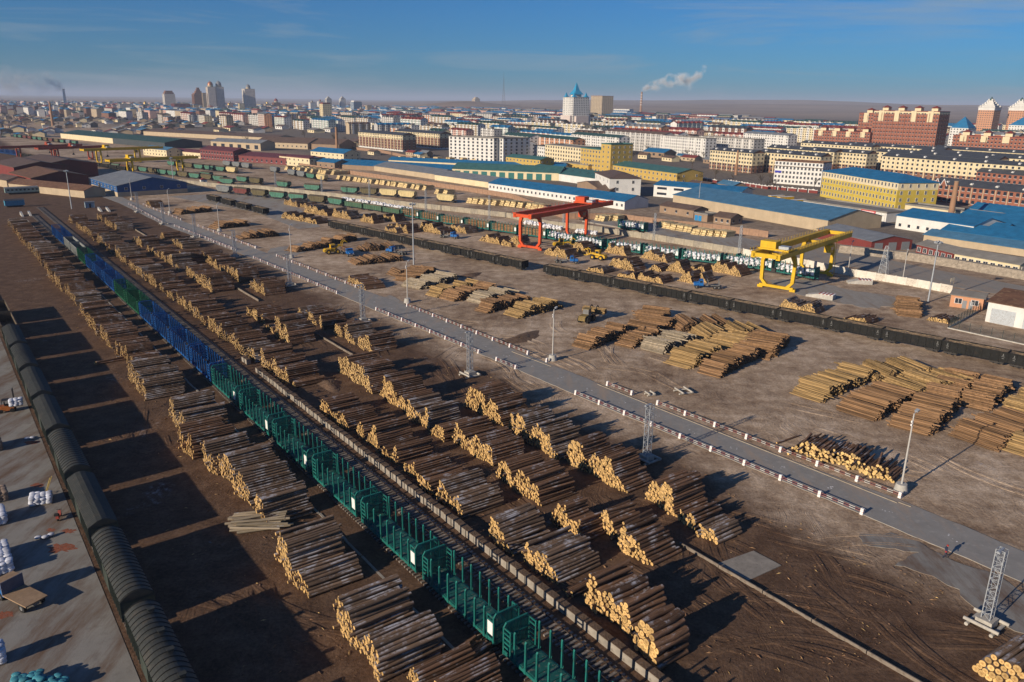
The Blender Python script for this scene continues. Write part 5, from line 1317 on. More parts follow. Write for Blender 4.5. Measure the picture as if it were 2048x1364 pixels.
def bld(label, A, B, D, h, wall, roof='flat', roofc='flat', rise=2.2, rows=0, cols=0, ecols=0, wsize=(1.3, 1.5), z1=1.0, bands=None, single=False, pil=None, cat='building', name='building', group=None, ridge='x', fh=None, lcols=0, skip=None, extra=None):
    d = B - A; Lx = d.length; rz = math.atan2(d.y, d.x)
    t = thing(name, label, cat, (A.x, A.y, 0), rz, group)
    cx = A + d * .5 + Vector((-d.y, d.x, 0)).normalized() * D / 2
    KEEP.append((cx.x, cx.y, max(Lx, D) * .62 + 6))
    if bands:
        for (za, zb, mm) in bands: MB().bx(0, Lx, 0, D, za * h, zb * h).build('wall', mm, t)
    else: MB().bx(0, Lx, 0, D, -.3, h).build('wall', wall, t)
    if roof == 'gable':
        if ridge == 'x': MB().prism([(0, h), (D, h), (D / 2, h + rise - .02)], 0, Lx, 'x').build('gable_wall', wall, t)
        else: MB().prism([(0, h), (Lx, h), (Lx / 2, h + rise - .02)], 0, D, 'y').build('gable_wall', wall, t)
        mb = MB(); gable(mb, Lx, D, h, rise, axis=ridge); rf = mb.build('roof', RM[roofc], t)
    elif roof == 'hip':
        o = .6; i = min(D / 2, Lx / 2) * .98
        mb = MB(); mb.add([(-o, -o, h), (Lx + o, -o, h), (Lx + o, D + o, h), (-o, D + o, h), (i, D / 2, h + rise), (Lx - i, D / 2, h + rise)], [(0, 1, 5, 4), (1, 2, 5), (2, 3, 4, 5), (3, 0, 4), (3, 2, 1, 0)])
        mb.bx(-o, Lx + o, -o, D + o, h - .25, h - .02); rf = mb.build('roof', RM[roofc], t)
    elif roof == 'arch':
        n = 9; pr = [(Lx / 2 - (Lx / 2 + .3) * math.cos(math.pi * k / n), h + rise * math.sin(math.pi * k / n)) for k in range(n + 1)]
        rf = MB().prism(pr[::-1], -.3, D + .3, 'y').build('roof', RM[roofc], t)
    else:
        mb = MB(); mb.bx(-.12, Lx + .12, -.12, D + .12, h, h + .1)
        for (x0, x1, y0, y1) in ((-.12, Lx + .12, -.12, .18), (-.12, Lx + .12, D - .18, D + .12), (-.12, .18, .18, D - .18), (Lx - .18, Lx + .12, .18, D - .18)): mb.bx(x0, x1, y0, y1, h + .1, h + .75)
        rf = mb.build('roof', RM[roofc], t)
    if rows:
        fh = fh or (h - z1 + .9) / rows
        spots = []
        for r_ in range(rows):
            z = z1 + r_ * fh
            for c_ in range(cols):
                if skip and skip(r_, c_): continue
                spots.append(((c_ + .5) * Lx / cols, 0, z, 0))
            for c_ in range(ecols): spots.append((Lx, (c_ + .5) * D / ecols, z, math.pi / 2))
            for c_ in range(lcols): spots.append((0, (c_ + .5) * D / lcols, z, -math.pi / 2))
        if single:
            for (x, y, z, a) in spots: place('window', WIN, t, (x, y, z), a, (wsize[0], 1.6, wsize[1]))
        else:
            mb = MB(); w2 = wsize[0] / 2
            for (x, y, z, a) in spots:
                if a == 0: mb.bx(x - w2, x + w2, -.04, .1, z, z + wsize[1]); mb.bx(x - w2 - .1, x + w2 + .1, -.09, .1, z - .14, z, 1)
                elif a > 0: mb.bx(Lx - .1, Lx + .04, y - w2, y + w2, z, z + wsize[1]); mb.bx(Lx - .1, Lx + .09, y - w2 - .1, y + w2 + .1, z - .14, z, 1)
                else: mb.bx(-.04, .1, y - w2, y + w2, z, z + wsize[1]); mb.bx(-.09, .1, y - w2 - .1, y + w2 + .1, z - .14, z, 1)
            tag(mb.build('windows', [glass, white_p], t), kind='stuff')
    if pil:                                          # pilasters on the front: (count, width, proud, material, z from, z to)
        n, w, pr_, pm, za, zb = pil
        me = MB().bx(-w / 2, w / 2, -pr_, .05, za * h, zb * h).mesh('pilaster', pm)
        for k in range(n): place('pilaster', me, t, ((k + .5) * Lx / n, 0, 0))
    if extra: extra(t, Lx, D, h, rf)
    return t
def H(p, x, y): return top_z(p, x, y)
def px(T, x, y):                                     # tile coordinates -> photo pixel
    o = {'a': (0, 130, 4), 'b': (512, 130, 4), 'c': (1024, 130, 4), 'd': (1536, 180, 4), 'g': (1024, 350, 4), 'h': (1536, 420, 4)}[T]
    return o[0] + x / o[2], o[1] + y / o[2]
def fixed(A, az, L): return A + Vector((math.sin(R(az)), math.cos(R(az)), 0)) * L
FAZ = 146                                            # usual direction of the street fronts, left to right
def dormers(n, m=None, rowy=.28):
    def f(t, Lx, D, h, rf):
        me = MB().bx(-.7, .7, 0, 1.6, 0, 1.1).prism([(-.9, 1.1), (.9, 1.1), (0, 1.8)], -.2, 1.8, 'y').mesh('dormer', m or WM['white'])
        for k in range(n): place('dormer', me, t, ((k + .5) * Lx / n, D * .12, h + .3))
    return f
def roofbox(n, m):
    def f(t, Lx, D, h, rf):
        me = MB().bx(-1.6, 1.6, -2, 2, 0, 2.6).bx(-1.9, 1.9, -2.3, 2.3, 2.6, 2.8, 1).mesh('stair_house', [m, RM['flat']])
        for k in range(n): place('stair_house', me, t, ((k + .5) * Lx / n, D * .55, h + .1))
    return f
def vents(n):
    def f(t, Lx, D, h, rf):
        me = MB().bx(-.5, .5, -.5, .5, 0, .9).bx(-.7, .7, -.7, .7, .9, 1.05).mesh('roof_vent', RM['dark'])
        for k in range(n): place('roof_vent', me, t, ((k + .5) * Lx / n, D * (.28 if k % 2 else .72), h + 1.0))
    return f
# --- close behind the wall, right half
A = td(415, 850); bld('yellow and cream four-storey office with a bright blue hip roof', A, td(1010, 975), 23, 14.6, WM['yellow'], 'hip', 'blue', 3.2, 4, 24, 5, (1.15, 1.7), 1.6, [(0, .74, WM['yellow']), (.74, 1, WM['cream'])], True, cat='office', name='office_building', extra=None)
A = td(275, 955); B = td(940, 1062)
def colon(t, Lx, D, h, rf):
    MB().bx(Lx * .72, Lx * .88, -.3, -.15, h - .9, h + .3).build('red_banner', mat('banner_red', (.5, .03, .03), .7, .1), t)
    mk = MB(); 
    for k in range(11): x = Lx * .73 + k * Lx * .013; mk.bx(x, x + Lx * .008, -.32, -.3, h - .6, h - .05); mk.bx(x + .1, x + Lx * .009, -.325, -.3, h - .35, h - .25)
    mk.build('banner_lettering', white_p, t)
bld('long white colonnaded hall with a red banner on its parapet', A, B, 16, 4.2, WM['white'], 'flat', 'flat', 0, 0, cat='hall', name='hall_building', pil=(26, .5, .25, WM['white'], 0, .95), extra=colon)
bld('white five-storey block with brown roof edge left of the yellow office', td(40, 745), td(420, 775), 16, 14.8, WM['white'], 'flat', 'rust', 0, 5, 13, 4, (1.3, 1.6), 1.2, single=True, extra=lambda t, Lx, D, h, rf: (MB().bx(-.4, Lx + .3, -.5, .2, h - 3.2, h - 2.9).build('ledge', RM['brown'], t), tag(MB().bx(.5, 5, -.25, -.05, 7.2, 8.6).build('blue_sign', mat('sign_blue', (.03, .03, .3), .6, .1), t), 'dark blue shop sign')))
def brickrow(t, Lx, D, h, rf):
    me = MB().prism([(-1.8, 0), (1.8, 0), (0, 3.4)], -.35, .2, 'y', 0).mesh('gablet', WM['brick']); wm_ = MB().beam((-2, -.45, -.2), (0, -.45, 3.6), .25).beam((2, -.45, -.2), (0, -.45, 3.6), .25).mesh('gablet_trim', white_p)
    for x in (2.5, 6.5, Lx * .72):
        g_ = place('gablet', me, t, (x, 0, h - .5)); place('gablet_trim', wm_, g_)
    dormers(7)(t, Lx, D, h, rf)
bld('long brick row with dark roof, white gables and arched shop front', td(1300, 885), fixed(td(1300, 885), 152, 98), 13, 9.6, WM['brick'], 'gable', 'dark', 3.2, 3, 30, 3, (1.7, 1.8), .9, pil=(15, .5, .2, WM['tan'], 0, 1), name='shop_row', cat='row building', extra=brickrow)
bld('second dark-roofed brick row behind the first one at the right', td(1650, 770), fixed(td(1650, 770), 152, 90), 13, 9.6, WM['brick'], 'gable', 'dark', 3.2, 3, 26, 3, (1.7, 1.8), .9, name='shop_row', cat='row building', extra=dormers(6))
bld('low cream building with framed windows behind the chimney', td(1085, 1005), fixed(td(1085, 1005), 150, 42), 10, 5.2, WM['cream'], 'flat', 'flat', 0, 1, 9, 3, (1.5, 1.9), 1.4, single=True)
# blue roofed compound at the right
for k, (p, L, D, h, az, rc, wc) in enumerate(((td(1015, 1105), 34, 22, 5.5, 150, 'blue', 'white'), (td(1500, 1085), 30, 16, 4.2, 150, 'blue', 'cream'), (td(1150, 1110), 36, 16, 3.6, 146, 'blue', 'tan'), (td(1380, 1180), 46, 16, 3.2, 146, 'blue', 'tan'), (td(1700, 1060), 34, 14, 4, 150, 'blue', 'white'), (td(1700, 1200), 46, 18, 3.2, 146, 'blue', 'tan'), (td(1870, 1150), 40, 16, 3.4, 146, 'blue', 'white'), (td(1600, 1015), 34, 14, 4, 146, 'blue', 'white'))):
    bld(f'low workshop with bright blue pitched roof in the right-hand compound, {ordn(k + 1)} of them', p, fixed(p, az, L), D, h, WM[wc], 'gable', rc, 2.6, 1, 8, 3, (1.2, 1.3), 1.1, group='blue roofed workshops at the right', name='workshop')
A = th(830, 330); bld('red-walled garages with wide grey doors and a grey roof', th(820, 332), th(1145, 315), 30, 3.6, WM['red'], 'gable', 'grey', 1.8, 0, ridge='y', name='garage', cat='garage', extra=lambda t, Lx, D, h, rf: [MB().bx(x, x + 3.6, -.08, .05, 0, 3.0).build('door', mat('grey_door', (.2, .21, .22), .6, .1), t) for x in (1.5, Lx * .42, Lx * .74)])
bld('long low grey-blue roofed shed behind the garages', th(1240, 250), fixed(th(1240, 250), 145, 58), 12, 2.6, WM['tan'], 'gable', 'paleblue', 1.8, 0, name='shed', cat='shed')
bld('red brick cottage row with white window frames above the embankment', th(1180, 345), th(1470, 420), 9, 3.2, WM['red'], 'gable', 'flat', 1.5, 1, 6, 2, (1.6, 1.5), .9, single=True, name='cottage', cat='cottage')
bld('cream cottage row with grey roofs right of the red one', th(1480, 425), th(2000, 520), 9, 3.2, WM['cream'], 'gable', 'flat', 1.6, 1, 9, 2, (1.5, 1.5), .9, single=True, name='cottage', cat='cottage')
bld('small brick hut with two grey doors beside the white panel wall', th(1450, 770), th(1710, 808), 7.5, 3.2, WM['orange'], 'gable', 'flat', .8, 1, 2, 1, (1.6, 1.3), 1.2, single=True, name='brick_hut', cat='hut', extra=lambda t, Lx, D, h, rf: [MB().bx(x, x + 1.0, -.06, .05, 0, 2.1).build('door', mat('grey_door', (.2, .21, .22), .6, .1), t) for x in (Lx * .38, Lx * .58)])
bld('white shed with a rusty red roof at the right edge', th(1735, 890), fixed(th(1735, 890), 140, 24), 20, 5, WM['white'], 'gable', 'rust', 2.0, 0, ridge='x', name='shed', cat='shed', extra=lambda t, Lx, D, h, rf: [MB().bx(x, x + 5.4, -.08, .05, 0, 3.6).build('door', mat('pale_door', (.4, .43, .45), .6, .1, c2=(.3, .3, .3)), t) for x in (1, 8.2, 15.4)])
A = tg(1285, 235); bld('huge warehouse with a wide blue roof and stained grey end wall', A, fixed(A, 151.5, 100), 34, 5.0, WM['tan'], 'gable', 'paleblue', 3.6, 0, name='warehouse', cat='warehouse')
bld('row of brown-roofed brick sheds in front of the huge blue roof', tg(1180, 300), tg(1450, 345), 10, 3.4, WM['stone'], 'gable', 'brown', 1.6, 1, 3, 2, (1.2, 1.2), 1.2, name='shed', cat='shed')
bld('small house with bright blue doors in front of the huge blue roof', tg(1455, 360), tg(1560, 378), 7, 3.0, WM['stone'], 'flat', 'flat', 0, 0, name='shed', cat='shed', extra=lambda t, Lx, D, h, rf: [MB().bx(x, x + 1.9, -.06, .05, 0, 2.4).build('door', mat('door_blue', (.02, .2, .42), .6, .1), t) for x in (.4, 2.6)])
bld('small brown-roofed house by the brown wall', tg(1610, 385), tg(1745, 405), 9, 3.0, WM['stone'], 'gable', 'brown', 1.8, 1, 3, 2, (1.1, 1.2), 1.1, name='cottage', cat='cottage')
A = tb(1860, 1000); bld('very long blue-roofed shed with a row of white windows behind the red crane', A, fixed(A, 139.5, 108), 18, 4.0, WM['white'], 'gable', 'blue', 2.6, 1, 32, 0, (1.2, 1.3), 1.5, single=True, name='long_shed', cat='shed')
A = tc(1130, 1050); bld('white two-storey workshop with a sky blue roof and ribbon windows', A, fixed(A, 128, 52), 16, 6.4, WM['white'], 'gable', 'blue', 2.0, 2, 5, 0, (6.0, 1.3), 1.2, name='workshop', cat='workshop', extra=lambda t, Lx, D, h, rf: MB().bx(-.06, .02, 0, D, 0, h).build('end_cladding', WM['bluegrey'], t))
A = tc(660, 1000); bld('plain white three-storey house with a brown roof', A, tc(775, 1058), 18, 10.6, WM['white'], 'hip', 'brown', 2.4, 2, 4, 2, (1.3, 1.7), 3.6, single=True, name='house', cat='house')
bld('brown gabled brick shed below the white three-storey house', tc(520, 995), tc(680, 1040), 12, 4, WM['stone'], 'gable', 'brown', 2.4, 0, name='shed', cat='shed', ridge='y')
bld('brown gabled annex right of the white three-storey house', tc(775, 1062), tc(905, 1050), 10, 3.6, WM['stone'], 'gable', 'brown', 2.4, 0, name='shed', cat='shed', ridge='y')
A = tc(85, 885); bld('white warehouse with a dark green roof and roof vents', A, fixed(A, 145, 88), 30, 4.6, WM['white'], 'gable', 'teal', 3.0, 0, name='warehouse', cat='warehouse', extra=vents(22))
A = tc(750, 870); bld('long golden yellow two-storey building with a grey-green roof', A, fixed(A, 152, 82), 22, 7.0, WM['ochre'], 'gable', 'teal', 2.6, 2, 18, 2, (1.3, 1.4), 1.1, single=True, name='long_building', cat='building')
bld('cream five-storey factory building with flat roof', tc(262, 785), fixed(tc(262, 785), 150, 66), 20, 15.5, WM['cream'], 'flat', 'flat', 0, 5, 17, 5, (1.6, 1.6), 1.3, name='factory')
bld('golden yellow five-storey building with a teal roof', tc(545, 845), tc(705, 868), 18, 17, WM['ochre'], 'flat', 'teal', 0, 5, 7, 3, (1.4, 1.6), 1.3, single=True)
bld('tall golden yellow stair tower with a teal cap', tc(705, 868), fixed(tc(705, 868), 150, 12), 20, 21.5, WM['ochre'], 'flat', 'teal', 0, 6, 2, 4, (1.2, 1.4), 1.3, single=True, name='stair_tower', cat='tower')
bld('low golden yellow three-storey block at the teal-doored garages', tc(-50, 835), fixed(tc(-50, 835), 140, 40), 14, 9.5, WM['ochre'], 'gable', 'teal', 2, 3, 10, 3, (1.2, 1.3), 1.1, single=True)
bld('small golden yellow gate building', tc(180, 835), fixed(tc(180, 835), 140, 30), 12, 4.5, WM['ochre'], 'gable', 'paleblue', 2, 1, 6, 2, (1.2, 1.3), 1.1)
bld('low yellow linking wing with dark doorways', tc(390, 830), fixed(tc(390, 830), 148, 36), 12, 5, WM['ochre'], 'flat', 'flat', 0, 1, 7, 2, (1.8, 2.6), .3)
A = tb(1570, 888); bld('yellow garage with teal roof and a row of tall teal doors', A, fixed(A, 108, 78), 22, 5.0, WM['cream'], 'gable', 'teal', 3.6, 0, name='garage', cat='garage', extra=lambda t, Lx, D, h, rf: [MB().bx(x, x + 4.2, -.08, .05, 0, 4.0).build('door', mat('teal_door', (.02, .13, .12), .6, .15), t) for x in np.arange(2, Lx - 5, 6.6)])
A = tb(945, 845); bld('long grey-roofed shed left of the two low ones', A, fixed(A, 140, 80), 22, 3.4, WM['tan'], 'gable', 'grey', 2.6, 0, name='long_shed', cat='shed')
A = tb(1430, 920); bld('long grey-roofed shed just behind the brown wall', A, fixed(A, 140, 66), 20, 3.4, WM['cream'], 'gable', 'grey', 2.4, 0, name='long_shed', cat='shed')
A = tb(1060, 800); bld('narrow bright blue roof running behind the grey sheds', A, fixed(A, 112, 150), 12, 4, WM['cream'], 'gable', 'blue', 2.2, 0, name='long_shed', cat='shed')
A = tb(615, 825); bld('wide blue-roofed hall with a yellow gable end', A, fixed(A, 116, 105), 24, 3.2, WM['stone'], 'gable', 'blue', 3.0, 0, name='hall_building', cat='hall')
A = tb(365, 805); bld('brick and cream cottage with blue roof beside the brown wall', A, fixed(A, 130, 42), 14, 4.4, WM['stone'], 'gable', 'blue', 2.2, 1, 6, 2, (1.2, 1.3), 1.2, name='cottage', cat='cottage')
A = tb(440, 750); bld('cream villa with blue gabled roof left of the slim chimney', A, fixed(A, 130, 46), 18, 6.5, WM['cream'], 'gable', 'blue', 3.2, 2, 8, 3, (1.2, 1.3), 1.1, name='villa', cat='house')
A = tb(190, 795); bld('cream house with maroon flat roof by the timber stacks', A, fixed(A, 130, 40), 14, 6.5, WM['cream'], 'flat', 'maroon', 0, 2, 7, 3, (1.2, 1.3), 1.1, name='house', cat='house')
A = tb(-10, 765); bld('low cream shed with blue roof left of the maroon one', A, fixed(A, 125, 46), 14, 4, WM['cream'], 'gable', 'blue', 2.4, 0, name='shed', cat='shed')
A = tb(0, 655); bld('big brown-roofed brick shed with dark gable, left one', A, fixed(A, 115, 70), 30, 5.5, WM['tan'], 'gable', 'brown', 5, 1, 12, 0, (1.4, 1.6), 1.6, name='brick_shed', cat='shed')
A = tb(260, 665); bld('big brown-roofed brick shed with dark gable, right one', A, fixed(A, 115, 66), 30, 5.5, WM['stone'], 'gable', 'brown', 5, 0, name='brick_shed', cat='shed')
A = ta(490, 585); bld('very long depot with dark green roof and cream arcaded wall', A, fixed(A, 131, 270), 40, 6.0, WM['dark'], 'gable', 'green', 3.4, 0, name='depot', cat='depot', extra=lambda t, Lx, D, h, rf: MB().bx(0, Lx * .55, -.3, -.02, 0, h - .4).build('cream_facade', WM['cream'], t))  # dark wall colour paints the shade under the eaves
A = ta(1150, 560); bld('very long brown-roofed shed behind the green depot', A, fixed(A, 122, 260), 30, 5, WM['tan'], 'gable', 'brown', 3, 0, name='long_shed', cat='shed')
A = ta(1690, 665); bld('white-roofed low hall with arched windows', A, fixed(A, 118, 70), 20, 7, WM['tan'], 'gable', 'grey', 3, 1, 6, 0, (5, 4), 1.2, name='hall_building', cat='hall')
A = ta(1605, 750); bld('crimson building with two rows of windows', A, fixed(A, 125, 46), 18, 8, WM['maroon'], 'gable', 'maroon', 2.6, 2, 12, 4, (1.6, 1.8), 1.3, name='depot', cat='depot')
A = ta(1890, 770); bld('long crimson-roofed depot right of the crimson building', A, fixed(A, 122, 80), 22, 5, WM['maroon'], 'gable', 'maroon', 2.5, 1, 14, 0, (1.6, 1.8), 1.3, name='depot', cat='depot')
A = ta(1150, 720); bld('cream yard office with blue roof behind the yellow crane', A, fixed(A, 128, 40), 14, 6, WM['cream'], 'gable', 'paleblue', 2.2, 2, 8, 2, (1.2, 1.3), 1.1, name='yard_office', cat='office')
A = ta(1190, 710); bld('long cream platform building with maroon roof', A, fixed(A, 126, 110), 12, 4.5, WM['cream'], 'gable', 'maroon', 2, 1, 24, 0, (1.2, 1.6), 1.0, name='platform_building', cat='building')
# left foreground sheds
A = ta(735, 985); bld('dark blue warehouse with grey roof and stone plinth at the road end', A, fixed(A, 139, 52), 36, 5.6, WM['blue'], 'gable', 'grey', 3.6, 1, 8, 4, (1.4, 1.3), 3.4, [(-.05, .42, WM['tan']), (.42, 1, WM['blue'])], True, name='warehouse', cat='warehouse', extra=lambda t, Lx, D, h, rf: MB().bx(Lx * .3, Lx * .38, -.08, .05, 0, 4.4).build('door', wheel_m, t))
A = ta(85, 935); bld('crimson hall with an arched brown roof at the left', A, fixed(A, 135, 46), 30, 5.5, WM['red'], 'gable', 'rust', 3.2, 0, name='hall_building', cat='hall')
A = ta(120, 860); bld('tall crimson shed behind the arched one at the left', A, fixed(A, 135, 60), 34, 8.5, WM['red'], 'gable', 'brown', 3, 0, name='red_shed', cat='shed')
A = ta(-40, 880); bld('crimson shed cut by the left edge', A, fixed(A, 135, 50), 30, 8, WM['red'], 'gable', 'brown', 3, 0, name='red_shed', cat='shed')
A = ta(75, 1000); bld('low brown-roofed shed in front of the crimson hall', A, fixed(A, 118, 66), 12, 3.6, WM['tan'], 'gable', 'rust', 2.2, 0, name='shed', cat='shed')
A = ta(-60, 960); bld('grey-roofed shed at the left edge before the crimson halls', A, fixed(A, 128, 22), 12, 4, WM['tan'], 'gable', 'brown', 2, 0, name='shed', cat='shed')
# old green passenger coach, scrap heap, kiosk, blue coach
o = thing('old_coach', 'faded pale green railway coach standing by the scrap heap', 'coach', ta(200, 1030), R(-52)); MB().bx(-1.5, 1.5, -9, 9, 1.0, 3.4).build('body', mat('faded_green', (.22, .3, .27), .8, .25, .5, stain=.4), o)
MB().prism([(-1.55, 3.35), (1.55, 3.35), (1.1, 3.85), (0, 4.0), (-1.1, 3.85)], -9.1, 9.1, 'y').build('roof', RM['grey'], o); MB().bx(-1.2, 1.2, -7.5, 7.5, .2, 1.0).build('underframe', wheel_m, o)
wm_ = MB().bx(-1.53, -1.49, -.5, .5, 2.0, 2.8).bx(1.49, 1.53, -.5, .5, 2.0, 2.8).mesh('window', glass)
for y in np.linspace(-7.5, 7.5, 9): place('window', wm_, o, (0, y, 0))
for k, (p, n_) in enumerate(((ta(320, 1010), 40), (ta(520, 1000), 60))):
    o = thing('scrap_heap', ('heap of white sacks left of the blue warehouse', 'larger heap of white sacks beside the blue warehouse')[k], 'sack heap', p, R(30), 'white sack heaps by the blue warehouse'); mb = MB(); rg = random.Random(k)
    for _ in range(n_): mb.blob((rg.gauss(0, 5), rg.gauss(0, 2), rg.uniform(.3, 2.2)), .9, .9, .7, 7, 4, 0, rg)
    tag(mb.build('sacks', sackw, o), kind='stuff')
o = thing('kiosk', 'small grey-blue metal kiosk on the bare ground', 'kiosk', ta(720, 1140), R(35)); MB().bx(-2, 2, -1.2, 1.2, 0, 2.6).build('body', mat('kiosk_grey', (.25, .32, .36), .6, .2), o); MB().bx(-2.2, 2.2, -1.4, 1.4, 2.6, 2.75).build('roof', RM['grey'], o); MB().bx(-.4, .4, -1.26, -1.18, 0, 2).build('door', wheel_m, o)
o = thing('service_coach', 'small blue service coach at the left edge', 'coach', ta(120, 1135), R(-50)); MB().bx(-1.4, 1.4, -4, 4, .8, 3.2).build('body', mat('coach_blue', (.05, .22, .32), .6, .2), o); MB().prism([(-1.5, 3.15), (1.5, 3.15), (0, 3.8)], -4.1, 4.1, 'y').build('roof', RM['dark'], o); MB().bx(-1, 1, -3.4, 3.4, .2, .8).build('underframe', wheel_m, o)
for k, (p, c) in enumerate(((ta(1630, 955), 'white hut with a red door frame near the grey wall'), (ta(1765, 975), 'low white hut beside the grey wall'))):
    o = thing('gate_hut', c, 'hut', p, R(35), 'white huts by the grey wall'); MB().bx(-1.8, 1.8, -1.6, 1.6, 0, 2.9 - .8 * k).build('body', WM['white'], o); MB().prism([(-2, 2.9 - .8 * k), (2, 2.9 - .8 * k), (0, 3.9 - .9 * k)], -1.8, 1.8, 'y').build('roof', RM['red'], o); MB().bx(-.4, .4, -1.66, -1.58, 0, 2).build('door', wheel_m, o)
# --- apartment blocks that can be told apart
dk = WM['brown']
def creamtop(h): return [(0, .62, WM['brown']), (.62, 1, WM['cream'])]
def apt(label, A, L, D, h, wall, roofc, rows, cols, ecols, az=FAZ, roof='gable', bands=None, pil=None, extra=None, single=False, rise=2.4, wsize=(1.5, 1.5), group=None):
    return bld(label, A, fixed(A, az, L), D, h, wall, roof, roofc, rise, rows, cols, ecols, wsize, 1.0, bands, single, pil, 'apartment block', 'apartment_block', group, extra=extra)
G_B = 'brick and cream apartment blocks'
apt('brown and cream six-storey apartment block with white podium, front one', tb(822, 655), 94, 16, 16, WM['brown'], 'dark', 6, 26, 3, 141, bands=[(0, .1, WM['white']), (.1, .72, WM['brown']), (.72, 1, WM['cream'])], pil=(14, .9, .4, WM['cream'], .1, 1), group=G_B)
apt('brown and cream six-storey apartment block behind the front one', tb(1110, 640), 94, 16, 16, WM['brown'], 'dark', 6, 26, 3, 141, bands=[(0, .1, WM['white']), (.1, .72, WM['brown']), (.72, 1, WM['cream'])], pil=(14, .9, .4, WM['cream'], .1, 1), group=G_B)
apt('bare white seven-storey block with empty black windows, left one', tb(1545, 755), 52, 16, 20, WM['white'], 'flat', 7, 10, 3, 128, 'flat', wsize=(2, 1.7))
apt('bare white seven-storey block with empty black windows, right one', tb(1785, 762), 34, 30, 20, WM['white'], 'flat', 7, 6, 5, 140, 'flat', wsize=(2, 1.7))
for k, (p, L, n) in enumerate(((tc(1575, 830), 46, 16), (tc(1955, 850), 60, 18), (td(-20, 600), 70, 18), (td(310, 625), 56, 18), (td(845, 640), 100, 26), (td(890, 690), 110, 28), (td(1180, 640), 110, 28), (td(600, 560), 100, 26), (td(1300, 600), 100, 24), (td(1650, 690), 100, 24), (td(250, 545), 80, 20))):
    apt(f'five-storey brick and cream apartment block with dark grey roof, {ordn(k + 1)} of that estate', p, L, 13, 15, WM['brown'], 'dark', 5, n, 3, 150, bands=[(0, .38, WM['brown']), (.38, 1, WM['cream'])], pil=(n // 2, .7, .35, WM['cream'], 0, 1), extra=dormers(5), group=G_B)
G_T = 'red and cream towers'
def redtop(n):
    def f(t, Lx, D, h, rf):
        me = MB().bx(-3.2, 3.2, -3, 3, 0, 3.6).mesh('penthouse', WM['cream']); rm_ = MB(); rm_.add([(-4, -3.8, 3.6), (4, -3.8, 3.6), (4, 3.8, 3.6), (-4, 3.8, 3.6), (0, 0, 6)], [(0, 1, 4), (1, 2, 4), (2, 3, 4), (3, 0, 4), (3, 2, 1, 0)]); rmm = rm_.mesh('penthouse_roof', RM['red'])
        for k in range(n):
            q_ = place('penthouse', me, t, ((k + .5) * Lx / n, D * .45, h + .1)); place('penthouse_roof', rmm, q_)
        cp = MB().bx(-Lx / n * .16, Lx / n * .16, -.5, .1, h * .78, h + .6).mesh('cream_bay', WM['cream'])
        for k in range(n): place('cream_bay', cp, t, ((k + .5) * Lx / n, 0, 0))
    return f
apt('big red-brown tower block with cream top and small red roofs', td(800, 515), 70, 22, 46, WM['brick'], 'red', 12, 22, 4, 143, 'flat', extra=redtop(4), bands=[(0, .95, WM['brick']), (.95, 1, WM['cream'])], pil=(11, .8, .5, WM['brick'], 0, .97), group=G_T)
apt('red-brown tower block rising left of the big one', td(690, 500), 34, 20, 43, WM['brick'], 'red', 12, 10, 4, 143, 'flat', extra=redtop(2), pil=(5, .8, .5, WM['brick'], 0, .97), group=G_T)
apt('lower red and cream block in front of the towers at left', td(350, 490), 66, 18, 23, WM['brick'], 'red', 7, 20, 4, 140, 'flat', extra=redtop(4), pil=(10, .8, .5, WM['brick'], 0, .97), group=G_T)
apt('lower red and cream block at the right picture edge', td(1450, 560), 96, 18, 24, WM['brick'], 'red', 7, 28, 4, 140, 'flat', extra=redtop(5), pil=(14, .8, .5, WM['brick'], 0, .97), group=G_T)
def pagoda(t, Lx, D, h, rf):
    z = h; s0 = min(Lx, D) * .5
    for q, hh in ((1.03, 5), (.78, 2.6), (.56, 2.6), (.38, 2.6), (.24, 2.4)):
        s = s0 * q; MB().bx(Lx / 2 - s, Lx / 2 + s, D / 2 - s, D / 2 + s, z, z + hh).bx(Lx / 2 - s * 1.08, Lx / 2 + s * 1.08, D / 2 - s * 1.08, D / 2 + s * 1.08, z + hh - .6, z + hh).build('crown_tier', WM['white'], t); z += hh
        for (i_, j_) in ((-1, -1), (1, -1), (1, 1), (-1, 1)): MB().bx(Lx / 2 + i_ * s * .85 - 1, Lx / 2 + i_ * s * .85 + 1, D / 2 + j_ * s * .85 - 1, D / 2 + j_ * s * .85 + 1, z, z + 2.2).build('pinnacle', WM['white'], t)
    mb = MB(); mb.add([(Lx / 2 - s, D / 2 - s, z), (Lx / 2 + s, D / 2 - s, z), (Lx / 2 + s, D / 2 + s, z), (Lx / 2 - s, D / 2 + s, z), (Lx / 2, D / 2, z + 6)], [(0, 1, 4), (1, 2, 4), (2, 3, 4), (3, 0, 4)]); mb.build('spire', RM['green'], t)
apt('orange tower with a stepped white crown and green spire, left one', td(1640, 400), 24, 24, 47, WM['orange'], 'flat', 14, 7, 7, 143, 'flat', extra=pagoda)
apt('orange tower with a stepped white crown and green spire, at the right edge', td(1880, 400), 24, 24, 47, WM['orange'], 'flat', 14, 7, 7, 143, 'flat', extra=pagoda)
def pyr(t, Lx, D, h, rf):
    mb = MB(); mb.add([(0, 0, h), (Lx, 0, h), (Lx, D, h), (0, D, h), (Lx / 2, D / 2, h + 14)], [(0, 1, 4), (1, 2, 4), (2, 3, 4), (3, 0, 4)]); mb.build('pyramid_roof', RM['blue'], t)
apt('white block with a blue pyramid roof beside the red towers', td(1430, 470), 22, 22, 26, WM['white'], 'blue', 8, 6, 6, 143, 'flat', extra=pyr)
apt('white block with a blue pyramid roof at the right edge', td(1900, 420), 32, 28, 26, WM['white'], 'blue', 7, 8, 6, 143, 'flat', extra=pyr)
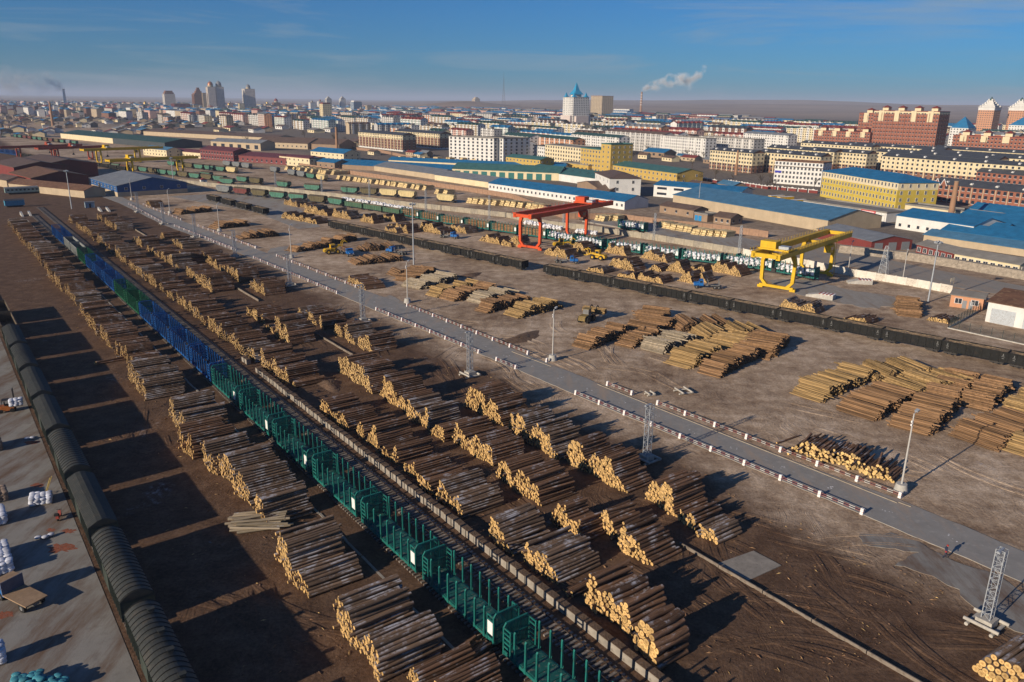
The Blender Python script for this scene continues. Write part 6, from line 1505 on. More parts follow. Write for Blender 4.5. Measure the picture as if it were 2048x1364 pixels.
def skyscraper(t, Lx, D, h, rf):
    def spire(x, y, s, z, hh):
        mb = MB(); mb.add([(x - s, y - s, z), (x + s, y - s, z), (x + s, y + s, z), (x - s, y + s, z), (x - s * .45, y - s * .45, z + hh * .35), (x + s * .45, y - s * .45, z + hh * .35), (x + s * .45, y + s * .45, z + hh * .35), (x - s * .45, y + s * .45, z + hh * .35), (x, y, z + hh)], [(0, 1, 5, 4), (1, 2, 6, 5), (2, 3, 7, 6), (3, 0, 4, 7), (4, 5, 8), (5, 6, 8), (6, 7, 8), (7, 4, 8)]); mb.build('spire', mat('spire_blue', (.02, .24, .42), .5, .1), t)
    for (x, y) in ((4, 4), (Lx - 4, 4), (Lx - 4, D - 4), (4, D - 4)): spire(x, y, 4.2, h, 9)
    MB().bx(Lx * .3, Lx * .7, D * .3, D * .7, h, h + 5).build('crown', WM['white'], t); spire(Lx / 2, D / 2, min(Lx, D) * .28, h + 5, 20)
    MB().bx(Lx * .05, Lx * .95, -5, D + 5, 0, h * .5).build('lower_wing', wallmat('pinkish_white', (.56, .47, .42)), t); MB().bx(-5, Lx + 5, D * .1, D * .9, 0, h * .5 - 1).build('lower_wing', MATS['wall_pinkish_white'], t)
A = tc(400, 540); apt('tall white tower with turquoise pointed roofs above the town', A, 32, 32, 58, WM['white'], 'flat', 20, 9, 9, 150, 'flat', extra=skyscraper, pil=(5, 1.2, .6, WM['white'], 0, 1))
A = tc(625, 440); apt('broad beige tower behind the turquoise-roofed one', A, 56, 40, 68, WM['tan'], 'red', 19, 14, 6, 150, 'flat', pil=(7, 1.2, .6, WM['tan'], 0, 1.04))
for k, (p, L, h, wc, rc, rows) in enumerate(((tc(0, 690), 120, 17, 'orange', 'green', 6), (tc(-80, 690), 60, 17, 'white', 'green', 6), (tc(470, 680), 90, 17, 'white', 'green', 6), (tc(740, 660), 110, 19, 'grey', 'brown', 6), (tc(1110, 680), 46, 19, 'white', 'red', 6), (tc(1185, 705), 70, 18, 'white', 'flat', 6), (tc(1485, 710), 80, 18, 'grey', 'flat', 6), (tc(1840, 670), 70, 18, 'white', 'grey', 6), (tc(-70, 720), 40, 13, 'white', 'red', 4), (tc(175, 765), 24, 13, 'white', 'flat', 4))):
    apt(f'{ {"orange": "orange and white", "white": "white", "grey": "pale grey"}[wc]} slab of flats behind the golden factory, {ordn(k + 1)} of that row', p, L, 14, h, WM[wc], rc, rows, int(L / 3.4), 3, 152, 'flat' if rc == 'flat' else 'gable', pil=(max(2, int(L / 9)), 1.6, .5, WM['white'], 0, 1.02), group='slabs of flats behind the factory')
# --- chimneys, mast
def chimney(label, p, h, r, m, bands=True):
    t = thing('chimney', label, 'chimney', (p.x, p.y, 0)); MB().cyl((0, 0, 0), (0, 0, h), r, 16, r2=r * .62).build('shaft', m, t)
    if bands:
        for k in range(5): z = h * (.45 + .11 * k); rr = r * (1 - .38 * z / h) * 1.03; MB().cyl((0, 0, z), (0, 0, z + h * .02), rr, 16).build('band', white_p, t)
    MB().cyl((0, 0, h), (0, 0, h + r * .3), r * .68, 16).build('rim', WM['stone'], t); KEEP.append((p.x, p.y, 20))
brickc = wallmat('chimney_brick', (.3, .17, .1))
chimney('tall banded brick chimney smoking behind the town', G(1281, 231), 93, 5.5, brickc); chimney('pale smoking chimney at the far left', G(133, 221), 68, 5.5, WM['white'])
chimney('slim brick chimney beside the cream villa', tb(652, 735), 26, 1.6, brickc, False); chimney('brick chimney rising from the blue-roofed workshops', td(1450, 1075), 19, 1.5, brickc, False)
chimney('thin brown chimney in the estate yard at right', tc(1790, 880), 18, 1.0, brickc, False); chimney('short brick chimney in the far left sidings', ta(425, 490), 38, 2.4, brickc, False)
chimney('slim brick chimney beside the beige tower', tc(718, 425), 60, 3, brickc, False)
p = G(1007, 225); t = thing('radio_mast', 'tall tapering steel radio mast above the town', 'mast', (p.x, p.y, 0)); KEEP.append((p.x, p.y, 30)); mb = MB(); hh = 148; n = 16
for k in range(n):
    za, zb = hh * (k / n), hh * ((k + 1) / n)
    wa, wb = 11 * (1 - k / n) ** 1.5 + .7, 11 * (1 - (k + 1) / n) ** 1.5 + .7
    for i in range(4):
        c = lambda w, z, i: Vector(((-w, w, w, -w)[i % 4], (-w, -w, w, w)[i % 4], z))
        mb.beam(c(wa, za, i), c(wb, zb, i), .7); mb.beam(c(wa, za, i), c(wb, zb, i + 1), .4); mb.beam(c(wb, zb, i), c(wb, zb, i + 1), .4)
mb.build('lattice', mat('mast_steel', (.12, .11, .12), .6, .1), t); MB().cyl((0, 0, hh), (0, 0, hh + 28), .5, 6).build('antenna', MATS['mast_steel'], t)
# --- skyline towers at the left: x centre, base row, top row, width (photo pixels), colours
def tower(label, cx, yb, yt, w, wall, crown, m2=None):
    p = G(cx, yb); dist = math.hypot(p.x, p.y); L = w / FPX * dist; h = top_z(p, cx, yt)
    side = L / 1.35; a = fixed(p, FAZ - 180, side / 2) + Vector((0, 0, 0))
    return bld(label, a, fixed(a, FAZ, side), side, h, wall, 'flat', 'flat', 0, max(6, int(h / 4.2)), max(3, int(side / 4)), max(3, int(side / 4)), (1.3, 1.5), 2, cat='tower block', name='tower_block', pil=(max(2, int(side / 8)), side * .05, 1.0, m2 or wall, 0, 1.02), extra=crown)
def dome(m, f=.36, hf=1.3):
    def g_(t, Lx, D, h, rf):
        r = Lx * f; MB().cyl((Lx / 2, D / 2, h), (Lx / 2, D / 2, h + r * .7), r, 14).build('drum', WM['tan'], t)
        n = 14; o = MB(); vs = []; 
        for k in range(6):
            a = math.pi / 2 * k / 5
            vs += [(Lx / 2 + r * math.cos(a) * math.cos(2 * math.pi * i / n), D / 2 + r * math.cos(a) * math.sin(2 * math.pi * i / n), h + r * .7 + r * hf * math.sin(a)) for i in range(n)]
        o.add(vs, [(k * n + i, k * n + (i + 1) % n, (k + 1) * n + (i + 1) % n, (k + 1) * n + i) for k in range(5) for i in range(n)], 0, True); o.build('dome', m, t)
        MB().cyl((Lx / 2, D / 2, h + r * (.7 + hf)), (Lx / 2, D / 2, h + r * (1.1 + hf)), r * .06, 6).build('finial', m, t)
    return g_
def steps(m, n=3, f=.62, q=.32):
    def g_(t, Lx, D, h, rf):
        s = Lx * .42; z = h
        for k in range(n): MB().bx(Lx / 2 - s, Lx / 2 + s, D / 2 - s, D / 2 + s, z, z + Lx * q * .5).build('crown_tier', m, t); z += Lx * q * .5; s *= f
    return g_
gold = mat('gold_dome', (.5, .32, .07), .35, .1, metal=.5); coppr = mat('copper_dome', (.36, .15, .08), .4, .1, metal=.3)
tower('brown and white tower with rounded top, left of the skyline group', 330, 222, 188, 24, WM['pinkw'], steps(WM['brown'], 2, .8), WM['white'])
tower('dark brown stepped tower in the left skyline', 389, 224, 189, 25, WM['brown'], steps(WM['brown'], 4, .66))
tower('slender beige twin tower with copper dome, left of the pair', 418, 226, 174, 18, WM['pinkw'], dome(coppr)); tower('slender beige twin tower with grey dome, right of the pair', 434, 226, 174, 19, WM['pinkw'], dome(RM['grey']))
tower('lower beige shoulder left of the twin towers', 408, 226, 186, 8, WM['tan'], None)
tower('dark glass and stone tower with stepped dome right of the twins', 490, 226, 178, 25, WM['pinkw'], dome(RM['grey'], .22), WM['white'])
tower('small gold-domed tower at the foot of the twins', 456, 228, 211, 9, WM['grey'], dome(gold, .3)); tower('cream tower with tan top in front of the dark glass one', 479, 229, 207, 12, WM['cream'], None)
tower('pink hall with a golden dome in the left skyline', 282, 223, 209, 22, WM['pink'], dome(gold, .16)); tower('wide crimson slab block left of the skyline towers', 347, 226, 207, 36, WM['maroon'], None); tower('grey slab block with flat top at the left', 240, 226, 208, 24, WM['grey'], None)
tower('pale twin tower with small dark cap, left of the second group', 620, 229, 205, 14, WM['white'], dome(RM['grey'], .2)); tower('pale tower with small dark cap behind the cream one', 637, 228, 203, 12, WM['white'], dome(RM['red'], .2))
tower('cream thirteen-storey tower with a small red roof', 644, 247, 208, 23, WM['cream'], steps(RM['red'], 1, .6, .3)); tower('slim grey stepped tower behind the cream one', 653, 226, 198, 13, WM['grey'], steps(WM['grey'], 3))
tower('slim white stepped tower left of the dark glass slab', 681, 226, 198, 13, WM['white'], steps(WM['grey'], 3), WM['bluegrey']); tower('white and dark glass slab with a small white cap', 705, 230, 204, 22, WM['bluegrey'], steps(WM['white'], 1, .5, .3), WM['white'])
tower('small beige tower at the right of the second group', 733, 231, 211, 12, WM['tan'], None); tower('lone beige tower with notched top left of the radio mast', 947, 216, 198, 15, WM['tan'], steps(WM['tan'], 2, .6)); tower('domed brown hall in the left skyline', 547, 222, 205, 16, WM['brown'], dome(RM['red'], .3))
tower('brown blocks with tan domes in the left skyline', 530, 222, 208, 14, WM['tan'], dome(gold, .2)); tower('wide dark brown slab right of the domed hall', 568, 224, 209, 22, WM['brown'], None)
mrg = random.Random(8)
for k in range(16):
    x_ = 215 + k * 34 + mrg.uniform(-10, 10); yb_ = mrg.uniform(225, 236); tower(f'slim pale mid-rise block in the left skyline, {ordn(k + 1)} of its kind from the left', x_, yb_, yb_ - mrg.uniform(12, 22), mrg.uniform(8, 15), WM[mrg.choice(('white', 'pinkw', 'cream', 'grey', 'pink', 'tan'))], mrg.choice((None, None, steps(WM['white'], 2, .6), dome(RM['grey'], .2), steps(RM['blue'], 1, .6, .3))))
apt('long low white factory with gable behind the brown and cream blocks', tb(1160, 515), 110, 30, 10, WM['white'], 'grey', 2, 18, 4, 120)
apt('white laboratory block at the foot of the tall chimney', tc(810, 415), 62, 40, 28, WM['white'], 'flat', 5, 8, 4, 120, 'flat'); apt('pale water tank building right of the tall chimney', tc(1735, 470), 26, 20, 22, WM['grey'], 'flat', 3, 4, 3, 140, 'flat')
# scalloped fence
o = thing('scalloped_fence', 'red fence with white wavy top beside the brick estate', 'fence'); fm = MB().bx(0, 5.6, -.1, .1, 0, 1.7).bx(-.3, .1, -.2, .2, 0, 2.4, 1).prism([(0, 1.7), (5.6, 1.7), (5.6, 2.2), (4.2, 1.95), (2.8, 2.6), (1.4, 1.95), (0, 2.2)], -.14, .14, 'y', 1).mesh('fence_panel', [WM['red'], WM['white']])
for (p, q) in ((tc(1380, 900), tc(1640, 945)), (tc(1730, 945), tc(2048, 995)), (td(0, 790), td(410, 830))):
    d = q - p; n = int(d.length / 5.7)
    for k in range(n): c = p + d * k / n; place('fence_panel', fm, o, (c.x, c.y, 0), math.atan2(d.y, d.x))
# lorries parked by the colonnaded hall
for k, p in enumerate((td(20, 895), td(90, 905), td(190, 930))):
    t = thing('lorry', f'yellow lorry with covered trailer parked left of the hall, {ordn(k + 1)} from the left', 'lorry', p, R(-65), 'yellow lorries parked by the hall')
    MB().bx(-1.2, 1.2, -3.4, -1.2, .5, 3.0).build('cab', yel_c, t); MB().bx(-1.0, 1.0, -3.46, -3.38, 1.7, 2.6).build('windscreen', glass, t); MB().bx(-1.25, 1.25, -.9, 9, 1.1, 3.3).build('trailer', yel_p, t); MB().bx(-1.28, 1.28, -.95, 9.05, 3.3, 3.4).build('trailer_cover', WM['white'], t)
    for y in (-2.6, 5, 6.4, 7.8):
        for s in (-1, 1): place('wheel', WH, t, (s * 1.0, y, .5))
# ------------------------------------------------------------------ the town: ordinary blocks in rows
PAL = [('white', 'blue', 'gable'), ('white', 'flat', 'flat'), ('pink', 'blue', 'gable'), ('cream', 'green', 'gable'), ('grey', 'flat', 'flat'), ('white', 'green', 'gable'), ('pink', 'red', 'gable'), ('cream', 'flat', 'flat'), ('tan', 'brown', 'gable'), ('white', 'red', 'gable'), ('pale', 'blue', 'gable'), ('orange', 'grey', 'gable'), ('grey', 'blue', 'gable'), ('brown', 'dark', 'gable')]
PW = {'white': 'white', 'pink': 'pink', 'cream': 'cream', 'grey': 'grey', 'tan': 'tan', 'pale': 'pale green', 'orange': 'orange', 'brown': 'brown'}
RW = {'blue': 'blue', 'flat': 'flat', 'green': 'green', 'red': 'red', 'brown': 'brown', 'grey': 'grey', 'dark': 'dark'}
PROTO = {}
def block_proto(i, big):
    if (i, big) in PROTO: return PROTO[(i, big)]
    wc, rc, rf = PAL[i]; L, D = (62, 13) if big else (38, 12); st = (6 if i % 2 else 5) if big else (4 if i % 2 else 5); h = st * 3.0 + .8
    wl = MB().bx(0, L, 0, D, -.5, h)
    nb = int(L / 10)
    for k in range(nb): x = (k + .5) * L / nb; wl.bx(x - 1.9, x + 1.9, -.7, .05, .3, h + (.9 if rf == 'flat' else .2), 1)
    w = MB()
    n = int(L / 3.3)
    for r_ in range(st):
        for c in range(n):
            x = (c + .5) * L / n; bay = any(abs(x - (k + .5) * L / nb) < 1.9 for k in range(nb)); y = -.74 if bay else -.05
            w.bx(x - .72, x + .72, y, y + .3, 1.0 + r_ * 3, 2.55 + r_ * 3)
        for c in range(3): y = (c + .5) * D / 3; w.bx(L - .2, L + .05, y - .6, y + .6, 1.0 + r_ * 3, 2.5 + r_ * 3)
    r = MB()
    if rf == 'gable':
        gable(r, L, D, h, 2.6, .5); wl.prism([(0, h), (D, h), (D / 2, h + 2.58)], 0, L, 'x')
        for k in range(nb): x = (k + .5) * L / nb; r.prism([(x - 2.2, h + .3), (x + 2.2, h + .3), (x, h + 2.4)], -1.0, D * .4, 'y')
    else:
        r.bx(-.15, L + .15, -.15, D + .15, h, h + .5)
        for k in range(max(1, nb // 2)): x = (k + .5) * L / max(1, nb // 2); r.bx(x - 2, x + 2, D * .4, D * .75, h + .5, h + 2.8)
    PROTO[(i, big)] = (wl.mesh('wall', [WM[wc], WM['white'] if wc != 'white' else WM['tan' if i % 3 else 'pale']]), r.mesh('roof', RM[rc]), w.mesh('windows', glass), L, D, h)
    return PROTO[(i, big)]
trg = random.Random(21)
cand = []
ca, sa = math.cos(R(-37)), math.sin(R(-37))
def dmax(az):
    return np.interp(az, [-36, -20, -8, 0, 8, 16, 24, 36], [5200, 4600, 4200, 3500, 3000, 2300, 1900, 1700])
def dmin(az): return np.interp(az, [-36, -30, -24, -18, -13, -8, 0, 6, 12, 20, 36], [2500, 2200, 1700, 1400, 1150, 1000, 960, 900, 880, 960, 1000])
for iu in range(-40, 110):
    for iv in range(-70, 80):
        u_ = iu * 74 + (iv % 2) * 20 + trg.uniform(-14, 14); v_ = iv * 44 + trg.uniform(-9, 9)
        if iu % 8 == 0 or iv % 11 == 0: continue
        x = UX * u_ + VX * v_; y = UY * u_ + VY * v_
        d = math.hypot(x, y); az = math.degrees(math.atan2(x, y))
        if y < 300 or abs(az) > 37: continue
        if d > dmax(az) or d < dmin(az): continue
        if d > 2600 and trg.random() < .15: continue
        if any((x - kx) ** 2 + (y - ky) ** 2 < (kr + 30) ** 2 for kx, ky, kr in KEEP): continue
        cand.append((d, az, x, y))
cand.sort()
NEAR = 290
near = cand[:NEAR]; farb = cand[NEAR:]
bandn = {}
rows_ = sorted(near)
for k, (d, az, x, y) in enumerate(rows_):
    row_ = k // 30
    bandn.setdefault(row_, []).append((az, d, x, y))
for row_, lst in bandn.items():
    lst.sort()
    for j, (az, d, x, y) in enumerate(lst):
        i = trg.randrange(len(PAL)); big = trg.random() < .68
        wl, r, w, L, D, h = block_proto(i, big)
        o = thing('apartment_block', f'{PW[PAL[i][0]]} block with {RW[PAL[i][1]]} roof, {ordn(j + 1)} from left in town row {ordn(row_ + 1)} back', 'apartment block', (x, y, 0), R(90 - FAZ + trg.uniform(-5, 5)) + (math.pi / 2 if trg.random() < .1 else 0), 'ordinary blocks of the town')
        s = trg.uniform(.85, 1.15); o.scale = (s, 1, trg.uniform(.85, 1.2))
        place('wall', wl, o); place('roof', r, o); tag(place('windows', w, o), kind='stuff')
# everything farther off reads as one mass
fm_w = [WM['white'], WM['pink'], WM['cream'], WM['grey'], WM['tan'], WM['brown'], RM['blue'], RM['red'], RM['grey'], RM['dark'], RM['green'], glass]
mb = MB()
for (d, az, x, y) in farb:
    L = trg.uniform(35, 75); D = 13; h = trg.choice((12, 15, 18, 18, 21)); a = R(90 - FAZ + trg.uniform(-8, 8)); wi = trg.choice((0, 0, 0, 1, 1, 2, 3, 4, 4, 5)); ri = trg.choice((6, 6, 6, 7, 8, 8, 9, 10))
    mb.obx(x, y, h / 2, L, D, h, a, mi=wi)
    M = Matrix.Translation((x, y, h)) @ Matrix.Rotation(a, 4, 'Z')
    vs = [M @ Vector(q) for q in ((-L / 2 - .5, -D / 2 - .6, 0), (L / 2 + .5, -D / 2 - .6, 0), (L / 2 + .5, D / 2 + .6, 0), (-L / 2 - .5, D / 2 + .6, 0), (-L / 2, 0, 2.8), (L / 2, 0, 2.8))]
    mb.add(vs, [(0, 1, 5, 4), (2, 3, 4, 5), (1, 2, 5), (3, 0, 4)], ri)
    ca_, sa_ = math.cos(a), math.sin(a)
    for fl in range(int(h / 3)):
        for c in range(7):
            xx = -L / 2 + (c + .5) * L / 7; c0 = M @ Vector((xx, -D / 2 - .04, 1.6 - h + fl * 3)); wv = Vector((ca_, sa_, 0)) * 1.3; up = Vector((0, 0, .8))
            mb.add([c0 - wv - up, c0 + wv - up, c0 + wv + up, c0 - wv + up], [(0, 1, 2, 3)], 11)
tag(tag(mb.build('distant_town', fm_w), 'distant mass of small apartment blocks toward the horizon', 'town'), kind='stuff')
# low houses and sheds between the yard and the flats
spots = []
for (cx_, cy_, n, sx_, sy_) in ((tc(1150, 740).x, tc(1150, 740).y, 26, 70, 60), (tc(1700, 930).x, tc(1700, 930).y, 22, 80, 30), (ta(700, 450).x, ta(700, 450).y, 70, 260, 260), (ta(250, 470).x, ta(250, 470).y, 70, 260, 320), (tb(1400, 720).x, tb(1400, 720).y, 10, 60, 30), (tb(700, 640).x, tb(700, 640).y, 12, 70, 50), (tc(900, 1010).x, tc(900, 1010).y, 8, 40, 15)):
    for _ in range(n): spots.append((cx_ + trg.gauss(0, sx_), cy_ + trg.gauss(0, sy_)))
for _ in range(210):
    a_ = R(trg.uniform(-35, -13)); d_ = 1050 + 1500 * trg.random() ** 1.3; spots.append((d_ * math.sin(a_), d_ * math.cos(a_)))
kk = 0; hp = {}
for (x, y) in sorted(spots):
    if any((x - kx) ** 2 + (y - ky) ** 2 < kr ** 2 for kx, ky, kr in KEEP): continue
    wc = trg.choice(('tan', 'stone', 'white', 'cream')); rc = trg.choice(('brown', 'brown', 'blue', 'flat', 'red', 'grey', 'paleblue'))
    if (wc, rc) not in hp:
        r = MB(); gable(r, 12, 7, 2.9, 1.8, .4); wn_ = MB()
        for xx in (2.5, 6, 9.5): wn_.bx(xx - .6, xx + .6, -.05, .1, 1.1, 2.3)
        hp[(wc, rc)] = (MB().bx(0, 12, 0, 7, -.3, 2.9).prism([(0, 2.9), (7, 2.9), (3.5, 4.68)], 0, 12, 'x').mesh('wall', WM[wc]), r.mesh('roof', RM[rc]), wn_.mesh('windows', glass))
    kk += 1; KEEP.append((x, y, 9))
    o = thing('small_house', f'small low house with {rc if rc != "paleblue" else "pale blue"} roof, {ordn(kk)} from the left among the low houses', 'house', (x, y, 0), R(90 - FAZ + trg.uniform(-12, 12)), 'low houses between yard and flats'); s = trg.uniform(.8, 1.5) * (1.7 if math.hypot(x, y) > 800 else 1); o.scale = (s, s, trg.uniform(.9, 1.2) * (1.5 if s > 1.6 else 1))
    for nm, me in zip(('wall', 'roof'), hp[(wc, rc)]): place(nm, me, o)
    tag(place('windows', hp[(wc, rc)][2], o), kind='stuff')
# leafless trees
def tree_mesh(s):
    rg = random.Random(s); tr = MB(); cr = MB()
    tr.cyl((0, 0, 0), (.1, 0, 3.2), .2, 6, r2=.13)
    for k in range(9):
        a = rg.uniform(0, 6.28); e = rg.uniform(.5, 1.2); p0 = Vector((.05, 0, rg.uniform(1.6, 3.2))); L = rg.uniform(1.8, 3.6)
        p1 = p0 + Vector((math.cos(a) * math.cos(e), math.sin(a) * math.cos(e), math.sin(e))) * L; tr.cyl(p0, p1, .08, 5, r2=.03)
        for j in range(26):
            b = p0.lerp(p1, rg.uniform(.35, 1)); q_ = b + Vector((rg.gauss(0, .6), rg.gauss(0, .6), abs(rg.gauss(.4, .5))))
            n_ = Vector((rg.uniform(-1, 1), rg.uniform(-1, 1), 0)).normalized() * .045
            cr.add([b - n_, b + n_, q_], [(0, 1, 2)])
    return tr.mesh('trunk', mat('tree_bark', (.09, .07, .055), .95, .2)), cr.mesh('crown', mat('tree_twigs', (.085, .065, .048), .95, .25))
TM = [tree_mesh(s) for s in range(4)]
n = 0
tl_ = []
for (cx_, cy_, m_, sx_, sy_) in ((tc(1150, 730).x, tc(1150, 730).y, 34, 60, 60), (tc(1750, 940).x, tc(1750, 940).y, 20, 70, 20), (ta(900, 450).x, ta(900, 450).y, 60, 260, 220), (ta(300, 470).x, ta(300, 470).y, 60, 260, 300), (tb(700, 620).x, tb(700, 620).y, 16, 60, 60), (td(250, 770).x, td(250, 770).y, 14, 30, 12), (td(1000, 560).x, td(1000, 560).y, 14, 60, 40)):
    for _ in range(m_): tl_.append((cx_ + trg.gauss(0, sx_), cy_ + trg.gauss(0, sy_)))
for (x, y) in sorted(tl_):
    if any((x - kx) ** 2 + (y - ky) ** 2 < (kr * .6) ** 2 for kx, ky, kr in KEEP): continue
    n += 1; a_, b_ = TM[n % 4]; s = trg.uniform(.8, 1.7) * (1.3 if y > 800 else 1)
    o = thing('bare_tree', f'leafless tree among the low houses, {ordn(n)} of them from the left', 'tree', (x, y, 0), trg.uniform(0, 6), 'leafless trees of the town'); o.scale = (s, s, s); place('trunk', a_, o); place('crown', b_, o)
# ------------------------------------------------------------------ smoke and haze
def smoke(label, pts, dens, colr=(.9, .9, .92), seed=1):
    rg = random.Random(seed)
    m = bpy.data.materials.new('smoke_' + str(seed)); m.use_nodes = True; N = m.node_tree.nodes; L = m.node_tree.links
    N.remove(N['Principled BSDF']); v = N.new('ShaderNodeVolumePrincipled'); v.inputs['Color'].default_value = (*colr, 1); v.inputs['Anisotropy'].default_value = -0.4
    tcn = N.new('ShaderNodeTexCoord'); ge = N.new('ShaderNodeNewGeometry'); nz = N.new('ShaderNodeTexNoise'); nz.inputs['Scale'].default_value = .03; nz.inputs['Detail'].default_value = 4; nz.inputs['Roughness'].default_value = .55; L.new(ge.outputs['Position'], nz.inputs['Vector'])
    ln = N.new('ShaderNodeVectorMath'); ln.operation = 'LENGTH'; L.new(tcn.outputs['Object'], ln.inputs[0])
    fo = N.new('ShaderNodeMapRange'); fo.inputs[1].default_value = 1.0; fo.inputs[2].default_value = .25; fo.inputs[3].default_value = 0; fo.inputs[4].default_value = 1; L.new(ln.outputs['Value'], fo.inputs[0])
    rp = N.new('ShaderNodeMapRange'); rp.inputs[1].default_value = .45; rp.inputs[2].default_value = .66; rp.inputs[3].default_value = 0; rp.inputs[4].default_value = dens; L.new(nz.outputs['Fac'], rp.inputs[0])
    mm = N.new('ShaderNodeMath'); mm.operation = 'MULTIPLY'; L.new(fo.outputs[0], mm.inputs[0]); L.new(rp.outputs[0], mm.inputs[1]); L.new(mm.outputs[0], v.inputs['Density'])
    L.new(v.outputs[0], N['Material Output'].inputs['Volume'])
    root = thing('smoke_plume', label, 'smoke', pts[0][0]); root['kind'] = 'stuff'
    b = bmesh.new(); bmesh.ops.create_icosphere(b, subdivisions=2, radius=1); me = bpy.data.meshes.new('puff'); b.to_mesh(me); b.free(); me.materials.append(m)
    o0 = Vector(pts[0][0])
    for (p, r) in pts: place('puff', me, root, Vector(p) - o0, 0, (r * 1.05, r * 1.05, r * .9), (rg.uniform(0, 6), 0, rg.uniform(0, 6)))
    return root
def along(p0, items):                               # photo pixels at the distance of a ground point -> centres and radii
    dist = math.hypot(p0.x, p0.y); out = []
    for (x, y, r) in items:
        d = _r * ((x - 1024) / FPX) - _u * ((y - 682) / FPX) + _f; t_ = dist / math.hypot(d.x, d.y)
        out.append(((d.x * t_, d.y * t_, CH + d.z * t_), r / FPX * dist))
    return out
smoke('white smoke drifting right from the tall banded chimney', along(G(1281, 231), [(1285, 180, 4), (1288, 178, 6), (1293, 176, 8), (1297, 174, 9), (1308, 171, 11), (1302, 172, 10), (1315, 170, 12), (1328, 166, 12), (1340, 162, 14), (1355, 160, 15), (1370, 160, 17), (1384, 158, 13), (1348, 166, 10), (1322, 174, 8), (1396, 150, 11), (1408, 138, 9), (1378, 172, 9), (1340, 154, 9)]), .06, seed=1)
smoke('grey and white smoke drifting left from the pale chimney', along(G(133, 221), [(129, 182, 3), (122, 177, 8), (112, 171, 13), (100, 163, 20), (82, 165, 22), (62, 170, 22), (38, 166, 26), (10, 163, 28), (-30, 165, 26), (97, 152, 10), (104, 178, 9)]), .016, (.98, .98, .98), seed=2)
hz = bpy.data.materials.new('haze_air'); hz.use_nodes = True; N = hz.node_tree.nodes; L = hz.node_tree.links
N.remove(N['Principled BSDF']); v = N.new('ShaderNodeVolumePrincipled'); v.inputs['Color'].default_value = (.66, .76, .95, 1); v.inputs['Density'].default_value = .00008; v.inputs['Anisotropy'].default_value = 0.0
L.new(v.outputs[0], N['Material Output'].inputs['Volume'])
hb_ = MB().bx(-71000, 71000, -71000, 71000, -3, 215).build('haze', hz); tag(hb_, kind='stuff')
# ------------------------------------------------------------------ bark litter, broken sticks and soil heaps
lrg = random.Random(77)
mb = MB()
for _ in range(5000):
    v = lrg.choice((lrg.uniform(16, 26), lrg.uniform(26, 33), lrg.uniform(48, 58), lrg.uniform(55, 84), lrg.uniform(60, 84))); u = 30 + 190 * lrg.random() ** 1.6
    p = W(u, v); L = lrg.choice((.05, .07, .1, .1, .16, .3)) * lrg.uniform(.6, 1.5); a = lrg.uniform(0, 6.28); w = L * lrg.uniform(.06, .3); dx, dy = math.cos(a) * L, math.sin(a) * L; nx, ny = -math.sin(a) * w, math.cos(a) * w
    mb.add([(p.x - dx, p.y - dy, -.02), (p.x + nx, p.y + ny, .0), (p.x + dx, p.y + dy, .0), (p.x - nx, p.y - ny, .0), (p.x, p.y, .03 + w * .8)], [(0, 3, 4), (3, 2, 4), (2, 1, 4), (1, 0, 4)], 0 if lrg.random() < .5 else (1 if lrg.random() < .75 else 2))
tag(tag(mb.build('bark_litter', [bark, bark_orange, cut]), 'scattered bark chips and broken sticks on the yard soil', 'litter'), kind='stuff')
soil_h = mat('heaped_soil', (.13, .08, .05), .95, .35, 1.2, c2=(.22, .145, .095), mix=.46, bump=1.0, bscale=4)
def heap(label, p, a, b, h, az, seed):
    rg = random.Random(seed); t = thing('soil_heap', label, 'soil heap', (p.x, p.y, -.1), R(-az), 'soil heaps in the log yard'); n, m_ = 22, 14; m2 = MB()
    vs = []
    for j in range(m_ + 1):
        for i in range(n):
            f = j / m_; an = 2 * math.pi * i / n; k = f * (1 + .18 * math.sin(3 * an + seed) + rg.uniform(-.05, .05)); vs.append((a * k * math.cos(an), b * k * math.sin(an), h * (math.cos(min(1, f) * math.pi) * .5 + .5) * (1 + rg.uniform(-.25, .25) * (f > .05))))
    m2.add(vs, [(j * n + i, (j + 1) * n + i, (j + 1) * n + (i + 1) % n, j * n + (i + 1) % n) for j in range(m_) for i in range(n)], 0, True); m2.build('heaped_soil', soil_h, t)
heap('low soil heap between the two front piles of the left row', tn(870, 700), 2.2, 1.3, .8, 20, 1)
heap('low soil mound beside the middle rows near the block wall', tj(560, 640), 5, 2.5, .6, 60, 2)
heap('dust bank beside the road in the middle of the open yard', tk(60, 290), 9, 3, .5, -50, 6)
heap('low bank of soil in front of the black wagons', tf(1720, 800), 6, 3, .5, -50, 7)

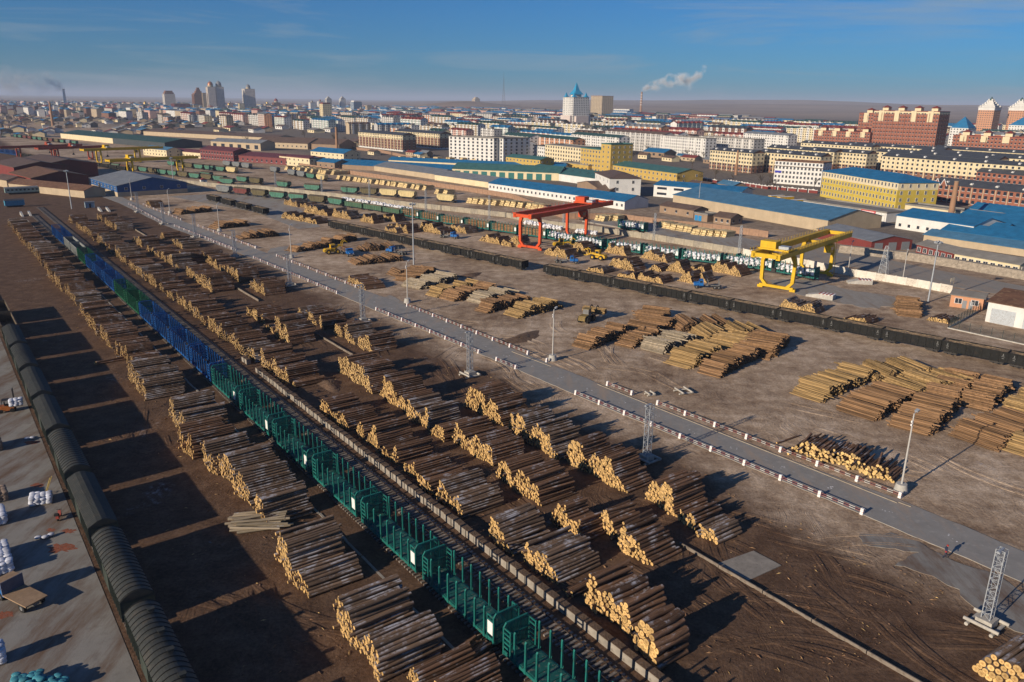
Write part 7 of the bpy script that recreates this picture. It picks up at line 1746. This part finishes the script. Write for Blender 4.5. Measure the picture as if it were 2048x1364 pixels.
# wheel ruts: pairs of shallow grooves with pushed-up edges, in the soil's own material
def ruts():
    rg = random.Random(31); mb = MB(); gm = bpy.data.objects['ground'].data.materials[0]
    prof = [(-.42, -.06), (-.24, .045), (-.1, -.0), (.1, -.0), (.24, .05), (.42, -.06)]
    zones = [(tq(700, 900), 9, 14, -50), (tq(200, 480), 7, 8, -55), (to(1640, 720), 4, 8, -10), (tn(200, 1050), 4, 9, -60), (W(120, 20), 4, 12, -37), (W(100, 80), 8, 10, -37), (W(70, 56), 3, 4, -37), (tk(900, 560), 12, 7, -42), (tl(500, 900), 14, 6, -40), (tf(900, 760), 14, 4, -45), (tk(300, 300), 12, 6, -50), (tl(1500, 1150), 10, 4, -45), (W(160, 66), 8, 8, -37), (tj(1300, 560), 8, 10, -40)]
    for c, sp, n, az0 in zones:
        for _ in range(n):
            p = Vector((c.x + rg.gauss(0, sp), c.y + rg.gauss(0, sp), 0)); a = R(az0 + rg.gauss(0, 22)); cv = rg.gauss(0, .035); L = rg.uniform(5, 20); zs = rg.uniform(.3, .85)
            for side in (-.95, .95):
                q = p + Vector((math.cos(a), -math.sin(a), 0)) * side; aa = a; rows = []; m = int(L / .7)
                for k in range(m):
                    d = Vector((math.sin(aa), math.cos(aa), 0)); nn = Vector((math.cos(aa), -math.sin(aa), 0)); f = min(1, k / 3, (m - 1 - k) / 3)
                    rows.append([q + nn * (x * (1 + rg.uniform(-.1, .1))) + Vector((0, 0, (z if z < 0 else z * zs * f - .06 * (1 - f)) + rg.uniform(-.01, .01))) for x, z in prof])
                    q = q + d * .7; aa += cv * .7 + rg.gauss(0, .012)
                o = len(prof); vs = [v for r_ in rows for v in r_]
                mb.add(vs, [(k * o + i, (k + 1) * o + i, (k + 1) * o + i + 1, k * o + i + 1) for k in range(m - 1) for i in range(o - 1)], 0, True)
    me = mb.mesh('wheel_ruts', gm)
    if me.polygons[0].normal.z < 0: me.flip_normals()
    tag(tag(place('wheel_ruts', me), 'wheel ruts pressed into the yard soil', 'ruts'), kind='stuff')
ruts()
# worn paint dabs along the middle of the road
mb = MB(); a, b = (RL[6] + RR[6]) / 2, (RL[12] + RR[12]) / 2; rg = random.Random(4); d = b - a; n = int(d.length / 8)
for k in range(n):
    c = a + d * (k / n)
    for _ in range(4):
        q = c + Vector((rg.gauss(0, .35), rg.gauss(0, .35), .041)); s = rg.uniform(.06, .14); mb.add([q + Vector((-s, -s * .6, 0)), q + Vector((s, -s * .8, 0)), q + Vector((s * .8, s, 0)), q + Vector((-s * .7, s, 0))], [(0, 1, 2, 3)])
tag(mb.build('road_paint', white_p), kind='structure')
